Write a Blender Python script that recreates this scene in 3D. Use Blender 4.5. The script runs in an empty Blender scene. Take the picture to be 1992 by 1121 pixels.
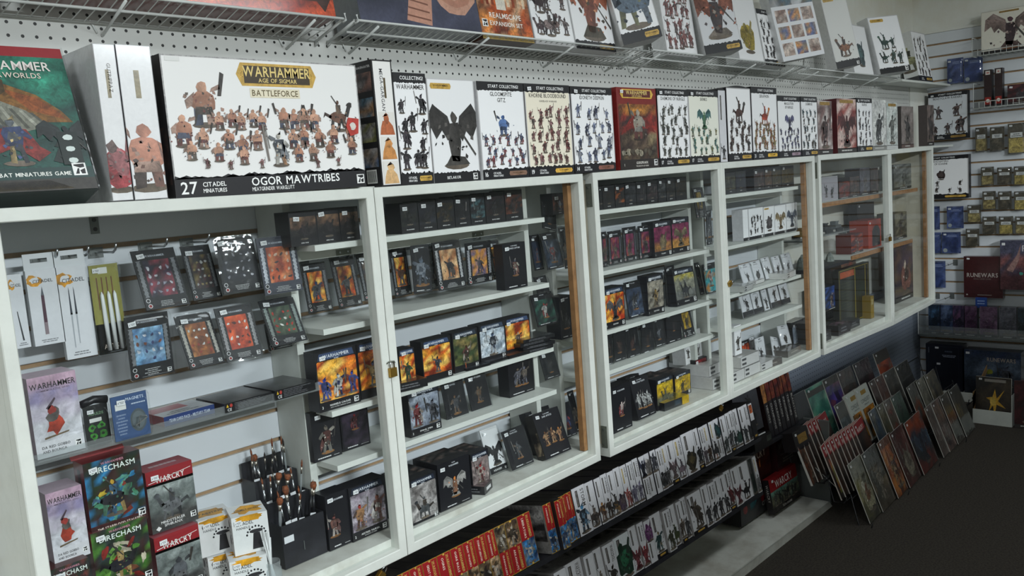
import bpy, bmesh, math, random
from mathutils import Vector, Matrix

scene = bpy.context.scene
COL = scene.collection
rad = math.radians

# ------------------------------------------------------------------ camera
W_PX, H_PX, F_PX = 1992, 1121, 1662.96
YAW, PITCH, ROLL = 0.81283, -0.12187, -0.07531
CAM = Vector((0.0, -1.64061, 1.60))
_f = Vector((math.sin(YAW)*math.cos(PITCH), math.cos(YAW)*math.cos(PITCH), math.sin(PITCH)))
_r0 = Vector((math.cos(YAW), -math.sin(YAW), 0))
_u0 = _r0.cross(_f)
R_ = _r0*math.cos(ROLL) + _u0*math.sin(ROLL)
U_ = -_r0*math.sin(ROLL) + _u0*math.cos(ROLL)
F_ = _f
cd = bpy.data.cameras.new('camera'); cam = bpy.data.objects.new('camera', cd); COL.objects.link(cam)
cd.sensor_fit = 'HORIZONTAL'; cd.sensor_width = 36.0; cd.lens = 36.0*F_PX/W_PX
cd.clip_start = 0.02; cd.clip_end = 60
cam.matrix_world = Matrix(((R_.x, U_.x, -F_.x, CAM.x), (R_.y, U_.y, -F_.y, CAM.y), (R_.z, U_.z, -F_.z, CAM.z), (0, 0, 0, 1)))
scene.camera = cam

# ------------------------------------------------------------------ world, exposure, room lights
world = bpy.data.worlds.new('world'); scene.world = world; world.use_nodes = True
world.node_tree.nodes['Background'].inputs[0].default_value = (0.75, 0.86, 1.0, 1)
world.node_tree.nodes['Background'].inputs[1].default_value = 0.05
scene.view_settings.view_transform = 'Standard'
scene.view_settings.look = 'None'
scene.view_settings.gamma = 1.0
scene.view_settings.use_curve_mapping = False
scene.view_settings.exposure = 0.30
CEIL = 2.95
# fluorescent troffers of the shop: (x, y, watts, length x, length y)
TROFFERS = [(0.5, -4.9, 420, 1.2, 0.5), (-1.3, -1.5, 34, 0.5, 1.2), (3.3, -4.9, 130, 1.2, 0.5), (4.6, -1.5, 11, 1.2, 0.3), (1.6, -1.4, 12, 1.2, 0.3)]
for i, (x, y, w, lx, ly) in enumerate(TROFFERS):
    ld = bpy.data.lights.new('troffer_light', 'AREA'); ld.shape = 'RECTANGLE'; ld.size = lx; ld.size_y = ly
    ld.energy = w; ld.color = (0.90, 0.97, 1.0)
    lo = bpy.data.objects.new('troffer_light', ld); lo.location = (x, y, CEIL-0.055); COL.objects.link(lo)

# ------------------------------------------------------------------ pixel -> room point on a plane (survey of the photograph)
REG = dict(A=(0,380,3.115),B=(380,360,2.95),C=(0,700,2.6625),D=(380,700,2.6625),E=(740,340,3.114),F=(740,660,3.114),G=(1130,320,4.003),H=(1130,580,3.503),I=(1380,300,2.437),J=(1580,280,2.669),K=(1780,0,3.737),L=(1780,290,3.617),M=(1560,580,2.491),N=(1000,760,3.105),O=(1350,700,2.663),P=(700,900,4.98),T=(0,0,2.67),U=(480,0,2.67),V=(960,0,2.67),W=(1400,0,2.669),
 a=(1400,300,5.095),b=(1400,500,4.15),c=(1590,300,6.23),d=(1590,470,5.335),e=(1020,340,4.0),f=(1330,340,4.0),g=(760,1000,5.533),h=(980,940,6.192),i=(1100,860,5.605),j=(1280,780,6.229),k=(1180,900,5.073),l=(1430,690,5.338),m=(1560,760,5.606),n=(1600,660,5.605),o=(1700,680,5.605),p=(1780,580,4.311),z=(0,0,1.0))
def px(r, p): a = REG[r]; return (a[0]+p[0]/a[2], a[1]+p[1]/a[2])
def _ray(p): return F_ + R_*((p[0]-W_PX/2)/F_PX) - U_*((p[1]-H_PX/2)/F_PX)
def onY(p, y): d = _ray(p); return CAM + d*((y-CAM.y)/d.y)
def onX(p, x): d = _ray(p); return CAM + d*((x-CAM.x)/d.x)
def onZ(p, z): d = _ray(p); return CAM + d*((z-CAM.z)/d.z)

# ------------------------------------------------------------------ colours and materials
def lin(c):
    if isinstance(c, str):
        c = c.lstrip('#'); c = [int(c[i:i+2], 16)/255 for i in (0, 2, 4)]
    return tuple((x/12.92 if x <= 0.04045 else ((x+0.055)/1.055)**2.4) for x in c[:3])
MATS = {}
def newmat(name):
    m = bpy.data.materials.new(name); m.use_nodes = True; MATS[name] = m
    nt = m.node_tree; return m, nt, nt.nodes['Principled BSDF']
def N(nt, t, **kw):
    n = nt.nodes.new(t)
    for k, v in kw.items():
        if k.startswith('i_'): n.inputs[int(k[2:])].default_value = v
        else: setattr(n, k, v)
    return n
def plain(name, col, rough=0.5, metal=0.0, dirt=0.0, scale=8, bump=0.0, bscale=200, col2=None, spec=0.5):
    m, nt, b = newmat(name); L = nt.links.new
    b.inputs['Roughness'].default_value = rough; b.inputs['Metallic'].default_value = metal
    b.inputs['Specular IOR Level'].default_value = spec
    b.inputs['Base Color'].default_value = (*lin(col), 1)
    tc = N(nt, 'ShaderNodeTexCoord')
    if dirt:
        no = N(nt, 'ShaderNodeTexNoise'); no.inputs['Scale'].default_value = scale; no.inputs['Detail'].default_value = 6; no.inputs['Roughness'].default_value = 0.65
        L(tc.outputs['Object'], no.inputs['Vector'])
        mx = N(nt, 'ShaderNodeMix', data_type='RGBA'); mx.inputs['A'].default_value = (*lin(col), 1)
        c2 = lin(col2) if col2 else tuple(x*(1-dirt) for x in lin(col))
        mx.inputs['B'].default_value = (*c2, 1)
        mr = N(nt, 'ShaderNodeMapRange'); mr.inputs['From Min'].default_value = 0.42; mr.inputs['From Max'].default_value = 0.72
        L(no.outputs['Fac'], mr.inputs['Value']); L(mr.outputs['Result'], mx.inputs['Factor']); L(mx.outputs['Result'], b.inputs['Base Color'])
    if bump:
        nb = N(nt, 'ShaderNodeTexNoise'); nb.inputs['Scale'].default_value = bscale; nb.inputs['Detail'].default_value = 3
        L(tc.outputs['Object'], nb.inputs['Vector'])
        bp = N(nt, 'ShaderNodeBump'); bp.inputs['Strength'].default_value = bump; bp.inputs['Distance'].default_value = 0.002
        L(nb.outputs['Fac'], bp.inputs['Height']); L(bp.outputs['Normal'], b.inputs['Normal'])
    return m
plain('white_paint', '#d6d9d2', 0.42, dirt=0.10, scale=14, bump=0.12, bscale=60)
plain('worn_white_paint', '#d9dad2', 0.45, dirt=0.30, scale=7, bump=0.2, bscale=50, col2='#b3afa4')
plain('cream_paint', '#d3ccb9', 0.55, dirt=0.18, scale=9)
plain('slat_white', '#d6dade', 0.32, dirt=0.05, scale=5)
plain('groove_brown', '#a58766', 0.8, dirt=0.3, scale=30)
plain('wall_paint', '#e3e4dd', 0.6, dirt=0.12, scale=1.6, col2='#d3ccb8')
plain('ceiling_paint', '#9a9b96', 0.8, dirt=0.1)
plain('far_wall', '#7d7b74', 0.8, dirt=0.3, scale=1.2)
plain('wood_edge', '#a3764a', 0.55, dirt=0.35, scale=26, col2='#7d5633')
plain('carpet', '#48433d', 0.95, dirt=0.5, scale=120, bump=0.8, bscale=420, col2='#2e2b28', spec=0.1)
plain('wire_white', '#d4d7d4', 0.35)
plain('chrome', '#b9bcbf', 0.25, metal=1.0)
plain('zinc', '#83877c', 0.5, metal=0.6, dirt=0.3, scale=60)
plain('brass', '#b08d45', 0.35, metal=0.9, dirt=0.25, scale=90)
plain('black_plastic', '#16161a', 0.35)
plain('black_board', '#1b1b20', 0.45, dirt=0.3, scale=20, col2='#2b2b31')
plain('paper', '#e6e6e0', 0.6)
plain('white_plastic', '#dcdedd', 0.3)
plain('bristle', '#8a4a26', 0.8, dirt=0.5, scale=200, col2='#2e1a10')
plain('bristle_dark', '#221a18', 0.8)
plain('ferrule', '#b8b0a4', 0.3, metal=0.9)
plain('black_wire', '#121214', 0.4)
plain('cardboard', '#8a6a3f', 0.8, dirt=0.3, scale=20)
plain('grey_metal', '#6e7270', 0.4, metal=0.3)
plain('dark_fill', '#191819', 0.8)

def printed(name, rough, coat=0.0, bump=0.0):
    """One material for all printed card: colour comes from the pieces' own colour attribute; alpha is how mottled the ink is."""
    m, nt, b = newmat(name); L = nt.links.new
    at = N(nt, 'ShaderNodeAttribute', attribute_name='ink')
    tc = N(nt, 'ShaderNodeTexCoord'); oi = N(nt, 'ShaderNodeObjectInfo')
    ad = N(nt, 'ShaderNodeVectorMath', operation='ADD'); ml = N(nt, 'ShaderNodeMath', operation='MULTIPLY'); ml.inputs[1].default_value = 7.0
    L(oi.outputs['Random'], ml.inputs[0]); L(tc.outputs['Object'], ad.inputs[0]); L(ml.outputs[0], ad.inputs[1])
    no = N(nt, 'ShaderNodeTexNoise'); no.inputs['Scale'].default_value = 70; no.inputs['Detail'].default_value = 5; no.inputs['Roughness'].default_value = 0.7; no.inputs['Distortion'].default_value = 0.8
    L(ad.outputs[0], no.inputs['Vector'])
    mr = N(nt, 'ShaderNodeMapRange'); mr.inputs['From Min'].default_value = 0.32; mr.inputs['From Max'].default_value = 0.68
    mr.inputs['To Min'].default_value = 0.12; mr.inputs['To Max'].default_value = 1.55; L(no.outputs['Fac'], mr.inputs['Value'])
    sc_ = N(nt, 'ShaderNodeVectorMath', operation='SCALE'); L(at.outputs['Color'], sc_.inputs[0]); L(mr.outputs['Result'], sc_.inputs['Scale'])
    mx = N(nt, 'ShaderNodeMix', data_type='RGBA'); L(at.outputs['Alpha'], mx.inputs['Factor']); L(at.outputs['Color'], mx.inputs['A']); L(sc_.outputs[0], mx.inputs['B'])
    L(mx.outputs['Result'], b.inputs['Base Color'])
    b.inputs['Roughness'].default_value = rough; b.inputs['Coat Weight'].default_value = coat; b.inputs['Coat Roughness'].default_value = 0.12
    return m
printed('print_satin', 0.42)
printed('print_gloss', 0.30, coat=0.5)
printed('print_matt', 0.7)

def clear(name, tint=(1, 1, 1), rough=0.02, ior=1.45, amount=1.0, haze=0.0, wav=0.0):
    m = bpy.data.materials.new(name); m.use_nodes = True; MATS[name] = m
    nt = m.node_tree; nt.nodes.clear(); L = nt.links.new
    out = N(nt, 'ShaderNodeOutputMaterial'); tr = N(nt, 'ShaderNodeBsdfTransparent'); gl = N(nt, 'ShaderNodeBsdfGlossy')
    tr.inputs[0].default_value = (*tint, 1); gl.inputs['Roughness'].default_value = rough
    # Schlick reflectance, the same from both sides of a thin sheet
    fr = N(nt, 'ShaderNodeLayerWeight'); fr.inputs['Blend'].default_value = 0.5
    pw = N(nt, 'ShaderNodeMath', operation='POWER'); pw.inputs[1].default_value = 5.0; L(fr.outputs['Facing'], pw.inputs[0])
    f0 = ((ior-1)/(ior+1))**2
    mu = N(nt, 'ShaderNodeMath', operation='MULTIPLY_ADD'); mu.inputs[1].default_value = (1-f0)*amount; mu.inputs[2].default_value = f0*amount; mu.use_clamp = True
    L(pw.outputs[0], mu.inputs[0]); mx = N(nt, 'ShaderNodeMixShader'); L(mu.outputs[0], mx.inputs[0]); L(tr.outputs[0], mx.inputs[1]); L(gl.outputs[0], mx.inputs[2])
    last = mx
    if haze:
        df = N(nt, 'ShaderNodeBsdfDiffuse'); df.inputs[0].default_value = (0.7, 0.72, 0.72, 1)
        m2 = N(nt, 'ShaderNodeMixShader'); m2.inputs[0].default_value = haze; L(mx.outputs[0], m2.inputs[1]); L(df.outputs[0], m2.inputs[2]); last = m2
    if wav:
        tc = N(nt, 'ShaderNodeTexCoord'); no = N(nt, 'ShaderNodeTexNoise'); no.inputs['Scale'].default_value = 26
        L(tc.outputs['Object'], no.inputs['Vector']); bp = N(nt, 'ShaderNodeBump'); bp.inputs['Strength'].default_value = wav; bp.inputs['Distance'].default_value = 0.01
        L(no.outputs['Fac'], bp.inputs['Height']); L(bp.outputs['Normal'], gl.inputs['Normal'])
    L(last.outputs[0], out.inputs[0])
    return m
clear('door_glass', (0.975, 0.985, 0.985), 0.01, 1.5, 0.4, haze=0.002)
clear('blister_clear', (0.97, 0.98, 0.98), 0.05, 1.5, 1.0, haze=0.006, wav=0.14)
clear('film_wrap', (0.96, 0.97, 0.97), 0.10, 1.5, 0.8, haze=0.004, wav=0.25)
clear('acrylic', (0.93, 0.95, 0.95), 0.03, 1.5, 1.0, haze=0.10)
clear('jar_glass', (0.85, 0.9, 0.92), 0.05, 1.5, 1.2, haze=0.2)

def pegboard(name, base, hole, x0, z0, axis_y=False):
    m, nt, b = newmat(name); L = nt.links.new
    ge = N(nt, 'ShaderNodeNewGeometry'); sp = N(nt, 'ShaderNodeSeparateXYZ'); L(ge.outputs['Position'], sp.inputs[0])
    outs = []
    for ax, off in ((0, x0), (2, z0)):
        a = N(nt, 'ShaderNodeMath', operation='SUBTRACT'); a.inputs[1].default_value = off - 0.0127; L(sp.outputs[ax], a.inputs[0])
        d = N(nt, 'ShaderNodeMath', operation='FLOORED_MODULO'); d.inputs[1].default_value = 0.0254; L(a.outputs[0], d.inputs[0])
        s = N(nt, 'ShaderNodeMath', operation='SUBTRACT'); s.inputs[1].default_value = 0.0127; L(d.outputs[0], s.inputs[0])
        p = N(nt, 'ShaderNodeMath', operation='POWER'); p.inputs[1].default_value = 2.0; ab = N(nt, 'ShaderNodeMath', operation='ABSOLUTE'); L(s.outputs[0], ab.inputs[0]); L(ab.outputs[0], p.inputs[0]); outs.append(p)
    su = N(nt, 'ShaderNodeMath', operation='ADD'); L(outs[0].outputs[0], su.inputs[0]); L(outs[1].outputs[0], su.inputs[1])
    lt = N(nt, 'ShaderNodeMath', operation='LESS_THAN'); lt.inputs[1].default_value = 0.0033**2; L(su.outputs[0], lt.inputs[0])
    mx = N(nt, 'ShaderNodeMix', data_type='RGBA'); mx.inputs['A'].default_value = (*lin(base), 1); mx.inputs['B'].default_value = (*lin(hole), 1)
    L(lt.outputs[0], mx.inputs['Factor']); L(mx.outputs['Result'], b.inputs['Base Color']); b.inputs['Roughness'].default_value = 0.5
pegboard('pegboard_white', '#c9cac6', '#0d0d0d', 0.59443, 1.97879)
pegboard('pegboard_blue', '#8b94a3', '#33373f', 3.80, 0.69)

# ------------------------------------------------------------------ mesh builder
class MB:
    def __init__(s): s.v = []; s.f = []; s.c = []; s.mi = []; s.cur = (0.8, 0.8, 0.8, 0); s.m = 0
    def poly(s, pts, col=None):
        n = len(s.v); s.v += [tuple(p) for p in pts]
        if col is None: s.c += [s.cur]*len(pts)
        elif isinstance(col, list): s.c += col
        else: s.c += [col]*len(pts)
        s.f.append(tuple(range(n, n+len(pts)))); s.mi.append(s.m)
    def hexa(s, p):            # p: 8 corners, bottom 4 ccw then top 4
        n = len(s.v); s.v += [tuple(q) for q in p]; s.c += [s.cur]*8
        for f in ((0,3,2,1),(4,5,6,7),(0,1,5,4),(1,2,6,5),(2,3,7,6),(3,0,4,7)):
            s.f.append(tuple(n+i for i in f)); s.mi.append(s.m)
    def box(s, x0, y0, z0, x1, y1, z1):
        s.hexa([(x0,y0,z0),(x1,y0,z0),(x1,y1,z0),(x0,y1,z0),(x0,y0,z1),(x1,y0,z1),(x1,y1,z1),(x0,y1,z1)])
    def tube(s, pts, r, n=6, caps=True):
        pts = [Vector(p) for p in pts]; rings = []; base = len(s.v)
        for i, p in enumerate(pts):
            d = (pts[min(i+1, len(pts)-1)] - pts[max(i-1, 0)]).normalized()
            a = d.cross(Vector((0, 0, 1)));
            if a.length < 1e-3: a = d.cross(Vector((0, 1, 0)))
            a.normalize(); bb = a.cross(d)
            rr = r[i] if isinstance(r, (list, tuple)) else r
            for k in range(n):
                t = 2*math.pi*k/n; s.v.append(tuple(p + a*(rr*math.cos(t)) + bb*(rr*math.sin(t)))); s.c.append(s.cur)
        for i in range(len(pts)-1):
            for k in range(n):
                k2 = (k+1) % n
                s.f.append((base+i*n+k, base+i*n+k2, base+(i+1)*n+k2, base+(i+1)*n+k)); s.mi.append(s.m)
        if caps:
            s.f.append(tuple(base+k for k in range(n))[::-1]); s.mi.append(s.m)
            s.f.append(tuple(base+(len(pts)-1)*n+k for k in range(n))); s.mi.append(s.m)
    def mesh(s, name, mats, ink=False, smooth=False):
        me = bpy.data.meshes.new(name); me.from_pydata(s.v, [], s.f)
        for m in mats: me.materials.append(MATS[m])
        if len(mats) > 1: me.polygons.foreach_set('material_index', s.mi)
        if ink:
            a = me.color_attributes.new('ink', 'FLOAT_COLOR', 'POINT'); flat = []
            for c in s.c: flat += c
            a.data.foreach_set('color', flat)
        if smooth: me.polygons.foreach_set('use_smooth', [True]*len(me.polygons))
        me.update(); return me
    def obj(s, name, mats, parent=None, ink=False, smooth=False, kind=None, label=None):
        if isinstance(mats, str): mats = [mats]
        o = bpy.data.objects.new(name, s.mesh(name, mats, ink, smooth)); COL.objects.link(o)
        if parent: o.parent = parent
        if kind: o['kind'] = kind
        if label: o['label'] = label
        return o
def tag(o, label, cat, group=None):
    o['label'] = label; o['category'] = cat
    if group: o['group'] = group
    return o
def empty(name, loc=(0, 0, 0)):
    o = bpy.data.objects.new(name, None); o.empty_display_size = 0.02; o.location = loc; COL.objects.link(o); return o
def simple_box(name, mats, a, b, parent=None, **kw):
    m = MB(); m.box(*a, *b); return m.obj(name, mats, parent, **kw)

# ------------------------------------------------------------------ lettering: glyph outlines of the built-in font
GLY = {}
def glyph(ch):
    if ch in GLY: return GLY[ch]
    cu = bpy.data.curves.new('g', 'FONT'); cu.body = ch; cu.resolution_u = 2; cu.size = 1.0; cu.offset = 0.012
    o = bpy.data.objects.new('g', cu); me = o.to_mesh()
    vs = [(v.co.x, v.co.y) for v in me.vertices]; fs = [tuple(p.vertices) for p in me.polygons]
    if vs: x0 = min(v[0] for v in vs); x1 = max(v[0] for v in vs)
    else: x0, x1 = 0, 0.28
    GLY[ch] = ([((x-x0)/0.7, y/0.7) for x, y in vs], fs, (x1-x0)/0.7)
    o.to_mesh_clear(); bpy.data.objects.remove(o); bpy.data.curves.remove(cu)
    return GLY[ch]
def text_width(s, sp=0.13):
    return sum(glyph(c)[2]+sp for c in s) - sp

class Art:
    """Flat print on a rectangular face; x, y are fractions of the face, each layer a hair proud of the last."""
    EPS = 0.00008
    def __init__(s, mb, o, u, v, w, h, seed=0):
        s.mb = mb; s.o = Vector(o); s.u = Vector(u); s.v = Vector(v); s.n = s.u.cross(s.v); s.w = w; s.h = h; s.L = 1; s.r = random.Random(seed)
    def P(s, x, y):
        x = min(1.0, max(0.0, x)); y = min(1.0, max(0.0, y)); return s.o + s.u*(x*s.w) + s.v*(y*s.h) + s.n*(s.L*s.EPS)
    def col(s, c, a=0.0):
        return (*lin(c), a)
    def poly(s, pts, c, a=0.0): s.mb.poly([s.P(*p) for p in pts], s.col(c, a))
    def rect(s, x0, y0, x1, y1, c, a=0.0): s.poly([(x0, y0), (x1, y0), (x1, y1), (x0, y1)], c, a)
    def up(s, k=1): s.L += k
    def frame(s, x0, y0, x1, y1, t, c, a=0.0):     # t in metres
        tx, ty = t/s.w, t/s.h
        s.rect(x0, y0, x1, y0+ty, c, a); s.rect(x0, y1-ty, x1, y1, c, a); s.rect(x0, y0+ty, x0+tx, y1-ty, c, a); s.rect(x1-tx, y0+ty, x1, y1-ty, c, a)
    def blob(s, cx, cy, rx, ry, c, a=0.0, n=9, jit=0.25, ang=0.0):   # rx, ry as fractions
        pts = []
        for k in range(n):
            t = 2*math.pi*k/n; q = 1 + s.r.uniform(-jit, jit)
            x, y = rx*s.w*q*math.cos(t), ry*s.h*q*math.sin(t)
            pts.append((cx + (x*math.cos(ang)-y*math.sin(ang))/s.w, cy + (x*math.sin(ang)+y*math.cos(ang))/s.h))
        if a > .25: q = lin(c); s.mb.poly([s.P(*p) for p in pts], [(*(v*k_ for v in q), a) for k_ in [s.r.uniform(.45, 1.2) for _ in pts]])
        else: s.poly(pts, c, a)
    def tone(s, c):          # printed miniatures are muted: pull the palette toward a dull brown grey
        q = lin(c); g = (q[0]+q[1]+q[2])/3; return tuple((v*.62+g*.26+.01)*.76 for v in q)
    def text(s, t, x, y, size, c, al='l', fit=None, rot=0, sx=1.0):
        """size = cap height as a fraction of the face height; fit = largest width as a fraction; rot=-90 runs downwards."""
        hh = size*s.h if rot == 0 else size*s.w
        wd = text_width(t)*hh*sx
        lim = (fit or 9)*(s.w if rot == 0 else s.h)
        if wd > lim: sx *= lim/wd; wd = lim
        off = {'l': 0, 'c': -wd/2, 'r': -wd}[al]; pen = 0
        col = s.col(c)
        for ch in t:
            vs, fs, gw = glyph(ch)
            base = len(s.mb.v)
            for gx, gy in vs:
                lx = off + (pen + gx)*hh*sx; ly = gy*hh
                if rot == 0: p = s.P(x + lx/s.w, y + ly/s.h)
                else: p = s.P(x + ly/s.w, y - lx/s.h)
                s.mb.v.append(tuple(p)); s.mb.c.append(col)
            for f in fs: s.mb.f.append(tuple(base+i for i in f)); s.mb.mi.append(s.mb.m)
            pen += gw + 0.13
    def lines(s, x0, y0, x1, y1, n, c, al='c'):     # small print too fine to read
        dy = (y1-y0)/n
        for i in range(n):
            k = s.r.uniform(0.55, 1.0)*(x1-x0); yy = y1-dy*(i+0.75)
            a = (x0+x1-k)/2 if al == 'c' else x0
            b_ = a
            while b_ < a+k-1e-6:
                l_ = s.r.uniform(0.08, 0.22)*(x1-x0); e_ = min(b_+l_, a+k)
                s.rect(b_, yy, e_, yy+dy*0.45, c); b_ = e_+0.02*(x1-x0)
    def painting(s, x0, y0, x1, y1, cols, nx=6, ny=8, a=0.75, vgrad=None):
        """A loose painted scene: a lattice of colours picked from a palette (vgrad: palettes bottom to top)."""
        g = []
        for j in range(ny+1):
            row = []
            for i in range(nx+1):
                pal = vgrad[min(len(vgrad)-1, int(j/(ny+1)*len(vgrad)))] if vgrad else cols
                cc = lin(s.r.choice(pal)); q = s.r.uniform(0.75, 1.2)
                row.append((cc[0]*q, cc[1]*q, cc[2]*q, a))
            g.append(row)
        n = len(s.mb.v)
        for j in range(ny+1):
            for i in range(nx+1):
                s.mb.v.append(tuple(s.P(x0+(x1-x0)*i/nx, y0+(y1-y0)*j/ny))); s.mb.c.append(g[j][i])
        for j in range(ny):
            for i in range(nx):
                b0 = n+j*(nx+1)+i; s.mb.f.append((b0, b0+1, b0+nx+2, b0+nx+1)); s.mb.mi.append(s.mb.m)
    # ---- generic miniature figures ------------------------------------------------
    def fig(s, cx, y0, h, pal, kind='man', base='#6d6256'):
        """cx, y0 foot centre in fractions; h figure height as a fraction of face height; pal: list of colours."""
        pal = list(pal)+[pal[-1]]*(3-len(pal)); r = s.r; H = h*s.h; k = H/s.w; ky = H/s.h
        X = lambda x: cx + x*k
        Yf = lambda y: y0 + y*ky
        def pl(pts, c, a=0.55):
            q = s.tone(c); s.mb.poly([s.P(X(x+r.uniform(-.02, .02)), Yf(y+r.uniform(-.015, .015))) for x, y in pts], [(*(v*k_ for v in q), a) for k_ in [r.uniform(.35, 1.35) for _ in pts]])
        L0 = s.L
        s.blob(cx, y0+0.03*ky, 0.27*k, 0.06*ky, base, 0.4, n=10, jit=0.05); s.up()
        c = lambda: r.choice(pal)
        m = 1 if r.random() < .5 else -1
        if kind == 'man':
            pl([(-.16*m, .04), (-.06*m, .04), (0, .42), (-.10*m, .44)], c()); pl([(.08*m, .04), (.18*m, .04), (.11*m, .44), (.01*m, .42)], c())
            s.up(); pl([(-.13, .38), (.13, .38), (.2, .62), (.15, .76), (-.15, .76), (-.2, .62)], c())
            if r.random() < .5: pl([(.1*m, .74), (.3*m, .3), (.26*m, .1), (.12*m, .3)], c())
            s.up(); pl([(.14*m, .74), (.22*m, .7), (.33*m, .55), (.27*m, .5), (.12*m, .62)], c()); pl([(-.14*m, .74), (-.22*m, .7), (-.34*m, .8), (-.3*m, .87), (-.12*m, .78)], c())
            pl([(-.33*m, .5), (-.30*m, .5), (-.38*m, 1.12), (-.42*m, 1.1)], r.choice(['#4d4740', '#9a938a']))
            pl([(-.1, .5), (.04, .46), (.08, .6), (-.06, .68)], c()); pl([(-.02, .3), (.1, .26), (.12, .4), (0, .44)], c())
            s.up(); s.blob(X(0), Yf(.84), .075*k, .085*ky, c(), .5, n=7); pl([(-.06, .88), (.07, .87), (.09*m, 1.0), (0, .93)], c())
        elif kind == 'ogre':
            pl([(-.2, .03), (-.06, .03), (-.02, .35), (-.2, .36)], c()); pl([(.06, .03), (.2, .03), (.2, .36), (.02, .35)], c())
            s.up(); s.blob(X(0), Yf(.48), .26*k, .23*ky, r.choice(pal[:2]), .3, n=11, jit=.1)
            s.up(); pl([(.18*m, .66), (.36*m, .5), (.34*m, .34), (.22*m, .42)], pal[0]); pl([(-.18*m, .66), (-.36*m, .72), (-.36*m, .84), (-.2*m, .76)], pal[0])
            pl([(-.38*m, .6), (-.33*m, .6), (-.42*m, 1.05), (-.5*m, 1.02)], '#4a4038')
            pl([(-.2, .24), (.2, .24), (.16, .38), (-.16, .38)], r.choice(pal[2:]))
            s.up(); s.blob(X(0), Yf(.76), .10*k, .1*ky, pal[0], .3, n=8)
        elif kind == 'winged':
            for q in (-1, 1):
                pl([(.05*q, .55), (.14*q, .8), (.42*q, 1.0), (.62*q, .86), (.66*q, .52), (.5*q, .64), (.4*q, .46), (.28*q, .58), (.16*q, .42)], pal[0], .6)
            s.up()
            for q in (-1, 1): pl([(.1*q, .7), (.42*q, .98), (.6*q, .86), (.34*q, .84)], pal[1], .5)
            s.up(); pl([(-.1, .1), (.06, .08), (.14, .4), (.1, .7), (-.1, .7), (-.14, .4)], pal[2]); pl([(-.26, .04), (.28, .04), (.18, .18), (-.12, .2)], pal[-1])
            s.up(); s.blob(X(0), Yf(.78), .07*k, .09*ky, pal[2], .3, n=7); pl([(.1, .6), (.13, .6), (.45, .2), (.42, .18)], '#55504a')
        elif kind == 'beast':
            pl([(-.34, .04), (-.26, .04), (-.16, .4), (-.3, .42)], c()); pl([(.2, .04), (.28, .04), (.26, .42), (.12, .4)], c())
            pl([(-.06, .04), (.02, .04), (.02, .34), (-.08, .36)], c())
            s.up(); s.blob(X(-.02), Yf(.45), .33*k, .18*ky, c(), .5, n=12, jit=.16)
            pl([(.22*m, .5), (.4*m, .84), (.5*m, .78), (.36*m, .44)], c()); pl([(-.28*m, .5), (-.52*m, .62), (-.6*m, .42), (-.5*m, .5), (-.3*m, .4)], c())
            s.up(); s.blob(X(.46*m), Yf(.84), .11*k, .09*ky, c(), .4, n=8); pl([(-.08, .56), (.1, .56), (.12, .84), (-.08, .86)], c())
            s.up(); s.blob(X(.0), Yf(.92), .06*k, .07*ky, c(), .3, n=7); pl([(.08, .7), (.11, .69), (-.2, 1.14), (-.23, 1.12)], '#55504a')
        elif kind == 'bulk':
            s.blob(X(0), Yf(.42), .36*k, .36*ky, pal[0], .8, n=14, jit=.2); s.up()
            s.blob(X(.04), Yf(.5), .2*k, .22*ky, pal[1], .7, n=11, jit=.3); s.up()
            s.blob(X(-.08), Yf(.75), .1*k, .12*ky, pal[-1], .6, n=9, jit=.3); pl([(.1, .6), (.3, .95), (.36, .9), (.22, .5)], pal[0])
        # armour, straps and highlights as small scraps of ink
        s.up(); nn = int(min(26, 7 + H*150))
        for _ in range(nn):
            x, y = r.gauss(0, .13 if kind == 'man' else .2), r.uniform(.12, .68); d1, d2 = r.uniform(.015, .05), r.uniform(.015, .06); q = s.tone(c()); f = r.choice([.7, .85, 1.2, 1.4]) if kind == 'ogre' else r.choice([.4, .6, .8, 1.4, 1.9])
            a_ = r.uniform(0, 3.1); ca, sa = math.cos(a_), math.sin(a_)
            s.mb.poly([s.P(X(x+ca*d1), Yf(y+sa*d1)), s.P(X(x-sa*d2), Yf(y+ca*d2)), s.P(X(x-ca*d1), Yf(y-sa*d1)), s.P(X(x+sa*d2*.6), Yf(y-ca*d2*.6))], (*(min(1, v*f) for v in q), .3))
        s.L = L0
    def crowd(s, x0, y0, x1, y1, rows, cols_, pal, kinds=('man',), h=None, base='#6d6256', jit=.25):
        dy = (y1-y0)/rows; hh = h or dy*1.1
        for j in range(rows-1, -1, -1):
            n = cols_ if j % 2 == 0 else max(1, cols_-1)
            for i in range(n):
                cx = x0 + (x1-x0)*(i+.5)/n + s.r.uniform(-jit, jit)*(x1-x0)/n*1.1
                s.fig(cx, y0+dy*(j+s.r.uniform(-.12, .18)), hh*s.r.uniform(.72, 1.15), pal, s.r.choice(kinds), base)
            s.up(5)
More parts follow.
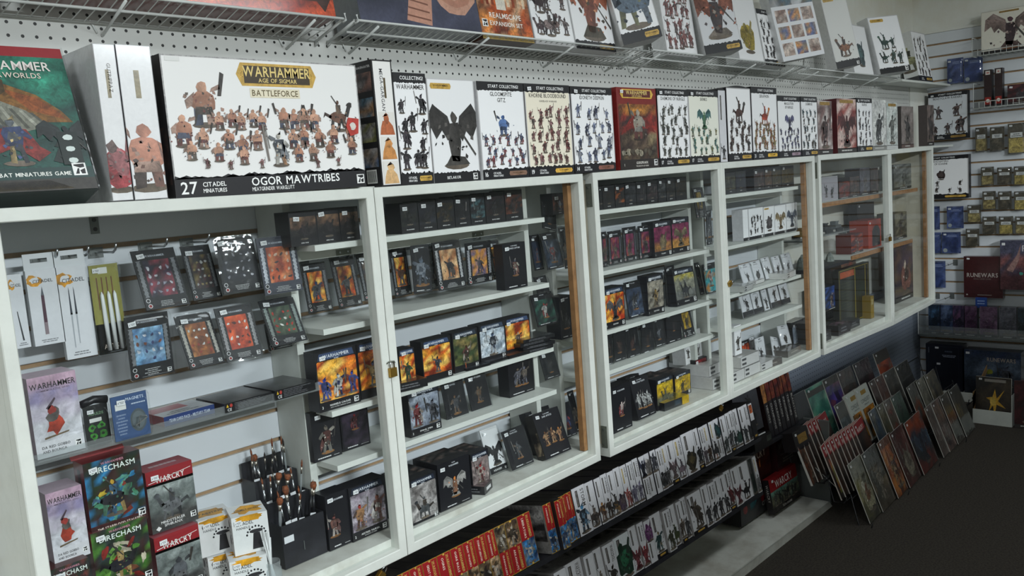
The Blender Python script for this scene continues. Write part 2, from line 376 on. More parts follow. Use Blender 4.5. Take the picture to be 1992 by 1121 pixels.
# ------------------------------------------------------------------ room shell
XW = 5.971          # end wall
YS = 0.274          # face of the slatwall behind the cabinets
def struct(name, mats, a, b):
    return simple_box(name, mats, a, b, kind='structure')
fl = struct('floor', 'carpet', (-2.4, -6.5, -0.06), (XW+0.02, 0.34, 0.0))
struct('ceiling', 'ceiling_paint', (-2.4, -6.5, CEIL), (XW+0.06, 0.34, CEIL+0.05))
struct('wall_back', 'far_wall', (-2.4, -6.56, 0), (XW+0.06, -6.5, CEIL))
struct('wall_near', 'far_wall', (-2.46, -6.5, 0), (-2.4, 0.34, CEIL))
wl = struct('wall_left', 'wall_paint', (-2.4, 0.29, 0), (XW+0.06, 0.34, CEIL))
wr = struct('wall_right', 'wall_paint', (XW+0.02, -6.5, 0), (XW+0.06, 0.29, CEIL))
simple_box('pegboard', 'pegboard_white', (-0.6, 0.20, 1.635), (4.60, 0.212, 2.16), wl)
simple_box('pegboard', 'pegboard_white', (4.604, 0.20, 1.635), (5.62, 0.212, 2.16), wl)
simple_box('furring_strip', 'groove_brown', (-0.6, 0.212, 1.635), (5.62, 0.29, 1.69), wl)
simple_box('pegboard', 'pegboard_blue', (3.55, 0.274, 0.0), (XW+0.02, 0.29, 0.78), wl)
simple_box('corner_panel', 'wall_paint', (5.64, 0.20, 1.63), (XW+0.02, 0.29, 2.16), wl)

def slatwall(parent, x0, x1, zg, k0, k1, plane, right=False, top=None, pitch=0.0762, gap=0.0105):
    """boards between grooves k0..k1 below groove height zg; a brown core shows in the grooves"""
    mesh = {}
    for k in range(k0, k1):
        z1 = zg - k*pitch - gap/2; z0 = zg - (k+1)*pitch + gap/2
        m = MB()
        t = 0.010; L = x1-x0; H = z1-z0; bv = 0.0015
        if 'm' not in mesh:
            # profile with eased lips, extruded along the board
            prof = [(0, bv), (0, H-bv), (bv, H), (t, H), (t, 0), (bv, 0)]
            a = [(0, p, q) for p, q in prof]; b = [(L, p, q) for p, q in prof]
            n = len(prof); m.v = a+b; m.c = [m.cur]*(2*n)
            m.f = [tuple(range(n))[::-1], tuple(range(n, 2*n))] + [(i, (i+1) % n, n+(i+1) % n, n+i) for i in range(n)]; m.mi = [0]*len(m.f)
            mesh['m'] = m.mesh('slat', ['slat_white'])
        o = bpy.data.objects.new('slat', mesh['m']); COL.objects.link(o); o.parent = parent
        if right: o.location = (plane, x1, z0); o.rotation_euler = (0, 0, -math.pi/2)
        else: o.location = (x0, plane, z0)
ZGL, ZGR = 1.45401, 2.2718
slatwall(wl, 0.40, 3.81, ZGL, -2, 10, YS)
simple_box('slatwall_core', 'groove_brown', (0.40, YS+0.010, 0.69), (3.81, 0.289, 1.60), wl)
slatwall(wr, -2.6, 0.272, ZGR, -1, 29, XW, right=True)
simple_box('slatwall_core', 'groove_brown', (XW+0.010, -2.6, 0.06), (XW+0.0195, 0.272, ZGR+0.072), wr)
simple_box('wall_cap', 'wall_paint', (XW-0.004, -2.6, ZGR+0.072), (XW+0.0195, 0.272, ZGR+0.085), wr)

# ------------------------------------------------------------------ ceiling troffers
for i, (x, y, w, lx, ly) in enumerate(TROFFERS):
    t = empty('ceiling_light', (x, y, CEIL))
    tag(t, ['fluorescent ceiling light above the aisle in front of the glazed cabinets', 'fluorescent ceiling light behind the camera over the shop floor', 'fluorescent ceiling light toward the back wall of the shop', 'fluorescent ceiling light close to the end wall', 'fluorescent ceiling light straight above the middle of the aisle'][i], 'ceiling light')
    m = MB(); hx, hy = lx/2+.03, ly/2+.03
    m.box(-hx, -hy, -0.05, -hx+.03, hy, -0.001); m.box(hx-.03, -hy, -0.05, hx, hy, -0.001); m.box(-hx+.03, -hy, -0.05, hx-.03, -hy+.03, -0.001); m.box(-hx+.03, hy-.03, -0.05, hx-.03, hy, -0.001)
    m.obj('fixture_frame', 'white_plastic', t)

# ------------------------------------------------------------------ glazed cabinets
TOPZ = [(.44,1.623),(.596,1.622),(1.281,1.614),(2.082,1.612),(2.135,1.613),(2.926,1.618),(3.765,1.620),(3.807,1.622),(4.653,1.625),(5.41,1.633)]
BOTZ = [(.44,.682),(1.279,.691),(2.086,.701),(2.137,.696),(2.946,.698),(3.763,.701),(3.806,.699),(4.735,.684),(5.41,.700)]
def interp(t, x):
    if x <= t[0][0]: return t[0][1]
    for (a, b), (c, d) in zip(t, t[1:]):
        if x <= c: return b+(d-b)*(x-a)/(c-a)
    return t[-1][1]
zt = lambda x: interp(TOPZ, x)
zb = lambda x: interp(BOTZ, x)
def frame_mesh(x0, x1, th, sw, rw):
    m = MB()
    o = [(x0, zb(x0)), (x1, zb(x1)), (x1, zt(x1)), (x0, zt(x0))]
    i = [(x0+sw, zb(x0+sw)+rw), (x1-sw, zb(x1-sw)+rw), (x1-sw, zt(x1-sw)-rw), (x0+sw, zt(x0+sw)-rw)]
    b = 0.0018
    def ring(loop, y, d=0):
        cx = (x0+x1)/2; cz = (zt(cx)+zb(cx))/2; return [(x+(d if x < cx else -d), y, z+(d if z < cz else -d)) for x, z in loop]
    R = [ring(o, 0, b), ring(i, 0, -b), ring(i, b), ring(i, th), ring(o, th), ring(o, b)]
    m.v = sum(R, []); m.c = [m.cur]*len(m.v)
    for a in range(6):
        c = (a+1) % 6
        for k in range(4):
            k2 = (k+1) % 4; m.f.append((a*4+k, a*4+k2, c*4+k2, c*4+k)); m.mi.append(0)
    return m
CABS = [(.450, 1.281, 2.087, 'glazed white wooden wall cabinet holding hanging blister packs and painting tools'),
        (2.137, 2.931, 3.766, 'glazed white wooden wall cabinet with magenta backed boxes and white miniature boxes inside'),
        (3.807, 4.700, 5.410, 'glazed white wooden wall cabinet closest to the corner with a dark rulebook inside')]
HINGE = {}
for ci, (xa, xm, xb, lab) in enumerate(CABS):
    cab = empty('display_cabinet', ((xa+xb)/2, 0, zb(xm)))
    tag(cab, lab, 'cabinet', 'glazed display cabinets on the long wall')
    off = Vector(cab.location)
    def sh(m): m.v = [(v[0]-off.x, v[1]-off.y, v[2]-off.z) for v in m.v]; return m
    for (p, q_) in ((xa, xm-.001), (xm+.001, xb)):
        d = sh(frame_mesh(p, q_, 0.032, 0.024, 0.025)).obj('door', ['white_paint'], cab)
        m = MB(); zz0, zz1 = zb(p)+.02, zt(p)-.02
        m.box(p+.018, .018, zz0, q_-.018, .021, zz1); sh(m).obj('glass_pane', ['door_glass'], d)
    m = MB(); ys = 0.033
    m.hexa([(xa, ys, zt(xa)-.020), (xb, ys, zt(xb)-.020), (xb, YS-.001, zt(xb)-.020), (xa, YS-.001, zt(xa)-.020), (xa, ys, zt(xa)), (xb, ys, zt(xb)), (xb, YS-.001, zt(xb)), (xa, YS-.001, zt(xa))])
    sh(m).obj('top_panel', ['white_paint'], cab)
    m = MB(); m.hexa([(xa, ys, zb(xa)), (xb, ys, zb(xb)), (xb, YS-.001, zb(xb)), (xa, YS-.001, zb(xa)), (xa, ys, .735), (xb, ys, .735), (xb, YS-.001, .735), (xa, YS-.001, .735)])
    sh(m).obj('bottom_panel', ['worn_white_paint'], cab)
    for s_, (p, q_) in enumerate(((xa, xa+.020), (xb-.020, xb))):
        m = MB()
        m.box(p, ys, .735, q_, (YS-.001 if (ci == 0 and s_ == 0) or (ci == 2 and s_ == 1) else .058), min(zt(p), zt(q_))-.021); o = sh(m).obj('side_panel', ['white_paint' if ci == 0 else 'cream_paint'], cab)
    # raw wooden front edge of the far side panel
    m = MB(); m.box(xb-.040, .0335, .737, xb-.0205, .052, zt(xb)-.022); sh(m).obj('edge_strip', ['wood_edge'], cab, label='bare brown wooden edge strip behind the door frame')
    # hinge leaves on the outer sides
    for zz in ((zt(xa)-.105, zb(xa)+.030) if ci else ()):
        m = MB(); m.box(xa-.0022, .008, zz, xa-.0002, .030, zz+.072); hg = sh(m).obj('hinge', ['zinc'], cab, label='dull grey metal hinge leaf')
        for sx_ in (.012, .060):
            m = MB(); m.box(xa-.0036, .017, zz+sx_-.003, xa-.0022, .023, zz+sx_+.003); sh(m).obj('screw', ['chrome'], hg)

# shelf units standing inside the cabinets
UNITS = [(1.120, 1.985, [1.490, 1.290, 1.090, .955], 'white slotted shelf unit of dark boxes inside the first cabinet'),
         (2.085, 2.945, [1.490, 1.290, 1.090, .955], 'white slotted shelf unit of magenta and black boxes inside the middle cabinet'),
         (3.030, 3.742, [1.490, 1.285, 1.088, .950], 'white slotted shelf unit of white boxes inside the middle cabinet')]
SH_FRONT = .062
for (x0, x1, zs, lab) in UNITS:
    u = empty('shelf_unit', ((x0+x1)/2, .17, .736)); tag(u, lab, 'shelves', 'shelf units inside the cabinets'); off = u.location.copy()
    top = 1.592
    for xx in (x0, x1-.020):
        m = MB(); m.box(xx-off.x, .150-off.y, 0, xx+.020-off.x, .272-off.y, top-off.z); m.obj('upright', ['white_paint'], u)
    for z in zs:
        m = MB(); m.box(x0-off.x+.0205 if z < 1.0 or z > 1.2 else x0-off.x+.0205, SH_FRONT-off.y, z-.014-off.z, x1-.0205-off.x, .272-off.y, z-off.z)
        m.obj('shelf_board', ['white_paint'], u)
        m = MB(); m.box(x0+.0205-off.x, .150-off.y, z-.040-off.z, x1-.0205-off.x, .158-off.y, z-.0142-off.z); m.obj('shelf_rail', ['white_paint'], u)
    if x0 < 2:
        for xx in (x0+.14, x0+.62):
            m = MB(); m.box(xx-off.x, .1475-off.y, 1.452-off.z, xx+.045-off.x, .1497-off.y, 1.466-off.z); cp = m.obj('connector_plate', ['zinc'], u)
            for s_ in (.010, .034): m = MB(); m.box(xx+s_-.0022-off.x, .1462-off.y, 1.457-off.z, xx+s_+.0022-off.x, .1474-off.y, 1.4614-off.z); m.obj('screw', ['chrome'], cp)
br_ = onY((183, 437), YS); m = MB(); m.box(-.009, -.003, -.020, .009, 0, .020); bk_ = m.obj('mounting_plate', ['grey_metal']); bk_.location = (br_.x, YS, br_.z); tag(bk_, 'small grey plate with two dark screws high inside the first cabinet', 'bracket')
for s_ in (-.010, .010): m = MB(); m.tube([(0, -.0045, s_), (0, -.003, s_)], .0045, n=10); m.obj('screw', ['black_plastic'], bk_)
# brown shelves in the last cabinet
for (x0, x1, z, lab) in ((3.83, 4.70, 1.395, 'bare wood edged shelf under the dim figures in the corner cabinet'), (4.71, 5.30, 1.395, 'short wood edged shelf behind the last glass door, upper one'),
                         (4.30, 4.70, 1.105, 'wood edged shelf under the red box in the corner cabinet'), (4.71, 5.20, 1.105, 'short wood edged shelf behind the last glass door, lower one')):
    u = empty('wall_shelf', ((x0+x1)/2, .17, z)); tag(u, lab, 'shelf', 'shelves in the corner cabinet'); off = u.location.copy()
    m = MB(); m.box(x0-off.x, .062-off.y, -.018, x1-off.x, .272-off.y, 0); m.obj('shelf_board', ['white_paint'], u)
    m = MB(); m.box(x0-off.x, .056-off.y, -.020, x1-off.x, .0619-off.y, 0.001); m.obj('shelf_edge', ['wood_edge'], u, label='raw brown wooden edge')
# glass shelf of the corner cabinet
for (x0, x1, z, d, lab) in ((3.83, 4.45, 1.235, .16, 'small glass shelf on metal brackets in the corner cabinet'),):
    u = empty('glass_shelf', ((x0+x1)/2, .18, z)); tag(u, lab, 'shelf'); off = u.location.copy()
    m = MB(); m.box(x0-off.x, .09-off.y, -.006, x1-off.x, .272-off.y, 0); m.obj('glass_plate', ['acrylic'], u)
    for xx in (x0+.08, x1-.08):
        m = MB(); m.box(xx-off.x, .11-off.y, -.02, xx+.012-off.x, .272-off.y, -.0065); m.obj('bracket', ['grey_metal'], u)

# clear acrylic shelf in the first cabinet
u = empty('acrylic_shelf', (.80, .16, 1.155)); tag(u, 'clear acrylic shelf with a front lip carrying flat boxes and magnets', 'shelf')
m = MB(); m.box(-.315, -.10, -.004, .312, .112, 0); m.obj('shelf_plate', ['acrylic'], u)
m = MB(); m.box(-.315, -.104, -.004, .312, -.1005, .016); m.obj('front_lip', ['acrylic'], u)
m = MB(); m.box(-.315, .1075, -.07, .312, .112, -.0045); m.obj('hanger_plate', ['acrylic'], u)

# ------------------------------------------------------------------ base platform and tiers below the cabinets
bp_ = empty('base_platform', (2.6, .10, 0)); tag(bp_, 'low white painted platform on the carpet under the cabinets', 'platform')
m = MB(); m.hexa([(-2.1,-.150,0),(1.140,-.144,0),(1.140,.17,0),(-2.1,.17,0),(-2.1,-.150,.076),(1.102,-.144,.034),(1.102,.17,.034),(-2.1,.17,.076)])
m.obj('deck', ['worn_white_paint'], bp_)
m = MB(); m.hexa([(-2.1,-.1515,.0705),(1.103,-.1455,.030),(1.103,-.1505+.005,.030),(-2.1,-.1502,.0705),(-2.1,-.1515,.0745),(1.103,-.1455,.033),(1.103,-.1455+.0005,.033),(-2.1,-.1502,.0745)])
m.obj('front_edge', ['white_paint'], bp_)
LEAN = rad(11)
def tier(name, x0, x1, z, depth, lab):
    t = empty(name, ((x0+x1)/2, 0, z)); tag(t, lab, 'shelf', 'slanting tiers under the cabinets')
    t.rotation_euler = (-LEAN, 0, 0); h = (x1-x0)/2
    m = MB(); m.box(-h, -.004, -.012, h, depth, -.0008); m.obj('shelf_board', ['black_board'], t)
    m = MB(); m.box(-h, -.006, -.014, h, -.0041, .0005); m.obj('front_lip', ['black_board'], t)  # board and lip coloured black to stand in for shade under the boxes
    return t
tier('slanted_tier', 0.9, 3.145, .488, .245, 'upper slanting shade-black tier under the cabinets carrying red and white spined boxes')
tier('slanted_tier', 1.3, 3.145, .2555, .245, 'lower slanting shade-black tier just above the white platform carrying white spined boxes')

# ------------------------------------------------------------------ wire shelves above
def wire_shelf(x0, x1, zf, yf=.070, zr=1.990, yr=.197, lab='', pitch=.0254, film=False):
    t = empty('wire_shelf', ((x0+x1)/2, yr, zr)); tag(t, lab, 'shelf', 'white wire shelves along the pegboard'); ox, oy, oz = t.location
    P = lambda x, y, z: (x-ox, y-oy, z-oz)
    rl = MB(); rl.tube([P(x0, yf, zf), P(x1, yf, zf)], .0032); rl.obj('front_rail', ['wire_white'], t, smooth=True)
    f = .42; rl = MB(); rl.tube([P(x0-.012+.02, yf+(yr-yf)*f, zf+(zr-zf)*f-.006), P(x1-.02, yf+(yr-yf)*f, zf+(zr-zf)*f-.006)], .0032); rl.obj('middle_rail', ['wire_white'], t, smooth=True)
    rl = MB(); rl.tube([P(x0, yr, zr), P(x1, yr, zr)], .0028); rl.obj('rear_rail', ['wire_white'], t, smooth=True)
    n = int((x1-x0)/pitch); m = MB(); m.tube([P(0, yf, zf-.001), P(0, (yf+yr)/2, (zf+zr)/2-.003), P(0, yr, zr)], .0015, n=4)
    me = m.mesh('deck_wire', ['wire_white'])
    for i in range(n+1):
        o = bpy.data.objects.new('deck_wire', me); COL.objects.link(o); o.parent = t; o.location = (x0+.006+i*pitch, 0, 0)
    for xx in (x0, x1):
        m = MB(); m.tube([P(xx, yf-.004, zf+.012), P(xx, yf-.007, zf-.004), P(xx, yf+.004, zf-.008), P(xx, yf+.009, zf+.003)], .0026)
        m.obj('end_hook', ['wire_white'], t, smooth=True)
        m = MB(); m.tube([P(xx, yf+.006, zf-.001), P(xx, yr-.004, zr-.003)], .0034); m.obj('end_rail', ['wire_white'], t, smooth=True)
        m = MB(); m.tube([P(xx, yr-.010, zr+.004), P(xx, yr-.012, zr-.008), P(xx, yr-.003, zr-.013), P(xx, yr-.001, zr-.002)], .0026); m.obj('end_hook', ['wire_white'], t, smooth=True)
    return t, P
def brace(t, P, x, zf, yf=.03, zb_=1.965):
    m = MB(); m.tube([P(x, .070, zf-.004), P(x, .197, zb_)], .0032); m.obj('brace', ['wire_white'], t, smooth=True)
    m = MB(); m.tube([P(x-.022, .198, zb_+.030), P(x-.010, .198, zb_+.004)], .0022, n=5); m.obj('brace_clip', ['wire_white'], t, smooth=True)
t, P = wire_shelf(0.30, 1.294, 2.020, lab='white wire shelf over the big red boxes, nearest section with an open end')
for x in (.772, 1.27): brace(t, P, x-.06 if x > 1 else x, 2.014)
t, P = wire_shelf(1.330, 2.585, 2.020, lab='white wire shelf holding the dark plastic wrapped terrain box')
for x in (1.397, 1.79, 2.17, 2.50): brace(t, P, x, 2.014)
t, P = wire_shelf(2.605, 3.860, 2.026, lab='white wire shelf section holding the red and orange daemon boxes', zr=1.994)
for x in (2.66, 3.02, 3.38, 3.74): brace(t, P, x, 2.018)
t, P = wire_shelf(3.885, 5.05, 2.020, zr=1.994, lab='white wire shelf section under the blue and green cavalry boxes')
for x in (4.0, 4.35, 4.75): brace(t, P, x, 2.014)
# upright loop divider standing at the joint
m = MB(); a, b_, c_, d_ = (3.845, .075, 2.022), (3.845, .060, 2.135), (3.845, .165, 2.105), (3.845, .19, 2.0)
m.tube([a, b_, c_, d_], .0034); o = m.obj('shelf_divider', ['wire_white'], smooth=True); tag(o, 'white wire divider loop standing at the joint of the wire shelves', 'divider')
m = MB(); m.box(5.07, .055, 2.000, 5.945, .197, 2.012); o = m.obj('corner_shelf', ['white_paint']); tag(o, 'plain white board shelf in the room corner above the last cabinet', 'shelf')

# unseen gondola added behind the camera to keep far lights off the low rows
gd = empty('shade_gondola', (3.55, -2.65, 0)); tag(gd, 'added unseen shelving behind the camera that shades the low rows', 'shelving')
m = MB(); m.box(-2.55, -.02, .10, 2.55, .02, 1.78); m.obj('back_panel', ['white_paint'], gd)
m = MB(); m.box(-2.55, -.25, 0, 2.55, .25, .10); m.obj('plinth', ['white_paint'], gd)
for zz in (.48, .90, 1.32, 1.74):
    for s_ in (-1, 1):
        m = MB(); m.box(-2.53, .0205 if s_ > 0 else -.24, zz, 2.53, .24 if s_ > 0 else -.0205, zz+.02); m.obj('shelf_board', ['white_paint'], gd)
for xx in (-2.57, 2.55):
    m = MB(); m.box(xx, -.25, .0, xx+.02, .25, 1.80); m.obj('end_panel', ['white_paint'], gd)
# ------------------------------------------------------------------ placing a box front from its three surveyed corners
class Fr: pass
def face(r, bl, br, tl, Y=.1, lean=None, z=None, yaw=0.0, X=None, h=None, w=None):
    bl, br, tl = px(r, bl), px(r, br), px(r, tl); q = Fr()
    if X is None:
        b, c = onY(bl, Y), onY(br, Y); q.w = c.x-b.x; z0 = (b.z+c.z)/2
        if abs(b.z-c.z) > .03: z0 = b.z
        if lean is None:
            t = onX(tl, b.x); a = math.degrees(math.atan2(t.y-b.y, t.z-b.z)); lean = 0 if a < 4 else min(a, 24)
        lo, hi = .01, .8                                  # height: slide up the leaning face until it meets the sight line
        ld = rad(lean)
        tp = tl
        def scr(hh):
            p = Vector((b.x, Y+hh*math.sin(ld), z0+hh*math.cos(ld))) - CAM
            return H_PX/2 - F_PX*p.dot(U_)/p.dot(F_)
        for _ in range(40):
            mid = (lo+hi)/2
            if scr(mid) > tp[1]: lo = mid
            else: hi = mid
        q.h = (lo+hi)/2; q.loc = Vector((b.x, Y, z0)); q.rot = (-ld, 0, yaw); q.lean = ld
    else:
        b, c, t = onX(bl, X), onX(br, X), onX(tl, X); q.w = b.y-c.y; q.loc = Vector((X, b.y, (b.z+c.z)/2)); q.h = t.z-b.z; ld = rad(lean or 0); q.lean = ld
        q.rot = (-ld, 0, -math.pi/2+yaw)
    if z is not None: q.loc.z = z
    if h: q.h = h
    if w: q.w = w
    return q
def raw(x, y, z, w, h, lean=0, yaw=0):
    q = Fr(); q.loc = Vector((x, y, z)); q.w = w; q.h = h; q.lean = rad(lean); q.rot = (-rad(lean), 0, yaw); return q

def carton(nm, q, d, style, seed, label, group=None, cat='box', body='#e9e8e6', mat='print_satin', side=None, top=None, sticker=True, side_r=None, roll=0, back=None, sides_col=None, **kw):
    """a printed carton: the card body is the thing, its printed front (and side, top) and price sticker are parts"""
    m = MB(); m.cur = (*lin(body), 0.12)
    m.box(0, 0, 0, q.w, d, q.h)
    if sides_col:
        m.f = m.f[:]; 
    o = m.obj(nm, [mat], ink=True); o.location = q.loc; o.rotation_euler = q.rot
    tag(o, label, cat, group)
    p = MB(); A = Art(p, (0, 0, 0), (1, 0, 0), (0, 0, 1), q.w, q.h, seed)
    style(A, **kw); p.obj('cover_print', [mat], o, ink=True)
    if side:
        p = MB(); A = Art(p, (0, d, 0), (0, -1, 0), (0, 0, 1), d, q.h, seed+1); side(A); p.obj('side_print', [mat], o, ink=True)
    if roll: o.rotation_euler.y = -rad(roll)
    if side_r:
        p = MB(); A = Art(p, (q.w, 0, 0), (0, 1, 0), (0, 0, 1), d, q.h, seed+1); side_r(A); p.obj('side_print', [mat], o, ink=True)
    if top:
        p = MB(); A = Art(p, (0, 0, q.h), (1, 0, 0), (0, 1, 0), q.w, d, seed+2); top(A); p.obj('top_print', [mat], o, ink=True)
    if sticker: put_sticker(o, q, seed)
    return o
STK = {}
def put_sticker(o, q, seed, at=None):
    if 'm' not in STK:
        m = MB(); m.cur = (*lin('#e4e5e6'), 0); m.box(0, -.0016, 0, .016, -.0009, .010)
        A = Art(m, (0, -.0016, 0), (1, 0, 0), (0, 0, 1), .016, .010); A.text('£', .12, .3, .34, '#333333'); A.lines(.3, .25, .9, .75, 2, '#55585c')
        STK['m'] = m.mesh('price_sticker', ['print_satin'], True)
    s_ = bpy.data.objects.new('price_sticker', STK['m']); COL.objects.link(s_); s_.parent = o
    r = random.Random(seed); k = min(1.0, q.w*.26/.016)
    s_.location = at or (q.w*.06+r.uniform(0, .006), -.0015, q.h-.010*k-.006-r.uniform(0, .006)); s_.rotation_euler = (0, r.uniform(-.12, .12), 0); s_.scale = (k, 1, k)

SHELLS = {}
def blister(nm, q, d, style, seed, label, group=None, cat='blister pack', body='#15151a', bubble=True, **kw):
    """hanging pack: printed card (thing), clear moulded shell, price sticker"""
    m = MB(); m.cur = (*lin(body), 0.1)
    m.box(0, 0, 0, q.w, .0025, q.h)
    o = m.obj(nm, ["print_satin"], ink=True); o.location = q.loc; o.rotation_euler = q.rot; tag(o, label, cat, group)
    p = MB(); A = Art(p, (0, 0, 0), (1, 0, 0), (0, 0, 1), q.w, q.h, seed); style(A, **kw); p.obj('cover_print', ['print_satin'], o, ink=True)
    # shell: a flange with a bevelled bubble standing proud of the card
    key = (round(q.w, 2), round(q.h, 2), d)
    if key not in SHELLS:
        m = MB(); w, h = q.w, q.h; e = .004; ins = .006; c = .012
        def rr(x0, z0, x1, z1, y, c):
            pts = []
            for (cx, cz, a0) in ((x1-c, z0+c, -90), (x1-c, z1-c, 0), (x0+c, z1-c, 90), (x0+c, z0+c, 180)):
                for k in range(4): a = rad(a0+30*k); pts.append((cx+c*math.cos(a), y, cz+c*math.sin(a)))
            return pts
        loops = [rr(-e, -e, w+e, h+e, .004, c), rr(-e, -e, w+e, h+e, -.003, c), rr(ins*.4, ins*.4, w-ins*.4, h-ins*.4, -.003, c), rr(ins, ins, w-ins, h-ins, -d, c), rr(ins+.003, ins+.003, w-ins-.003, h-ins-.003, -d-.0015, c*.8)]
        n = 16; m.v = sum(loops, []); m.c = [m.cur]*len(m.v)
        for a in range(len(loops)-1):
            for k in range(n):
                k2 = (k+1) % n; m.f.append((a*n+k, (a+1)*n+k, (a+1)*n+k2, a*n+k2)); m.mi.append(0)
        m.f.append(tuple((len(loops)-1)*n+k for k in range(n))); m.mi.append(0)
        SHELLS[key] = m.mesh('clear_shell', ['blister_clear'])
    s_ = bpy.data.objects.new('clear_shell', SHELLS[key]); COL.objects.link(s_); s_.parent = o
    put_sticker(o, q, seed)
    return o

# ------------------------------------------------------------------ print styles
GREYS = ['#4a4644', '#6b6662', '#8b8784', '#3a3736', '#a9a4a0']
def rough_edge(A, y, c, n=16, up=True, amp=.012):
    """torn ink edge of a band"""
    for i in range(n):
        x = (i+A.r.random())/n; k = A.r.uniform(.2, 1)*amp
        A.poly([(x-.04, y), (min(1, x+.04), y), (x, y+(k if up else -k)*2)], c)
def logo_plate(A, x0, y0, x1, y1, words=('WARHAMMER', 'AGE OF SIGMAR'), gold='#c9a24a', dark='#3b2d16', ink=None):
    cy = (y0+y1)/2; t = (x1-x0)*.06
    A.poly([(x0, cy), (x0+t, y1), (x1-t, y1), (x1, cy), (x1-t, y0), (x0+t, y0)], gold, .35); A.up()
    for q in (-1, 1):
        cx = x0+t*1.4 if q < 0 else x1-t*1.4
        for k in range(8):
            a = k*math.pi/4; rr_ = (x1-x0)*.075; A.poly([(cx+rr_*math.cos(a), cy+rr_*math.sin(a)*A.w/A.h), (cx+rr_*.35*math.cos(a+.6), cy+rr_*.35*math.sin(a+.6)*A.w/A.h), (cx+rr_*.35*math.cos(a-.6), cy+rr_*.35*math.sin(a-.6)*A.w/A.h)], gold, .35)
    A.up(); g = .12
    A.rect(x0+t*1.5, y0+(y1-y0)*g, x1-t*1.5, y1-(y1-y0)*g, dark, .2); A.up()
    A.text(words[0], (x0+x1)/2, y0+(y1-y0)*.42, (y1-y0)*.44, ink or '#e2c87c', 'c', fit=(x1-x0)*.84)
    if len(words) > 1: A.text(words[1], (x0+x1)/2, y0+(y1-y0)*.17, (y1-y0)*.18, ink or '#e2c87c', 'c', fit=(x1-x0)*.6)
    A.up()
def mini_plate(A, x0, y0, x1, y1, gold='#c9a24a'):
    A.poly([(x0, (y0+y1)/2), (x0+.02, y1), (x1-.02, y1), (x1, (y0+y1)/2), (x1-.02, y0), (x0+.02, y0)], gold, .4); A.up()
    A.text('WARHAMMER', (x0+x1)/2, y0+(y1-y0)*.4, (y1-y0)*.38, '#4a3510', 'c', fit=(x1-x0)*.86)
    A.text('AGE OF SIGMAR', (x0+x1)/2, y0+(y1-y0)*.14, (y1-y0)*.16, '#4a3510', 'c', fit=(x1-x0)*.6)
def seal(A, x, y, s, c='#e9e9e7'):       # the small square publisher's mark: white square, dark hammer-like wedge shapes
    k = s*A.w/A.h
    A.rect(x, y, x+s, y+k, c); A.up(); i = .12
    A.poly([(x+s*.12, y+k*.88), (x+s*.88, y+k*.94), (x+s*.88, y+k*.66), (x+s*.55, y+k*.6), (x+s*.12, y+k*.78)], '#16161a')
    A.poly([(x+s*.15, y+k*.12), (x+s*.42, y+k*.12), (x+s*.48, y+k*.56), (x+s*.36, y+k*.56)], '#16161a')
    A.poly([(x+s*.6, y+k*.12), (x+s*.88, y+k*.12), (x+s*.9, y+k*.56), (x+s*.52, y+k*.4)], '#16161a')
    A.up(-1)
def st_collect(A, title=('SERAPHON',), sub=None, num='17', pal=('#7a4038', '#46403e'), fill='crowd', n=(4, 6), band='START COLLECTING!', base='#efeff0', feature=None, fpal=None, gold='#c9a24a', cream=None):
    base = cream or base
    A.rect(0, 0, 1, 1, base); A.up()
    A.frame(0, 0, 1, 1, A.w*.02, '#b9b7b8'); A.up()
    A.rect(0, 0, 1, .10, '#15151a'); rough_edge(A, .10, '#15151a')
    if band:
        A.rect(0, .915, 1, 1, '#15151a'); rough_edge(A, .915, '#15151a', up=False, amp=.006)
    A.up()
    if band: A.text(band, .56, .94, .032, '#f2f2f2', 'c', fit=.72)
    ty = .855 if band else .9; sz = .042
    for i, t in enumerate(title): A.text(t, .5, ty-i*(sz+.018), sz, '#3a3634', 'c', fit=.86, sx=.9)
    if sub: A.text(sub, .5, ty-len(title)*(sz+.018)+.012, .018, '#5a5452', 'c', fit=.6)
    A.text(num, .05, .03, .045, '#f2f2f2', fit=.2); A.text('CITADEL', .22, .052, .02, '#f2f2f2', fit=.26); A.text('MINIATURES', .22, .025, .018, '#f2f2f2', fit=.26)
    mini_plate(A, .56, .028, .96, .075, gold); A.up(2)
    y0 = .13; y1 = ty-.02-len(title)*.05-(.03 if sub else 0)
    if feature:
        A.fig(.5, y0+(y1-y0)*.52, (y1-y0)*.42, fpal or pal, feature); A.up(5)
        A.crowd(.06, y0, .94, y0+(y1-y0)*.55, n[0]-1, n[1], pal, h=(y1-y0)*.2)
    else: A.crowd(.06, y0, .94, y1, n[0], n[1], pal, h=(y1-y0)/n[0]*1.05)
def st_white(A, pal=('#555',), feature='beast', title=None, strip=True, plate=True, fh=.5, fx=.5, fy=.16, base='#e9e9ea', bandw=.09, name=None, crowd=None, plate_at='bottom'):
    A.rect(0, 0, 1, 1, base); A.up(); A.frame(0, 0, 1, 1, min(A.w, A.h)*.018, '#bdbcbd'); A.up()
    if strip:
        A.rect(0, 0, 1, bandw, '#17171b'); rough_edge(A, bandw, '#17171b', amp=.008); A.up()
        if plate_at == 'bottom' and plate: mini_plate(A, .58, bandw*.25, .95, bandw*.75)
        else: seal(A, .84, bandw*.15, .10)
        if name: A.text(name, .42, bandw*.35, bandw*.3, '#e9e9e7', 'c', fit=.7)
    if plate and plate_at == 'top': mini_plate(A, .06, .90, .5, .955)
    if title:
        for i, t in enumerate(title): A.text(t, .5, .88-.055*i, .04, '#44403e', 'c', fit=.8)
    A.up(2)
    if crowd: A.crowd(.08, fy, .92, fy+fh, crowd[0], crowd[1], pal, kinds=crowd[2] if len(crowd) > 2 else ('man',))
    elif feature: A.fig(fx, fy, fh, pal, feature)
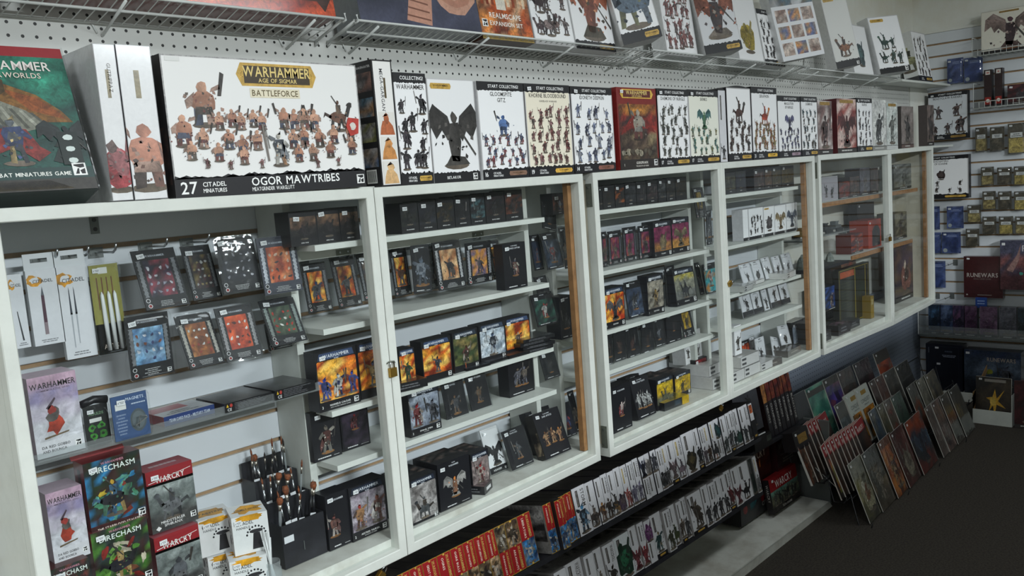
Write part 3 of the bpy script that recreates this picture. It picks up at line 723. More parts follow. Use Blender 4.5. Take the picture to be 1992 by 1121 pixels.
def st_spine(A, pal=('#555',), title='', bar='#4a4644', top=False, kind='man', fh=.44, strip=False, base='#d3d3d7', art=None, barx=.32, tx=.62):
    """narrow end panel: vertical title and logo bar, figure at the foot"""
    A.rect(0, 0, 1, 1, base, .08); A.up(); A.frame(0, 0, 1, 1, .0008, '#5a5a5e'); A.up()
    o = .06 if not top else -.42
    y1 = .93+o*0 if not top else .46
    A.rect(barx-.09, y1-.34, barx+.09, y1, bar, .5); A.up(); A.rect(barx-.045, y1-.32, barx+.01, y1-.02, '#e0d3a8' if bar != '#4a4644' else '#8a8682', .6)
    if title: A.text(title, tx, y1, .24, '#47423f', 'l', fit=.36 if not top else .4, rot=-90)
    if strip: A.rect(0, 0, 1, .1, '#17171b'); A.up(); A.rect(.3, .03, .8, .07, '#b8923f', .4)
    A.up(2)
    fy = (.04 if not strip else .12) if not top else .5
    A.fig(.5, fy, fh, list(pal), kind); A.up(4)
    if A.r.random() < .6: A.fig(.3+.4*A.r.random(), fy+.03, fh*.55, list(pal), 'man')
def st_redgold(A, title='', red_top=True, pal=None, half=.5):
    A.rect(0, 0, 1, 1, '#a9862f', .3); A.up(); g = .0018; gx, gy = .0007/A.w, g/A.h
    a0, a1 = ((half, 1-gy), (gy, half)) if red_top else ((gy, half), (half, 1-gy))
    A.rect(gx, a0[0], 1-gx, a0[1], '#96161c', .12)
    A.painting(gx, a1[0], 1-gx, a1[1], pal, 4, 7, .9); A.up(2)
    A.fig(.5, a1[0]+.03, (a1[1]-a1[0])*.8, [A.r.choice(pal) for _ in range(3)]+['#cfc6b4'], 'man'); A.up(4)
    A.text('WARHAMMER', .66, a0[1]-.03, .16, '#c9a85e', 'l', fit=(a0[1]-a0[0])*.9, rot=-90)
    A.rect(.63, a0[0]+.04, .66, a0[1]-.02, '#b8923f', .3)
    if title: A.text(title, .28, a0[1]-.06, .15, '#ecd9c6', 'l', fit=(a0[1]-a0[0])*.8, rot=-90)
    for yy in (gy*2, half, 1-gy*2): A.blob(.5, yy, .08, .02, '#d5ae4c', .3, n=6, jit=.1)
FIRE = ['#e8862a', '#d9581a', '#f2b13d', '#b33d14', '#7a2a12', '#f5c863']
def st_dark(A, title='WARHAMMER', sub='40,000', art=FIRE, vgrad=None, figs=(('man', ('#2b3f86', '#8a8f98', '#c9a24a')),), name=None, name2=None, num='1', head='#232a3a', tcol='#d9dde4', fh=.5, seal_=True, foot=.16):
    A.rect(0, 0, 1, 1, '#16161b', .1); A.up()
    A.painting(.03, foot, .97, .84, art, 5, 7, .8, vgrad=vgrad); A.up()
    A.poly([(0, .80), (.06, .85), (.94, .85), (1, .78), (1, 1), (0, 1)], '#15161b'); A.up()
    A.poly([(.06, .86), (.94, .86), (.9, .97), (.1, .97)], head, .15); A.poly([(0, foot-.04), (1, foot), (1, 0), (0, 0)], '#17161a', .1); A.up()
    if title: A.text(title, .5, .885, .055, tcol, 'c', fit=.78)
    if sub: A.text(sub, .5, .845, .022, tcol, 'c', fit=.3)
    if name: A.text(name, .5, foot*.42, .032, '#e6e6e4', 'c', fit=.62)
    if name2: A.text(name2, .5, foot*.2, .018, '#c9c9c6', 'c', fit=.6)
    if num: A.text(num, .06, foot*.3, .045, '#e6e6e4')
    if seal_: seal(A, .84, foot*.2, .11)
    A.up(2)
    n = len(figs)
    for i, (k, pal) in enumerate(figs): A.fig((i+.5)/n, foot+.01+A.r.uniform(0, .03), fh*A.r.uniform(.9, 1.05), list(pal), k); A.up(5)
def st_black(A, title=('PRIMARIS CAPTAIN',), pal=('#5a5f6a', '#8a7a6a'), kind='man', n=1, fh=.42, fy=.2, glow=None, foot=True, head='WARHAMMER', fx=.5, tcol='#d6d8dc', ttop=.9):
    A.rect(0, 0, 1, 1, '#14141a', .15); A.up()
    if glow: A.painting(.05, .06, .95, .8, glow, 5, 7, .6); A.up()
    if head: A.text(head, .5, ttop+.03, .022, tcol, 'c', fit=.5)
    for i, t in enumerate(title or ()): A.text(t, .5, ttop-.03-.05*i, .036, tcol, 'c', fit=.7, sx=.8)
    if foot: A.lines(.12, .03, .6, .075, 1, '#cfcfcf'); A.lines(.66, .03, .94, .06, 1, '#9a9a9a')
    A.up(2)
    for i in range(n): A.fig(fx+(i-(n-1)/2)*.26, fy+A.r.uniform(0, .03), fh, list(pal), kind, '#8a6038' if foot else '#55504a'); A.up(5)
def st_card(A, art=FIRE, pal=('#55606a', '#9a9a96', '#3a3f4a'), ornament=True, bits=False, title='WARHAMMER', name=None, inner=(.2, .2, .8, .82), n=1, bitcol=('#d9d9d6', '#a33a2c'), icons=True, dark='#15151a', grey='#74767a', kind='man'):
    A.rect(0, 0, 1, 1, dark, .12); A.up()
    x0, y0, x1, y1 = inner
    A.painting(x0, y0, x1, y1, art, 5, 6, .7)
    if ornament:
        for xx in (.04, .84):
            for j in range(9):
                yy = y0+(y1-y0)*(j/9.0)
                A.poly([(xx+.01, yy), (xx+.11, yy+.01), (xx+.09, yy+.05), (xx+.12, yy+.075), (xx, yy+.07), (xx+.03, yy+.04)], grey, .5)
    A.up(); A.text(title, .5, .875, .035, '#b9bec6', 'c', fit=.5)
    if name: A.text(name, .5, y0-.055, .026, '#cfcfcf', 'c', fit=.5)
    A.lines(.3, .03, .7, y0-.07, 4, '#a5a5a5')
    if icons:
        A.blob(.09, .15, .05, .05*A.w/A.h, '#cfcfcf', 0, n=12, jit=0); A.up(); A.blob(.09, .15, .036, .036*A.w/A.h, '#15151a', 0, n=12, jit=0); A.up(-1)
        A.blob(.11, .06, .05, .05*A.w/A.h, '#cfcfcf', 0, n=12, jit=0); A.up(); A.blob(.11, .06, .034, .034*A.w/A.h, '#8a2020', 0, n=12, jit=0); A.up(-1)
    seal(A, .84, .03, .1)
    A.up(3)
    if bits:
        for j in range(4):
            for i in range(4):
                if A.r.random() < .2: continue
                cx = x0+(x1-x0)*(i+.5)/4; cy = y0+(y1-y0)*(j+.6)/4.6
                A.blob(cx, cy, .035+.02*A.r.random(), .022, A.r.choice(bitcol), .3, n=7, jit=.4, ang=A.r.random()*3)
    else:
        for i in range(n): A.fig((x0+x1)/2+(i-(n-1)/2)*.2, y0+.02, (y1-y0)*.7, list(pal), kind); A.up(5)
def st_mag(A, pal=None, vgrad=None, band=None, title=None, bcol='#555248', tcol='#e6e2d6', fig=None, fpal=None):
    A.painting(0, 0, 1, 1, pal, 6, 8, .32, vgrad=vgrad); A.up(2)
    for _ in range(5): A.blob(A.r.uniform(.1, .9), A.r.uniform(.1, .7), .16, .12, A.r.choice(pal), .4, jit=.5, ang=A.r.random()*3); A.up(.5)
    A.up()
    if fig: A.fig(.5, .12, .6, list(fpal), fig); A.up(5)
    if band: A.rect(0, band[0], 1, band[1], bcol, .2); A.up()
    if title: A.text(title, .5, (band[0] if band else .85)+.02, ((band[1]-band[0])*.55 if band else .08), tcol, 'c', fit=.85)
def st_plain(A, base='#777', lines=None, **kw):
    A.rect(0, 0, 1, 1, base, .15)
    if lines: A.up(); A.lines(.15, .3, .85, .7, lines, '#bbbbbb')
ORD = 'first second third fourth fifth sixth seventh eighth ninth tenth eleventh twelfth thirteenth fourteenth fifteenth sixteenth seventeenth eighteenth nineteenth twentieth'.split()
def nth(i):
    if i < 20: return ORD[i]
    t = {2: 'twenty', 3: 'thirty', 4: 'forty'}[(i+1)//10]
    return {2: 'twentieth', 3: 'thirtieth', 4: 'fortieth'}[(i+1)//10] if (i+1) % 10 == 0 else t+'-'+ORD[(i+1) % 10-1]
# ================================================================== boxes standing on top of the cabinets
TOPG = 'game boxes standing on top of the cabinets'
def on_top(q): q.loc.z = zt(q.loc.x + q.w/2) + .001 + q.lean*0; return q
GREEN = ['#1d6a58', '#2f8f74', '#15423c', '#0f2b2a', '#3fae8a', '#224c44']
def st_under(A):
    A.painting(0, .08, 1, .93, GREEN, 8, 10, .6, vgrad=[['#16302e', '#1c4a42'], ['#1d5a4c', '#2b7a66', '#1a3c38'], ['#2c8b70', '#3aa486', '#1f5c4d']])
    A.rect(0, .93, 1, 1, '#8e2128', .1); A.up(); A.text('STARTER SET', .5, .948, .03, '#e8d9cc', 'l', fit=.4); A.up(2)
    # big bearded warrior in an ochre hooded cloak with grey robes
    A.poly([(.36, .45), (.42, .6), (.52, .70), (.60, .735), (.72, .73), (.84, .66), (.93, .55), (.97, .47), (.80, .47), (.62, .5)], '#7a5426', .8); A.up()
    A.poly([(.70, .70), (.84, .64), (.92, .54), (.94, .49), (.80, .55)], '#8a4a20', .8); A.poly([(.40, .5), (.5, .64), (.57, .68), (.5, .54)], '#5f451f', .8); A.up()
    A.poly([(.50, .50), (.56, .62), (.66, .63), (.78, .55), (.86, .44), (.74, .40), (.6, .41), (.48, .45)], '#77786c', .6); A.up()
    for k in range(7): A.poly([(.55+.04*k, .62-.014*k), (.565+.04*k, .62-.014*k), (.60+.045*k, .43), (.585+.045*k, .425)], '#9a9b8e' if k % 2 else '#4f5048', .5)
    A.up(); A.poly([(.54, .64), (.52, .72), (.55, .78), (.60, .81), (.67, .805), (.715, .76), (.715, .68), (.68, .645)], '#4a3a20', .5); A.up()
    A.poly([(.575, .70), (.57, .76), (.60, .785), (.655, .785), (.685, .75), (.68, .70), (.63, .68)], '#9a7f62', .4); A.up()
    A.poly([(.575, .755), (.58, .79), (.63, .805), (.675, .79), (.685, .755), (.65, .77), (.61, .77)], '#8d8f8c', .4); A.poly([(.58, .72), (.60, .715), (.63, .72), (.66, .715), (.68, .725), (.67, .66), (.63, .63), (.59, .66)], '#8d8f8c', .5); A.up()
    A.rect(.60, .742, .622, .75, '#2a2018'); A.rect(.645, .742, .667, .75, '#2a2018'); A.poly([(.628, .745), (.64, .745), (.642, .725), (.625, .725)], '#7d6248', .3)
    A.up(); A.poly([(.56, .22), (.60, .36), (.66, .44), (.76, .42), (.80, .3), (.84, .26), (.78, .2), (.7, .3)], '#7c2a26', .8)
    A.poly([(.80, .34), (.98, .44), (.97, .42)], '#1a2628'); A.poly([(.86, .30), (.90, .38), (.97, .37), (1, .32), (.95, .27)], '#16211f', .4); A.poly([(.84, .2), (.88, .3), (.95, .28), (.93, .16)], '#182422', .4)
    A.fig(.7, .18, .34, ['#2c4a8a', '#b79a4c', '#5a6066', '#38404a'], 'man'); A.up(5)
    A.fig(.5, .12, .22, ['#3a4a30', '#5a6a3c', '#2a3a2c'], 'ogre'); A.up(5)
    A.fig(.92, .22, .26, ['#1c2a2c', '#24383a', '#182224'], 'winged', '#1a2a28'); A.up(5)
    A.text('WARHAMMER', .93, .83, .062, '#d9d2cc', 'r', fit=.9); A.text('UNDERWORLDS', .88, .775, .036, '#d9c9bc', 'r', fit=.7); A.up()
    A.rect(0, .08, 1, .155, '#1f3a38', .1); A.up(); A.text('ARENA COMBAT MINIATURES GAME', .9, .10, .026, '#e8e8e2', 'r', fit=1.0)
    seal(A, .91, .095, .06); A.up(-1)
    A.rect(.88, .17, .97, .40, '#14211f'); A.up()
    for yy in (.36, .28, .20): A.blob(.925, yy, .022, .02, '#c9d4d0', 0, n=8, jit=.1)
    A.up(-1); A.rect(0, 0, 1, .08, '#33302c', .5); A.poly([(.3, .01), (.9, .01), (.8, .07), (.4, .06)], '#7a6a45', .6)
m = None
q = raw(.245, -.012, zt(.4)+.024, .395, .279, 19)
o = carton('starter_set_box', q, .075, st_under, 3, 'green fantasy starter set box with red top edge leaning back on the first cabinet', TOPG, body='#2a3a38', mat='print_satin', sticker=False)
m = MB(); m.box(-.001, .077, -.001, .396, .079, .280); m.box(.3955, -.001, -.001, .3975, .079, .280); m.m = 0
m2 = MB(); m2.box(.3960, -.0015, -.001, .3985, .085, .281); m2.obj('film_wrap', ['film_wrap'], o)

def sp_white(pal, kind, title=None, fh=.42, gold=True):
    def f(A):
        A.rect(0, 0, 1, 1, '#e3e3e4', .06); A.up(); A.frame(0, 0, 1, 1, .0012, '#8a8a8c'); A.up(2)
        if gold: A.rect(.42, .66, .58, .84, '#8f8468', .5)
        if title: A.text(title, .52, .88, .17, '#6a6664', 'l', fit=.42, rot=-90)
        A.up(); A.fig(.5, .06, fh, pal, kind); A.up(5)
    return f
q = on_top(face('T', (585, 1040), (695, 1040), (480, 222), Y=.002, lean=0))
carton('game_box', q, .19, sp_white(['#a3454a', '#b9777a', '#6d5a58'], 'bulk', 'GUTRIPPAZ', .38), 11, 'narrow white box end with crimson monster, glossy film on it, beside the green box', TOPG, mat='print_gloss', sticker=False, body='#d5d7d8')
q = on_top(face('T', (700, 1035), (873, 1027), (605, 225), Y=.002, lean=0))
carton('game_box', q, .19, sp_white(['#c98e78', '#a06a58', '#d9a890', '#5a4a44'], 'ogre', None, .5), 12, 'narrow white box end with a bare chested giant beside the widest box', TOPG, mat='print_gloss', sticker=False, side=lambda A: A.rect(0, 0, 1, 1, '#1a181b'))
# widest box
q = on_top(face('z', (343, 383.5), (713, 361.5), (316, 101), Y=.003, lean=0)); q.w = 1.262-q.loc.x
OG = ['#c99a80', '#b5826a', '#8a3f34', '#4f5a78', '#6a5a4c']
def st_battle(A):
    A.rect(0, 0, 1, 1, '#e9e8e6'); A.up(); A.frame(0, 0, 1, 1, .003, '#a9a7a6', .6); A.up()
    A.rect(0, 0, 1, .135, '#16151a'); rough_edge(A, .135, '#16151a', n=40, amp=.016); A.up()
    A.text('27', .025, .03, .085, '#f4f4f2'); A.text('CITADEL', .125, .075, .032, '#f4f4f2', fit=.11); A.text('MINIATURES', .125, .032, .028, '#f4f4f2', fit=.11)
    A.text('OGOR MAWTRIBES', .36, .062, .062, '#f4f4f2', fit=.48); A.text('MEATGRINDER WARGLUTT', .36, .022, .028, '#e9e9e7', fit=.22)
    seal(A, .945, .03, .045)
    logo_plate(A, .34, .80, .76, .97); A.rect(.40, .715, .66, .785, '#e4dac0', .1); A.up(); A.text('BATTLEFORCE', .53, .728, .045, '#5a4a22', 'c', fit=.24)
    A.rect(.02, .955, .085, .985, '#dcdcd9'); A.up(2)
    A.fig(.17, .50, .37, OG, 'ogre'); A.fig(.87, .46, .25, ['#6a4a3c', '#3f3a38', '#8a6a4c'], 'beast'); A.up(6)
    A.fig(.065, .36, .26, OG, 'ogre'); A.up(3)
    for i in range(5): A.fig(.235+.052*i+.01*(i % 2), .475+.02*(i % 2), .155, OG, 'ogre')
    for i in range(4): A.fig(.56+.055*i, .48-.01*(i % 2), .19, OG, 'ogre')
    A.up(6)
    for i, (x, y) in enumerate([(.15, .345), (.27, .335), (.335, .29), (.41, .325), (.60, .33), (.66, .35), (.745, .335), (.83, .36), (.93, .38)]): A.fig(x, y, .175, OG, 'ogre')
    A.up(6)
    for (x, y) in [(.09, .265), (.215, .25), (.335, .22), (.62, .225), (.70, .23), (.80, .25), (.93, .27)]: A.fig(x, y, .16, OG, 'ogre')
    A.up(6); A.fig(.52, .2, .27, ['#8a9098', '#c98a4c', '#5a6470', '#d9d4c8'], 'man'); A.poly([(.455, .24), (.463, .24), (.448, .52), (.436, .52)], '#77706a'); A.up(4)
    for (x, y) in [(.155, .205), (.265, .19), (.72, .175), (.84, .185), (.42, .19)]: A.fig(x, y, .075, ['#a35a5a', '#7a6a4c', '#8a4a4a'], 'man')
    A.up(3); A.poly([(.925, .42), (.975, .44), (.985, .56), (.92, .57), (.905, .5)], '#b8392f', .4); A.up(); A.blob(.945, .5, .018, .03, '#d9d2c9', .2)
def st_darkside(A):
    A.rect(0, 0, 1, 1, '#1c191c', .4); A.up(); A.painting(.1, .1, .9, .5, ['#2a2226', '#4a3630', '#17141a'], 4, 8, .8)
carton('battleforce_box', q, .085, st_battle, 21, 'widest white box showing a crowd of ogre figures with a gold logo on top', TOPG, sticker=False, side=st_darkside)
# black framed box with four portraits on its side
q = on_top(face('U', (705, 968), (806, 960), (655, 305), Y=.002, lean=0))
def st_garg(A):
    A.rect(0, 0, 1, 1, '#e9e7e4'); A.up(); A.frame(0, 0, 1, 1, .0035, '#1b1a1d'); A.up()
    A.text('MEGA-GARGANT', .35, .93, .16, '#4a4a4e', 'l', fit=.36, rot=-90); A.rect(.52, .70, .62, .86, '#5a4a2a', .4)
    for i, c in enumerate((['#b5643c', '#8a4a30'], ['#c98a4c', '#5a4030'], ['#d9b07c', '#3a302c'])):
        y = .60-.195*i-.19; A.up(); A.rect(.12, y, .9, y+.18, '#dfdcd6'); A.up(); A.poly([(.14, y), (.88, y), (.8, y+.07), (.62, y+.11), (.3, y+.11), (.2, y+.06)], c[0], .4); A.up(); A.blob(.5, y+.125, .17, .04, c[0], .3); A.poly([(.3, y+.14), (.5, y+.175), (.7, y+.14), (.6, y+.155)], c[1], .4); A.up()
def st_gargside(A):
    A.rect(0, 0, 1, 1, '#151417'); A.up()
    A.text('KRAKEN-EATER', .95, .945, .018, '#dcdcdc', 'r', fit=.5)
    for j, cc in enumerate((['#7a5a50', '#3c3434'], ['#4a6a7c', '#8a6a4c'], ['#6f6f3c', '#4c4c34'], ['#3f5a7c', '#8a7a6c'])):
        y = .76-.2*j
        for xx in (.04, .52): A.painting(xx, y, xx+.44, y+.15, cc+['#8a8684'], 3, 3, .8)
    A.up(); A.rect(.6, .03, .88, .14, '#dcdcd8'); A.up()
    for i in range(9): A.rect(.62+.028*i, .04, .62+.028*i+.014, .13, '#222222')
carton('game_box', q, .14, st_garg, 31, 'tall black edged box with giant portraits on its end and dark side', TOPG, sticker=False, side=st_gargside, body='#171619')
rows = [
 # bl, br, tl, kind of call, label
 ('U', (808, 958), (972, 945), (765, 368), dict(style=st_collect, band='COLLECTING!', title=('WARHAMMER',), num='', pal=('#2c2a30', '#4a3f4a', '#1f1d24'), feature=None, n=(4, 3)), 'white box of black armoured riders with a black title band at its foot', '#1b1a1d'),
 ('U', (976, 945), (1215, 930), (935, 397), dict(style=st_white, pal=('#3a3633', '#2c2927', '#4c4743', '#55504a'), feature='winged', fh=.62, fy=.14, plate_at='top', bandw=.09, name="BE'LAKOR", title=None), 'white box with one large black winged demon', '#dddddd'),
 ('V', (-52, 930), (186, 918), (-93, 417), dict(style=st_collect, title=('GLOOMSPITE', 'GITZ'), num='16', pal=('#b8474a', '#3f5a8a', '#8a3a3c', '#5a6a8c'), feature='ogre', fpal=('#4a6aa0', '#5f7fb5', '#2f4f80'), gold='#8a6a58'), 'white box with a blue giant above small red hooded figures', '#e4e4e6'),
 ('V', (190, 915), (421, 898), (163, 427), dict(style=st_collect, title=('KHORNE BLOODBOUND',), sub='GOREBLADE WARBAND', num='19', pal=('#a34a44', '#7a3a36', '#6a5a50', '#b5777a'), cream='#ece4d0', n=(5, 6), gold='#e0b04c'), 'cream coloured box crowded with small red warriors', '#1b1a1d'),
 ('V', (426, 898), (636, 878), (412, 440), dict(style=st_collect, title=('IDONETH DEEPKIN',), num='14', pal=('#4a5a8a', '#7a8ab5', '#3a4060', '#a5a9b5'), n=(4, 5), gold='#8a5a50'), 'white box of slender blue sea elf figures', '#1b1a1d'),
]
for i, (r, bl, br, tl, kw, lab, body) in enumerate(rows):
    q = on_top(face(r, bl, br, tl, Y=.004, lean=0)); kw = dict(kw); st = kw.pop('style')
    carton('game_box', q, .07, st, 40+i, lab, TOPG, body=body, sticker=i > 2, **kw)
def st_gors(A):
    A.rect(0, 0, 1, 1, '#7a1f1c', .2); A.up()
    A.painting(.03, .03, .97, .80, ['#5a3a2c', '#3a2a24', '#8a5a34', '#6a4a3a'], 7, 10, .9, vgrad=[['#4a3a30', '#2a2320', '#6a5a44'], ['#5a4a3c', '#8a7a5c', '#3a2c28'], ['#5a2a24', '#3c2a2a', '#8a2a24'], ['#a3622c', '#6a3a24', '#c9883c']]); A.up(2)
    A.poly([(.05, .42), (.3, .62), (.5, .66), (.75, .62), (.95, .44), (.7, .5), (.3, .5)], '#7a2420', .7); A.up(); A.fig(.5, .36, .44, ['#a39a8c', '#5a544c', '#c9c2b4', '#7a3028'], 'ogre', '#3a302a'); A.up(6)
    for i in range(8): A.blob(.1+.11*i, .2+.05*A.r.random(), .06, .04, A.r.choice(['#8a8474', '#5a5246', '#a39a86']), .7, jit=.4)
    A.up(); logo_plate(A, .08, .87, .92, .98, gold='#d9b04c', dark='#5a1a18'); A.rect(0, 0, 1, .12, '#2a2423', .2); A.up()
    A.text('GORSPRAKK', .55, .06, .03, '#e4e0d8', 'c', fit=.5); A.text('THE MOUTH OF MORK', .55, .025, .018, '#d9d4ca', 'c', fit=.5); A.text('1', .1, .04, .03, '#e4e0d8'); seal(A, .86, .03, .09)
q = on_top(face('V', (660, 882), (862, 868), (650, 450), Y=.004, lean=0))
carton('game_box', q, .08, st_gors, 46, 'dark red box with a painted battle scene and gold logo', TOPG, body='#6d2422', side=lambda A: (A.rect(0, 0, 1, 1, '#8a2a28', .25), A.up(), A.rect(.2, .4, .7, .8, '#b5847a', .5)))
rows = [
 ('V', (868, 866), (1026, 856), (856, 458), dict(style=st_collect, title=('DAEMONS OF NURGLE',), num='17', pal=('#4a5048', '#6a6a60', '#8a8a7c', '#3a3a36'), n=(5, 5)), 'white box of grey insect and plague figures'),
 ('V', (1027, 856), (1180, 840), (1020, 463), dict(style=st_collect, title=('SKINKS',), num='17', pal=('#3f8a8a', '#5a7a4a', '#4aa39a', '#a3984a'), feature='winged', fpal=('#3f9a9a', '#2f7a7a', '#4a8a5a'), cream='#e9e9dc', n=(4, 5)), 'off white box of small turquoise lizard figures'),
 ('V', (1181, 838), (1217, 835), (1172, 463), dict(style=st_spine, pal=('#5a5a5e', '#3a3a3e'), title=None, fh=.2), 'slim white box end with black curved top and grey rows of figures'),
 ('W', (49, 835), (171, 828), (48, 450), dict(style=st_collect, band='', title=(), num='', pal=('#5a3a34', '#3a3a38', '#6a4a40'), feature='beast', n=(5, 4)), 'white box back listing tiny figures in rows, black arched lid'),
 ('W', (176, 828), (306, 808), (172, 441), dict(style=st_collect, title=('SERAPHON',), num='21', pal=('#c9762c', '#a34a2c', '#8a8a3c', '#c9a24a'), feature='beast', fpal=('#b8442c', '#c9762c', '#6a3a2c'), gold='#e0b23c', n=(5, 6)), 'white box with a red lizard rider above orange lizard troops'),
 ('W', (309, 805), (425, 795), (307, 478), dict(style=st_collect, title=('MAGGOTKIN', 'OF NURGLE'), num='', pal=('#4a4a8a', '#6a6a9a', '#3a3a5a'), feature='winged', fpal=('#5a5a9a', '#6a6aa8', '#3a3a5a'), gold='#a08a98'), 'white box with violet winged insects over purple foot figures'),
 ('W', (429, 797), (512, 790), (428, 484), dict(style=st_collect, title=('DAEMONS',), num='', pal=('#4a4640', '#6a5a4a', '#3a6a7a'), n=(5, 4)), 'slim white box of dark figures beneath one blue banner'),
]
for i, (r, bl, br, tl, kw, lab) in enumerate(rows):
    q = on_top(face(r, bl, br, tl, Y=.004, lean=0)); kw = dict(kw); st = kw.pop('style')
    o = carton('game_box', q, .07, st, 60+i, lab, TOPG, body='#1b1a1d', sticker=(i < 2), **kw)
    if i in (2, 3):
        m = MB(); n = 8; pts = [(q.w*k/n, q.h + .009*math.sin(math.pi*k/n)+.0002) for k in range(n+1)]
        m.cur = (*lin('#17171a'), 0)
        for k in range(n): m.hexa([(pts[k][0], 0, q.h+.0001), (pts[k+1][0], 0, q.h+.0001), (pts[k+1][0], .06, q.h+.0001), (pts[k][0], .06, q.h+.0001), (pts[k][0], 0, pts[k][1]), (pts[k+1][0], 0, pts[k+1][1]), (pts[k+1][0], .06, pts[k+1][1]), (pts[k][0], .06, pts[k][1])])
        m.obj('arched_lid', ['print_satin'], o, ink=True)
def st_art(cols, name='', plate=True, fig='man', fpal=('#8a5a50', '#4a3a38', '#c9b8a8'), foot='#33302e'):
    def f(A):
        A.painting(0, .08, 1, 1, cols, 5, 8, .6); A.rect(0, 0, 1, .09, foot); A.up(2); A.fig(.5, .12, .66, list(fpal), fig); A.up(5)
        if plate: A.rect(.15, .92, .85, .98, '#9c7c3c', .5)
        A.up(); A.lines(.15, .02, .8, .07, 1, '#c9c9c5')
    return f
more = [
 ((515, 788), (588, 783), (510, 506), st_art(['#9a8a88', '#c9c0bc', '#6a5452', '#8a6a66'], fpal=('#5a3a38', '#3a2a2c', '#8a5a50')), 'pale painted box with a brown horned figure and torn top', '#8a7a76', .05),
 ((614, 785), (712, 776), (608, 498), st_art(['#a3564c', '#c9a8a0', '#7a2f2c', '#d9c4bc'], fpal=('#7a1f22', '#b5403c', '#4a2022'), fig='winged'), 'box with a crimson horned demon painting and dark maroon side', '#57262a', .16),
 ((716, 778), (795, 770), (703, 495), None, 'slim white box under a black band, blue grey figures, near the corner', '#1b1a1d', .06),
 ((796, 771), (867, 763), (790, 503), st_art(['#d5d6d2', '#c9cac8', '#dfe0dd'], plate=False, fpal=('#4a4e50', '#6a6e70', '#3a3c3e'), foot='#8a8a86'), 'white box with one tall thin grey statue figure', '#cfd0ce', .06),
 ((870, 763), (926, 756), (868, 516), st_art(['#cfd4d0', '#bfc8c4', '#d9dcd8'], fpal=('#7a8078', '#9aa098', '#5a605a'), foot='#c9cac8'), 'white box with a pale green grey robed figure and gold logo', '#cfd0ce', .06),
 ((945, 765), (1008, 758), (943, 545), st_art(['#7a6f6a', '#5a524e', '#8a807c'], plate=False, fpal=('#4a4442', '#5f5854', '#3a3432'), foot='#5a4640'), 'dull brown box standing alone near the corner end of the cabinets', '#4c4644', .06),
]
for i, (bl, br, tl, st, lab, body, d) in enumerate(more):
    q = on_top(face('W', bl, br, tl, Y=.004, lean=0))
    if st is None: carton('game_box', q, d, st_collect, 80+i, lab, TOPG, body=body, title=('DISCIPLES',), num='', pal=('#4a4a60', '#6a4a44', '#3a3a40'), n=(5, 4))
    else: carton('game_box', q, d, st, 80+i, lab, TOPG, body=body, sticker=False)

# ================================================================== boxes leaning on the wire shelves
TG = 'boxes leaning back on the wire shelves'
def up_face(r, bl, br, tl, lean=9, yaw=0, h=None, Y=.082, z=2.020):
    q = face(r, bl, br, tl, Y=Y, lean=lean, yaw=yaw, h=h); return q
BROWN = ['#c9622c', '#a3441f', '#d98a44', '#6a2c18', '#8a5a3c', '#d9b08a']
def st_fiery(A):
    A.painting(0, 0, 1, 1, FIRE, 10, 8, .7, vgrad=[['#b8361f', '#c9502a', '#7a2416'], ['#e87a2c', '#d9581a', '#f2b13d'], FIRE]); A.up(2)
    for i in range(7): A.blob(A.r.random(), .1+.3*A.r.random(), .06, .12, A.r.choice(['#f4e6c4', '#3a2018', '#f2a04a', '#7a2a1a']), .6, jit=.5)
q = raw(.62, .060, 2.022, .655, .30, 9); q.loc.y = .075
carton('board_game_box', q, .09, st_fiery, 101, 'big fiery orange and red box lying against the pegboard on the nearest wire shelf', TG, body='#6d2a20', mat='print_gloss', sticker=False)
q = raw(.34, .075, 2.020, .25, .22, 9)
carton('wrapped_box', q, .09, st_art(['#8a8f98', '#4a5060', '#b5b8be', '#2a2e3a'], plate=False), 102, 'dark blue grey box in crumpled clear film on the nearest wire shelf', TG, body='#4a4c54', mat='print_gloss', sticker=False)
def st_terrain(A):
    A.painting(0, 0, 1, 1, ['#4a4a5c', '#3a3a4a', '#5a5a70'], 6, 5, .25); A.up(2)
    A.poly([(.36, .06), (.56, .03), (.60, .3), (.47, .55)], '#d9a08a', .2); A.up()
    for k in range(6): A.poly([(.37+.018*k, .10+.07*k), (.56-.002*k, .07+.07*k), (.56-.002*k, .085+.07*k), (.37+.018*k, .115+.07*k)], '#8a5a4c')
    A.blob(.80, .52, .22, .36, '#dba690', .25, n=20, jit=.04); A.up(); A.blob(.80, .56, .2, .34, '#c98f7a', .2, n=20, jit=.04); A.up(); A.blob(.80, .60, .17, .3, '#e0b09c', .2, n=20, jit=.04); A.up()
    A.blob(.80, .66, .13, .24, '#a06a5a', .3, n=18, jit=.05); A.up(); A.fig(.2, .3, .5, ['#b56a5a', '#7a4a44', '#c9a89a'], 'man')
q = face('U', (590, 97), (1222, 170), (480, -300), Y=.080, lean=10, h=.29)
q.loc = onY(px('U', (592, 80)), .080); q.loc.z = 2.020; q.w = onY(px('U', (1224, 165)), .080).x - q.loc.x; q.h = .30
o = carton('terrain_set_box', q, .10, st_terrain, 103, 'dark slate box with salmon coloured round terrain pieces, in shiny film', TG, body='#8c8f92', mat='print_gloss', sticker=False)
m = MB(); m.box(-.004, -.0035, -.003, q.w+.001, -.0028, q.h+.003); m.box(-.0045, -.003, -.003, -.0035, .10, q.h+.003); m.obj('film_wrap', ['film_wrap'], o)
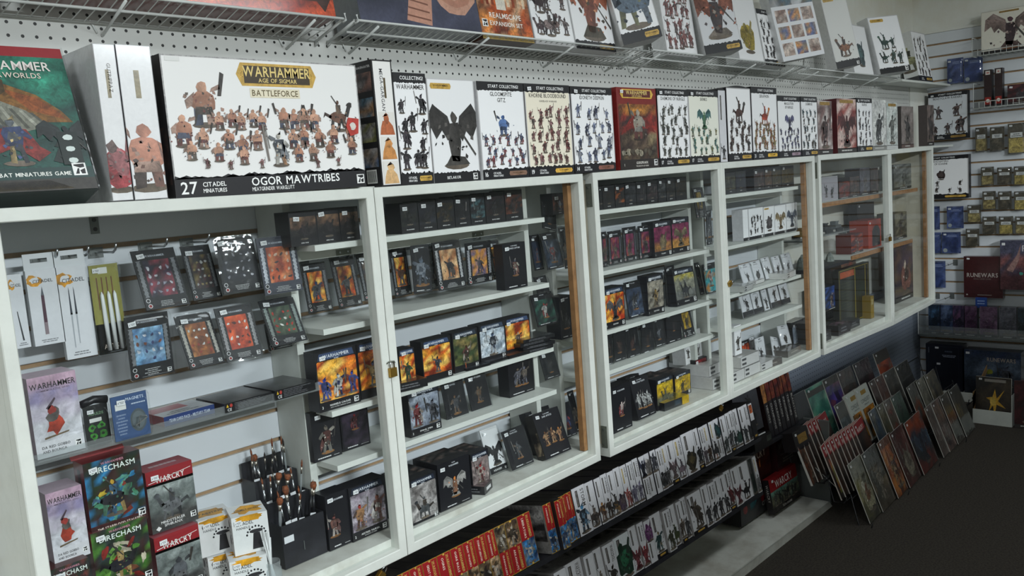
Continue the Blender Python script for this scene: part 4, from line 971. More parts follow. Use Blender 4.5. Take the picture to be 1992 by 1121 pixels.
def st_realm(A):
    A.painting(0, 0, 1, 1, BROWN, 8, 10, .8); A.up(2)
    for i in range(9): A.rect(.08+.1*i, .34, .13+.1*i, .7+.1*A.r.random(), A.r.choice(['#c9a88a', '#8a3f24', '#d9c4a8', '#7a3018']), .5)
    A.up(); A.rect(.36, .3, .54, .5, '#d9d2c4', .3); A.up(); A.text('REALMSCAPE', .5, .215, .05, '#f2ece4', 'c', fit=.66); A.text('EXPANSION SET', .5, .14, .042, '#f2ece4', 'c', fit=.66)
    seal(A, .04, .12, .1); A.rect(0, 0, 1, .06, '#a9925a', .3)
q = up_face('U', (1228, 190), (1495, 228), (1190, 0), h=.30); q.loc.z = 2.010; q.w = onY(px('V', (216, 190)), .082).x-q.loc.x-.004
carton('terrain_set_box', q, .07, st_realm, 104, 'brown and orange scenery box full of tree trunks, between slate box and white box', TG, body='#4a2c1c', sticker=False)
def tops(r, bl, br, dz, st, seed, lab, h=.30, d=.06, lean=9, yaw=0, body='#dfe0e0', nm='game_box', Y=.082, side=None, sticker=False, w=None, **kw):
    a = onY(px(r, bl), Y); b = onY(px(r, br), Y); q = raw(a.x, Y, 2.022+dz, w or (b.x-a.x-.002), h, lean, yaw)
    if yaw: q.loc.y = Y-.028
    return carton(nm, q, d, st, seed, lab, TG, body=body, sticker=sticker, side=side, **kw)
GR = ('#5a4a4c', '#7a6460', '#8a7a78', '#4a3c40')
tops('V', (218, 200), (428, 205), -.012, st_white, 105, 'white box with plum coloured cavalry figures next to the brown scenery box', pal=GR, feature=None, crowd=(3, 4, ('man', 'beast')), fy=.12, fh=.7, strip=False)
tops('V', (431, 215), (637, 220), -.014, st_white, 106, 'white box with a large orange phoenix on a rock', pal=('#c9622c', '#d9883c', '#a34a24', '#7a6a4c'), feature='winged', fy=.12, fh=.75, strip=True)
blk = lambda A: (A.rect(0, 0, 1, 1, '#e4e4e0', .1), A.up(), A.rect(0, 0, 1, .22, '#1b1a1d'), A.up(), A.rect(.2, .08, .8, .14, '#c9a24a', .3), A.painting(0, .26, 1, .4, ['#8a8a4a', '#a39a5a'], 3, 2, .6))
tops('V', (640, 228), (845, 235), .004, st_white, 107, 'white box with dark blue dragon riders, turned with its black foot band showing', pal=('#2c3a4c', '#3a4a60', '#5a6a7a', '#7a7a4a'), feature='beast', fy=.15, fh=.62, bandw=.12, d=.085, yaw=-rad(28), roll=11, w=.150, side_r=blk, lean=7)
tops('V', (902, 245), (1064, 268), -.004, st_white, 108, 'white box with a red winged beast over rows of red daemons', pal=('#a33a34', '#b55a50', '#8a2f2c', '#7a5a58'), crowd=(4, 5, ('man',)), fy=.1, fh=.75, strip=False, lean=7)
tops('V', (1068, 262), (1268, 255), .003, st_white, 109, 'grey white box with an orange winged demon, turned so its black band shows', pal=('#a3502c', '#c9622c', '#5a4a4c', '#8a7a6a'), feature='winged', fy=.18, fh=.66, base='#cfd0d3', bandw=.11, d=.085, yaw=-rad(28), roll=7, w=.165, side_r=blk, lean=8)
tops('W', (104, 268), (234, 288), -.002, st_white, 110, 'white box with a bloated yellow green figure', pal=('#b8a23c', '#8a7a2c', '#c98a5a', '#a3944a'), feature='bulk', fy=.14, fh=.5, strip=False)
tops('W', (238, 288), (342, 302), -.004, st_collect, 111, 'white box of dark spear carrying rows under a black band, on the wire shelf', title=('',), num='', pal=('#3a3438', '#4a4044', '#2c2a2e'), n=(5, 5), h=.245)
def st_backs(A):
    A.rect(0, 0, 1, 1, '#d5d6d9'); A.painting(0, .72, 1, 1, ['#4a7a9a', '#6a8fa3', '#3a5a6a', '#8a7a5a'], 8, 4, .8); A.up(2)
    for j in range(3):
        for i in range(3):
            x, y = .06+.31*i, .06+.22*j; A.painting(x, y, x+.26, y+.17, [['#9a8478', '#c9b8ac', '#7a5a4c'], ['#c9883c', '#4a5a8a', '#8a7a6a']][(i+j) % 2], 3, 3, .8)
tops('W', (300, 300), (556, 322), .010, st_backs, 112, 'box turned back to front with photo panels and a blue painted strip', h=.33, d=.05, yaw=-rad(16), roll=8, w=.27, side_r=lambda A: (A.rect(0, 0, 1, 1, '#e4e4e2', .1), A.up(), A.lines(.2, .1, .8, .9, 12, '#7a7a7c')), lean=8)
tops('W', (580, 325), (672, 338), .004, st_white, 113, 'tall grey white box with a small bronze beast and gold corner logo', pal=('#6a4a34', '#8a5a3c', '#4a3a2c'), feature='beast', fy=.14, fh=.28, plate_at='top', h=.36, d=.06, yaw=-rad(22), roll=8, w=.16, side_r=lambda A: (A.rect(0, 0, 1, 1, '#e2e2df', .1), A.up(), A.painting(.3, .3, .7, .9, ['#7a7468', '#b5b0a4'], 3, 8, .6)), base='#cfcfcb', lean=8)
tops('W', (700, 345), (802, 362), .0, st_white, 114, 'small white box with a blue green tree monster', pal=('#4a6068', '#5a7a7c', '#3a4c50'), feature='bulk', fy=.16, fh=.55, strip=False, h=.262, d=.05, lean=10)
tops('W', (808, 370), (985, 380), .002, st_white, 115, 'wide white box with teal cavalry on a rock and a black foot band', pal=('#3a5450', '#4a6a5c', '#2c403c', '#7a6a4c'), feature=None, crowd=(2, 3, ('beast', 'man')), fy=.14, fh=.5, plate_at='top', h=.31, d=.07, yaw=-rad(20), roll=5, w=.235, side_r=lambda A: (A.rect(0, 0, 1, 1, '#d9d9d6', .1), A.up(), A.painting(.1, .1, .9, .95, ['#8a7464', '#c9c2b8', '#5a4a44'], 3, 8, .6)), lean=11)
tops('W', (1036, 396), (1108, 402), .0, st_collect, 116, 'white corner box back with four rows of tiny figures under a small black band', Y=.09, band='', title=(), num='', pal=('#4a4a4c', '#6a5a4c'), n=(5, 4), h=.30, d=.08, side=lambda A: (A.rect(0, 0, 1, 1, '#d4d5d2', .1), A.up(2), A.fig(.5, .2, .5, ['#8a8a5a', '#a3a37a', '#6a6a4a'], 'beast'), A.up(4), A.rect(0, 0, 1, .1, '#3a3a3c')), lean=9)
# ================================================================== inside the cabinets
def blis(r, bl, br, tl, Y, lab, seed, grp, st=st_card, d=.012, nm='blister_pack', z=None, lean=None, yaw=0, **kw):
    q = face(r, bl, br, tl, Y=Y, lean=lean, z=z, yaw=yaw)
    return blister(nm, q, d, st, seed, lab, grp, **kw)
def cbox(r, bl, br, tl, Y, lab, seed, grp, st, d=.04, nm='miniature_box', z=None, lean=None, on=None, yaw=0, body='#1a1a20', w=None, **kw):
    q = face(r, bl, br, tl, Y=Y, lean=lean, z=z, yaw=yaw, w=w)
    if on is not None: q.loc.z = on+.0008+max(0, d*math.sin(q.lean)*.4)
    return carton(nm, q, d, st, seed, lab, grp, body=body, **kw)
def prong(x, y0, z, lab, n=1):
    """slatwall hook with a flat clip and an upturned wire prong"""
    e = empty('hook', (x, YS, z)); tag(e, lab, 'hook', 'metal hooks on the slatwall grooves')
    m = MB(); m.box(-.016, -.0025, -.018, .016, 0, .004); m.box(-.012, -.004, -.012, .012, -.0026, .0); m.obj('clip', ['grey_metal'], e)
    m = MB(); L = YS-y0; m.tube([(0, -.003, -.006), (0, -L+.02, -.006), (0, -L+.006, .0), (0, -L, .012)], .0026); m.obj('prong', ['chrome'], e, smooth=True)
# ---- first door, left half: hanging tools
HG = 'packs hanging on the slatwall in the first cabinet'
def st_tool(kind, tab=True):
    def f(A):
        A.rect(0, 0, 1, 1, '#d6d8dc', .05); A.up()
        A.blob(.22, .86, .26, .07, '#e5a021', .4, n=16, jit=.25); A.up(); A.blob(.26, .87, .16, .04, '#d6d8dc', .0, n=12, jit=.2); A.up()
        A.text('CITADEL', .52, .83, .042, '#3a3a3c', 'c', fit=.72); A.up()
        if kind == 'knife': A.poly([(.38, .14), (.5, .14), (.5, .66), (.4, .66)], '#4a2a3a', .3); A.up(); A.poly([(.4, .66), (.5, .66), (.46, .78), (.43, .72)], '#5a6068'); A.poly([(.38, .14), (.5, .14), (.5, .3), (.4, .3)], '#8a7a80', .2)
        elif kind == 'files':
            for xx, y in ((.3, .12), (.46, .16)): A.poly([(xx, y), (xx+.03, y), (xx+.05, .5), (xx, .5)], '#a3a8ae'); A.poly([(xx-.01, .48), (xx+.06, .48), (xx+.04, .74), (xx+.02, .78)], '#343a44', .1)
        else: A.poly([(.5, .1), (.62, .1), (.4, .5), (.34, .5)], '#2f3136')
        A.lines(.1, .03, .9, .08, 2, '#7a7c80')
    return f
def tool(r, bl, br, tl, kind, lab, seed, tab):
    q = face(r, bl, br, tl, Y=.17, lean=0); o = carton('tool_pack', q, .012, st_tool(kind), seed, lab, HG, cat='tool pack', body='#d9dbde', sticker=False)
    if tab:
        m = MB(); m.cur = (*lin('#cfd2d5'), 0); hh = .032
        w = q.w; s0, s1, zz0, zz1 = w*.22, w*.78, q.h+.014, q.h+.022   # header with a cut hanging slot
        y0, y1 = .004, .0055
        for (x0, z0, x1, z1) in ((0, q.h, w, zz0), (0, zz1, w, q.h+hh), (0, zz0, s0, zz1), (s1, zz0, w, zz1)): m.box(x0, y0, z0, x1, y1, z1)
        m.obj('hang_tab', ['print_satin'], o, ink=True)
    return o
tool('A', (105, 935), (190, 915), (32, 485), 'pliers', 'white tool card with an orange splash half hidden by the door frame', 201, False)
tool('A', (215, 915), (400, 890), (160, 462), 'knife', 'white tool card with a dark hobby knife printed on it', 202, True)
tool('A', (410, 995), (595, 970), (355, 440), 'files', 'long white tool card printed with two slim files', 203, True)
def st_brushes(A):
    A.rect(0, 0, 1, 1, '#8f8a3c', .15); A.rect(0, 0, 1, .34, '#5a2f28', .3); A.up(); A.text('ARTIS', .2, .06, .05, '#c9b8a8', fit=.5); A.rect(.3, .9, .62, .97, '#dcdcd8')
    for i in range(4): A.rect(.2+.17*i, .5, .24+.17*i, .86, '#6a3a24', .3)
q = face('A', (605, 968), (778, 942), (548, 430), Y=.165, lean=0)
o = blister('brush_pack', q, .010, st_brushes, 204, 'olive and maroon blister pack with three white handled brushes', HG)
for i, xx in enumerate((.34, .57, .78)):
    m = MB(); m.tube([(q.w*xx, -.0045, q.h*.04), (q.w*xx, -.0045, q.h*.35), (q.w*xx-.0015, -.0045, q.h*.66), (q.w*xx-.002, -.0045, q.h*.70)], [.0042, .0046, .0036, .001], n=8); m.obj('brush_handle', ['white_plastic'], o, smooth=True, label='white plastic brush handle')
for x_, z_ in (((226, 352), 0), ((410, 335), 0), ((572, 318), 0), ((875, 285), 0), ((1125, 260), 0)):
    p_ = onY(px('A', x_), YS)
    prong(p_.x, .16, p_.z-.004, 'steel hook %s along the top groove of the first cabinet' % nth(((226, 352), (410, 335), (572, 318), (875, 285), (1125, 260)).index(x_)), 0)
B1 = 'blister packs hanging in the first cabinet'
DUSK = ['#7a3a4a', '#3a3a5a', '#a04a4c', '#2a2a40', '#5a4a6a']
SILV = ['#c98a6a', '#b8705a', '#d9a890', '#8a5a4c']
blis('A', (890, 698), (1150, 660), (788, 342), .12, 'glossy black blister pack with small parts over a reddish dusk card', 211, B1, art=['#1c1c28', '#8a3040', '#2a2438', '#5a2a38'], bits=True, bitcol=('#c9c9d0', '#9a9aa8'))
blis('z', (378, 585), (433, 577), (350, 481), .155, 'black blister pack with bronze bits, half behind the one full of grey rows', 212, B1, art=['#2a1c1e', '#4a2426', '#6a5a34', '#1c1a1e'], bits=True, bitcol=('#8a7a4c', '#a3a3a0'))
blis('B', (165, 620), (385, 598), (105, 313), .125, 'black blister pack printed with rows of tiny grey parts', 213, B1, art=['#16161c', '#1c1c24', '#22222c'], bits=True, bitcol=('#8a8a92', '#b5b5bc'), ornament=False, inner=(.1, .2, .9, .82))
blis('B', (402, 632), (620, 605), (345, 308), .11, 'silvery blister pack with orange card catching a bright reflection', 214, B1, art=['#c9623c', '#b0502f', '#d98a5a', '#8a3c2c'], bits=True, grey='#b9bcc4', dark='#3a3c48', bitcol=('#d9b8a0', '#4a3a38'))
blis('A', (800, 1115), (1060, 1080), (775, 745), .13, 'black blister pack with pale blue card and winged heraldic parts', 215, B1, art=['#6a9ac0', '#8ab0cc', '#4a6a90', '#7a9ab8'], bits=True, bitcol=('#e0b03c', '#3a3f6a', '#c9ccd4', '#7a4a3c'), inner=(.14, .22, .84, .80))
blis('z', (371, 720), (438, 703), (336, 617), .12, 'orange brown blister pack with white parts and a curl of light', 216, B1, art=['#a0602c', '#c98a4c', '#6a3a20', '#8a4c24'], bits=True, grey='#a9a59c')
blis('B', (185, 1022), (390, 970), (105, 712), .115, 'black blister pack with a bright red orange card of white shoulder parts', 217, B1, art=['#b8401c', '#d95a24', '#9a2f14', '#c94a20'], bits=True, bitcol=('#e4ded8', '#5a1a10'), grey='#8f8e90')
blis('B', (450, 932), (645, 885), (340, 668), .105, 'black blister pack with dark green card of red parts', 218, B1, art=['#3a4a38', '#4a5a44', '#2a342a', '#5f6a54'], bits=True, bitcol=('#b02a22', '#c93a2c', '#d9d9d2'), grey='#7f8a86')
blis('B', (425, 955), (600, 915), (395, 800), .17, 'dark blister pack hidden behind the green carded one, orange corner showing', 219, B1, art=['#7a3a1c', '#3a1c14'], bits=True)
RU = 'blister packs hanging on the shelf unit by the first door'
blis('B', (655, 748), (790, 705), (600, 458), .19, 'narrow blister pack, flame orange card, nearest the shelf upright', 221, RU, art=FIRE, pal=('#3a4a7a', '#6a6a70', '#2a2e40'))
blis('B', (830, 712), (960, 680), (770, 425), .19, 'narrow blister pack of flame orange card, middle one behind the door frame', 222, RU, art=FIRE, pal=('#5a4a4a', '#8a8a90', '#3a2e30'))
blis('B', (975, 668), (1085, 640), (920, 402), .20, 'narrow dark blister pack cut off by the door stile', 223, RU, art=['#3a3a44', '#5a4a3c'], pal=('#8a8a90',))
for k, p0 in enumerate(((615, 405), (790, 385), (935, 365))):
    p_ = onY(px('B', p0), YS); prong(p_.x, .19, p_.z-.004, 'steel hook %s behind the orange packs by the first door frame' % nth(k))
OW = 'dark boxes on the top shelf of the first cabinet'
NIGHT = ['#2a2626', '#4a3a30', '#1c1a1e', '#6a5444']
for i, (bl, br, tl) in enumerate((((548, 318), (704, 302), (527, 118)), ((705, 303), (835, 290), (692, 108)), ((836, 290), (944, 276), (826, 96)))):
    cbox('B', bl, br, tl, .085, 'dark desert coloured battle box, %s on the top shelf above the orange packs' % nth(i), 231+i, OW, st_dark, on=1.49, d=.06, lean=0, title=None, sub=None, art=NIGHT+['#8a6a50'], vgrad=[['#16151a'], ['#2a2626', '#1c1a1e'], ['#6a5040', '#3a302c'], ['#8a6a50', '#5a463a']], name='OPEN WAR', num=None, seal_=False, figs=(('bulk', ('#1f1c20', '#2a2428', '#3a3030')),), fh=.55, head='#15151a')
SB = 'boxes on the shelf with the blue armoured figures'
cbox('D', (640, 213), (852, 155), (598, -95), .075, 'orange box with blue armoured soldiers, angled cut corners', 241, SB, st_dark, on=1.09, lean=0, d=.045, name='MARNEUS CALGAR', name2='WITH VICTRIX HONOUR GUARD', num='3', figs=(('man', ('#2440a0', '#3050b8', '#c9a24a')), ('man', ('#2440a0', '#1c3070', '#d9d4c8')), ('man', ('#2440a0', '#2a48a8', '#8a2a2c'))), fh=.42, head='#3a4a6a')
cbox('D', (856, 160), (1000, 118), (800, -130), .085, 'orange box with a lone armoured standard bearer behind the first door stile', 242, SB, st_dark, on=1.09, lean=0, d=.045, name=None, num=None, head='#3a4a6a', figs=(('man', ('#4a5068', '#8a8a90', '#c9a24a')),))
LB = 'black boxes on the lower shelf of the first cabinet'
cbox('D', (622, 562), (765, 522), (597, 312), .13, 'black box with a pale smoky standing figure, lower shelf', 243, LB, st_black, d=.03, on=.955, lean=0, title=None, pal=('#8a8478', '#6a6258', '#a39c8c', '#7a3a30'), fh=.6, fy=.12)
cbox('D', (770, 518), (912, 470), (742, 265), .14, 'black box with a small red robed figure on a violet glow', 244, LB, st_black, d=.03, on=.955, lean=0, title=None, glow=['#2a2430', '#3f3444', '#1c1a22'], pal=('#8a2a2c', '#5a1c20', '#6a6a70'), fh=.35, fy=.35)
GB = 'boxes standing on the cabinet floor beside the brush rack'
cbox('D', (690, 910), (806, 875), (632, 632), .10, 'dark navy box with one pale figure beside the brush stand', 245, GB, st_black, d=.05, on=.736, lean=0, title=('WARHAMMER',), head=None, pal=('#a3604c', '#b5a89c', '#7a4a44'), fh=.42, fx=.3)
cbox('D', (812, 885), (996, 818), (766, 612), .095, 'grey mauve box with a red robed standard bearer and companion', 246, GB, st_dark, d=.05, on=.736, lean=0, art=['#8a7f8a', '#a39aa3', '#6a606a', '#b5adb5'], name='AESTRED THURGA,', name2='RELIQUANT AT ARMS', num='2', figs=(('man', ('#a33a30', '#6a4a3c', '#c9883c')), ('man', ('#c9bcb0', '#a36a5a', '#d9d0c8'))), fh=.55)
# commemorative pink boxes, direchasm, warcry
PK = 'pink miniature boxes in the first cabinet'
def st_pink(A):
    A.painting(0, .2, 1, 1, ['#b09ab0'], 6, 8, .3, vgrad=[['#c9c9cf', '#d5d5da'], ['#b5aebb', '#c5bfca'], ['#8f86a8', '#a395ae'], ['#c3a3b5', '#b898ac']]); A.rect(0, 0, 1, .2, '#d2d2d6', .1); A.up(2)
    A.text('WARHAMMER', .5, .85, .07, '#2c2a2c', 'c', fit=.94); A.text('COMMEMORATIVE SERIES', .5, .81, .022, '#6a5a6a', 'c', fit=.8)
    A.poly([(.2, .22), (.7, .26), (.72, .28), (.2, .245)], '#6a5a44', .3); A.up(); A.blob(.45, .38, .17, .11, '#b5412c', .5, n=12, jit=.3); A.up(); A.blob(.44, .52, .14, .09, '#6a6460', .6, n=11, jit=.35); A.up(); A.blob(.42, .57, .09, .05, '#a33a34', .4); A.poly([(.3, .6), (.5, .72), (.52, .7), (.36, .58)], '#4a3a44')
    A.text('DA RED GOBBO', .12, .11, .032, '#3a3a3c', fit=.58); A.text('AND BOUNCA', .12, .055, .032, '#3a3a3c', fit=.5); seal(A, .8, .06, .14)
cbox('C', (190, 480), (440, 430), (122, 68), .075, 'pink and lilac box with a small red round creature, on the acrylic shelf', 251, PK, st_pink, on=1.1555, lean=0, d=.07, body='#c7b3c0', sticker=False, mat='print_satin')
cbox('C', (285, 1062), (470, 1010), (175, 700), .085, 'pink and lilac box with a red creature, lower twin by the door frame', 252, PK, st_pink, lean=0, d=.07, body='#c7b3c0', sticker=False)
DC = 'tall red fantasy boxes in the first cabinet'
def st_dire(cols, name, a=0):
    def f(A):
        A.painting(0, .12, 1, 1, ['#2a3434', '#3a2422', '#24301f', cols[0]], 8, 10, .5); A.up(2)
        
        for k in range(22): A.blob(A.r.uniform(.12, .88), A.r.uniform(.18, .74), A.r.uniform(.04, .14), .035, A.r.choice(cols), .5, jit=.5, ang=A.r.random()*3); A.up(.4)
        A.up(); A.fig(.45, .2, .5, [cols[0], cols[1], '#c9a23c', '#2a2a30'], 'beast'); A.up(5)
        A.text('WARHAMMER', .5, .93, .032, '#c98a9a', 'c', fit=.7); A.text('DIRECHASM', .5, .83, .075, '#dfe8e0', 'c', fit=.88)
        A.rect(0, 0, 1, .12, '#3a1a1c', .3); A.up(); A.text(name, .5, .045, .032, '#e6dcd0', 'c', fit=.8); seal(A, .84, .08, .13)
    return f
for i, (bl, br, tl, nm_, cols, lab, zz, YY) in enumerate((((475, 893), (770, 845), (435, 545), 'THE STARBLOOD STALKERS', ['#2f7aa8', '#4a8a6a', '#c9b03c', '#8a3a2c', '#5a9a8a'], 'red box of blue lizard warriors with a torn open flap, upper of the stack', None, .085), ((512, 1225), (805, 1170), (475, 905), 'THE DREAD PAGEANT', ['#4a7a30', '#7a4a34', '#c9c0a8', '#8a2a24', '#6a9a44'], 'red box of green goblin figures directly beneath the blue lizard box', None, .08))):
    q = face('C', bl, br, tl, Y=YY, lean=0)
    o = carton('miniature_box', q, .05, st_dire(cols, nm_), 261+i, lab, DC, body='#6d1f22', mat='print_gloss', side=lambda A: (A.rect(0, 0, 1, 1, '#7c2327', .3), A.up(), A.rect(.35, .1, .65, .9, '#3a2022', .5)))
    if i == 0:
        m = MB(); m.cur = (*lin('#8c1c22'), .1); m.hexa([(-.004, .045, q.h), (q.w*.9, .045, q.h), (q.w*.9, .048, q.h), (-.004, .048, q.h), (-.010, .050, q.h+.032), (q.w*.82, .050, q.h+.032), (q.w*.82, .053, q.h+.032), (-.010, .053, q.h+.032)]); m.obj('open_flap', ['print_gloss'], o, ink=True)
    ql = q
q = face('C', (300, 1400), (500, 1340), (272, 1095), Y=.06, lean=0)
carton('miniature_box', q, .05, st_dire(['#7a3a34', '#4a2a28', '#5a4a3c'], ''), 263, 'dark red fantasy box lowest behind the door frame, half out of view', DC, body='#4a1a1c', side=None)
WC = 'grey and red monster boxes in the first cabinet'
def st_warcry(name, kind='beast'):
    def f(A):
        A.painting(0, 0, 1, .78, ['#6a7270', '#8a9290', '#4a5050', '#5a6260'], 5, 7, .6, vgrad=[['#3a3a3a', '#4a4a48'], ['#5a605e', '#7a827f'], ['#7a8280', '#9aa29f']]); A.rect(0, .74, 1, 1, '#8e1f26', .1); A.up(2)
        A.text('WARCRY', .5, .79, .09, '#e6e2de', 'c', fit=.9, sx=.8); A.poly([(.04, .80), (.96, .90), (.96, .908), (.04, .81)], '#e6e2de'); A.fig(.48, .16, .5, ['#3a3c40', '#55585c', '#77797c', '#2c2c30'], kind); A.up(5)
        for i, t in enumerate(name): A.text(t, .46, .12-.055*i, .042, '#e0dedc', 'c', fit=.62)
        seal(A, .84, .08, .12); A.poly([(.08, .06), (.14, .1), (.2, .06), (.14, .02)], '#e0dedc')
    return f
wtop = lambda A: (A.rect(0, 0, 1, 1, '#a3545c', .1), A.up(), A.lines(.2, .3, .8, .7, 1, '#c9b0b4'))
q = face('C', (790, 898), (1030, 835), (757, 590), Y=.10, lean=0); carton('miniature_box', q, .06, st_warcry(('MINDSTEALER', 'SPHIRANX')), 264, 'red topped grey box of a horned cat monster, upper of two', WC, body='#8e2a30', top=wtop)
q = face('C', (835, 1235), (1065, 1175), (795, 930), Y=.09, lean=0); carton('miniature_box', q, .06, st_warcry(('',), 'ogre'), 265, 'red topped grey box of a hulking stone figure, lower of two', WC, body='#8e2a30', top=wtop)
# things on the acrylic shelf
def st_green(A):
    A.rect(0, 0, 1, 1, '#16181a', .1); A.up(); A.text('MOULDS', .5, .74, .07, '#7aa07a', 'c', fit=.6); A.rect(.2, .56, .7, .66, '#dcdcd8')
    for (x, y) in ((.28, .42), (.68, .46), (.3, .2), (.7, .24)): A.blob(x, y, .17, .09, '#3a8a2c', .5, n=8, jit=.4); A.up(); A.blob(x, y, .07, .035, '#1a2a18', .2); A.up(-1)
q = face('C', (450, 412), (575, 385), (415, 215), Y=.085, lean=0); q.loc.z = 1.1558
o = blister('putty_pack', q, .014, st_green, 271, 'small black pack with green printed shapes and a rolled pouch on top', 'things on the acrylic shelf')
m = MB(); m.tube([(-.002, .004, q.h+.004), (q.w*.5, .004, q.h+.010), (q.w+.002, .004, q.h+.005)], .008, n=8); m.obj('rolled_pouch', ['black_plastic'], o, smooth=True)
def st_magnet(A):
    A.rect(0, 0, 1, 1, '#35507c', .1); A.up(); A.text('MAGNETS', .66, .86, .065, '#c9d4e4', 'c', fit=.5); A.lines(.55, .74, .95, .8, 1, '#b5c0d0'); A.rect(.1, .68, .4, .82, '#dcdcd8'); A.lines(.08, .1, .4, .6, 7, '#7a8aa5')
    A.blob(.7, .38, .23, .26, '#4c5458', .1, n=20, jit=.02); A.up(); A.blob(.7, .38, .18, .2, '#5f686c', .1, n=20, jit=.02)
q = face('C', (592, 372), (778, 340), (566, 150), Y=.055, lean=0); q.loc.z = 1.1562
o = blister('magnet_pack', q, .012, st_magnet, 272, 'blue blister pack labelled MAGNETS with a coiled grey wire', 'things on the acrylic shelf', cat='blister pack')
m = MB(); m.tube([(q.w*.6, -.014, q.h*.26), (q.w*.66, -.016, q.h*.50), (q.w*.85, -.016, q.h*.46)], .0016, n=5); m.tube([(q.w*.52, -.0145, q.h*.3), (q.w*.86, -.0165, q.h*.44)], .0014, n=5); m.obj('wire_tool', ['chrome'], o)
def flat(nm, loc, w, d, h, yaw, topc, front, lab, grp, seed, body='#1a1a20', mat='print_gloss', side_=None, film=False):
    """box lying flat: cover on top, long edge to the front"""
    m = MB(); m.cur = (*lin(body), .1); m.box(0, 0, 0, w, d, h); o = m.obj(nm, [mat], ink=True); o.location = loc; o.rotation_euler = (0, 0, rad(yaw)); tag(o, lab, 'box', grp)
    p = MB(); A = Art(p, (0, 0, h), (1, 0, 0), (0, 1, 0), w, d, seed); topc(A); p.obj('cover_print', [mat], o, ink=True)
    p = MB(); A = Art(p, (0, 0, 0), (1, 0, 0), (0, 0, 1), w, h, seed+1); front(A); p.obj('edge_print', [mat], o, ink=True)
    if side_:
        p = MB(); A = Art(p, (0, d, 0), (0, -1, 0), (0, 0, 1), d, h, seed+1); side_(A); p.obj('end_print', [mat], o, ink=True)
    if film: m = MB(); m.box(-.001, -.001, 0, w+.001, d+.001, h+.0012); m.obj('film_wrap', ['film_wrap'], o)
    return o
AS = 'things on the acrylic shelf'
pa = onZ(px('C', (850, 325)), 1.157)
pa = onY(px('C', (850, 325)), .075)
flat('card_game_box', (pa.x, .075, 1.1558), .115, .09, .020, 3, lambda A: (A.rect(0, 0, 1, 1, '#b5b8bc', .2), A.up(), A.rect(0, .5, .7, 1, '#9a4a50', .2), A.lines(.1, .1, .8, .4, 2, '#5a5c60')), lambda A: (A.rect(0, 0, 1, 1, '#26386a', .1), A.up(), A.text('TEAM CARD PACK - MILITARY TEAM', .5, .32, .34, '#c9d0dc', 'c', fit=.8)), 'small flat blue and red box on the acrylic shelf', AS, 281, body='#7a2a34', side_=lambda A: A.rect(0, 0, 1, 1, '#8e2a34', .3))
def st_cover_dark(A): A.rect(0, 0, 1, 1, '#2a2a2e', .3); A.up(); A.painting(.1, .1, .9, .9, ['#2c2c30', '#3f4044', '#4a4c50', '#232328'], 5, 4, .5)
def st_edge_text(A):
    A.rect(0, 0, 1, 1, '#121216'); A.up(); A.poly([(.03, .55), (.08, .55), (.055, .9)], '#d9b02c'); A.blob(.13, .7, .03, .2, '#b03a34', 0, n=8, jit=0); A.text('CE', .05, .12, .3, '#d9d9d9', fit=.1)
    A.lines(.2, .08, .97, .92, 5, '#5a5a5e', 'l')
p1 = onY(px('D', (155, 268)), .055)
flat('expansion_box', (p1.x, .055, 1.1558), .118, .12, .020, 2, st_cover_dark, st_edge_text, 'flat black box with warning symbols on its edge, nearer one on the acrylic shelf', AS, 283, film=False)
p1 = onY(px('D', (412, 205)), .055)
flat('expansion_box', (p1.x, .050, 1.1558), .108, .13, .022, 2, st_cover_dark, st_edge_text, 'flat black box against the shelf upright at the far end of the acrylic shelf', AS, 285)
# ---- brush rack, painting handle boxes, jar
rk = empty('brush_stand', (0, 0, 0)); pr0 = onZ(px('D', (465, 1090)), .737); pr1 = onZ(px('D', (695, 990)), .737)
x0, y0 = .998, .105; wd = .118
rk.location = (x0, y0, .7365); tag(rk, 'stepped black display stand holding loose paint brushes', 'brush stand')
steps = [(0, .050, .105), (.050, .100, .150), (.100, .155, .195)]
for i, (a, b_, h) in enumerate(steps):
    m = MB(); t = .003
    m.box(0, a, 0, wd, a+t, h); m.box(0, a+t, 0, t, b_, h); m.box(wd-t, a+t, 0, wd, b_, h)
    m.obj('step_panel', ['black_board'], rk)
    m = MB(); m.box(t, a+t, h-.022, wd-t, b_, h-.018); m.obj('brush_shelf', ['black_board'], rk)
m = MB(); m.box(0, .155, 0, wd, .158, .232); m.obj('back_panel', ['black_board'], rk)
m = MB(); m.box(.055, -.0014, .030, .0565, -.0002, .052); m.obj('slot_mark', ['grey_metal'], rk)
m = MB(); m.cur = (*lin('#d5d7da'), 0); m.box(.004, -.0012, .062, .030, -.0002, .078); m.obj('price_label', ['print_satin'], rk, ink=True)
def brush(x, y, z, L, tilt, az, kind, lab, hc='chrome'):
    e = empty('paint_brush', (x, y, z)); e.rotation_euler = (rad(tilt)*math.sin(az), rad(tilt)*math.cos(az), 0); tag(e, lab, 'brush', 'loose paint brushes in the black stand')
    r_ = .0022 if kind != 'wide' else .0035
    m = MB(); m.tube([(0, 0, 0), (0, 0, L*.35), (0, 0, L*.62)], [r_*.6, r_*1.2, r_], n=7); m.obj('handle', [hc], e, smooth=True)
    m = MB(); m.tube([(0, 0, L*.62), (0, 0, L*.8)], [r_, r_*(1.5 if kind == 'wide' else 1.05)], n=7); m.obj('ferrule', ['ferrule'], e, smooth=True)
    m = MB()
    if kind == 'wide': m.tube([(0, 0, L*.8), (0, 0, L*.9), (0, 0, L)], [r_*1.6, r_*2.4, r_*1.9], n=7)
    else: m.tube([(0, 0, L*.8), (0, 0, L*.9), (0, 0, L)], [r_, r_*1.15, .0003], n=7)
    m.obj('bristles', ['bristle' if kind != 'dark' else 'bristle_dark'], e, smooth=True)
    return e
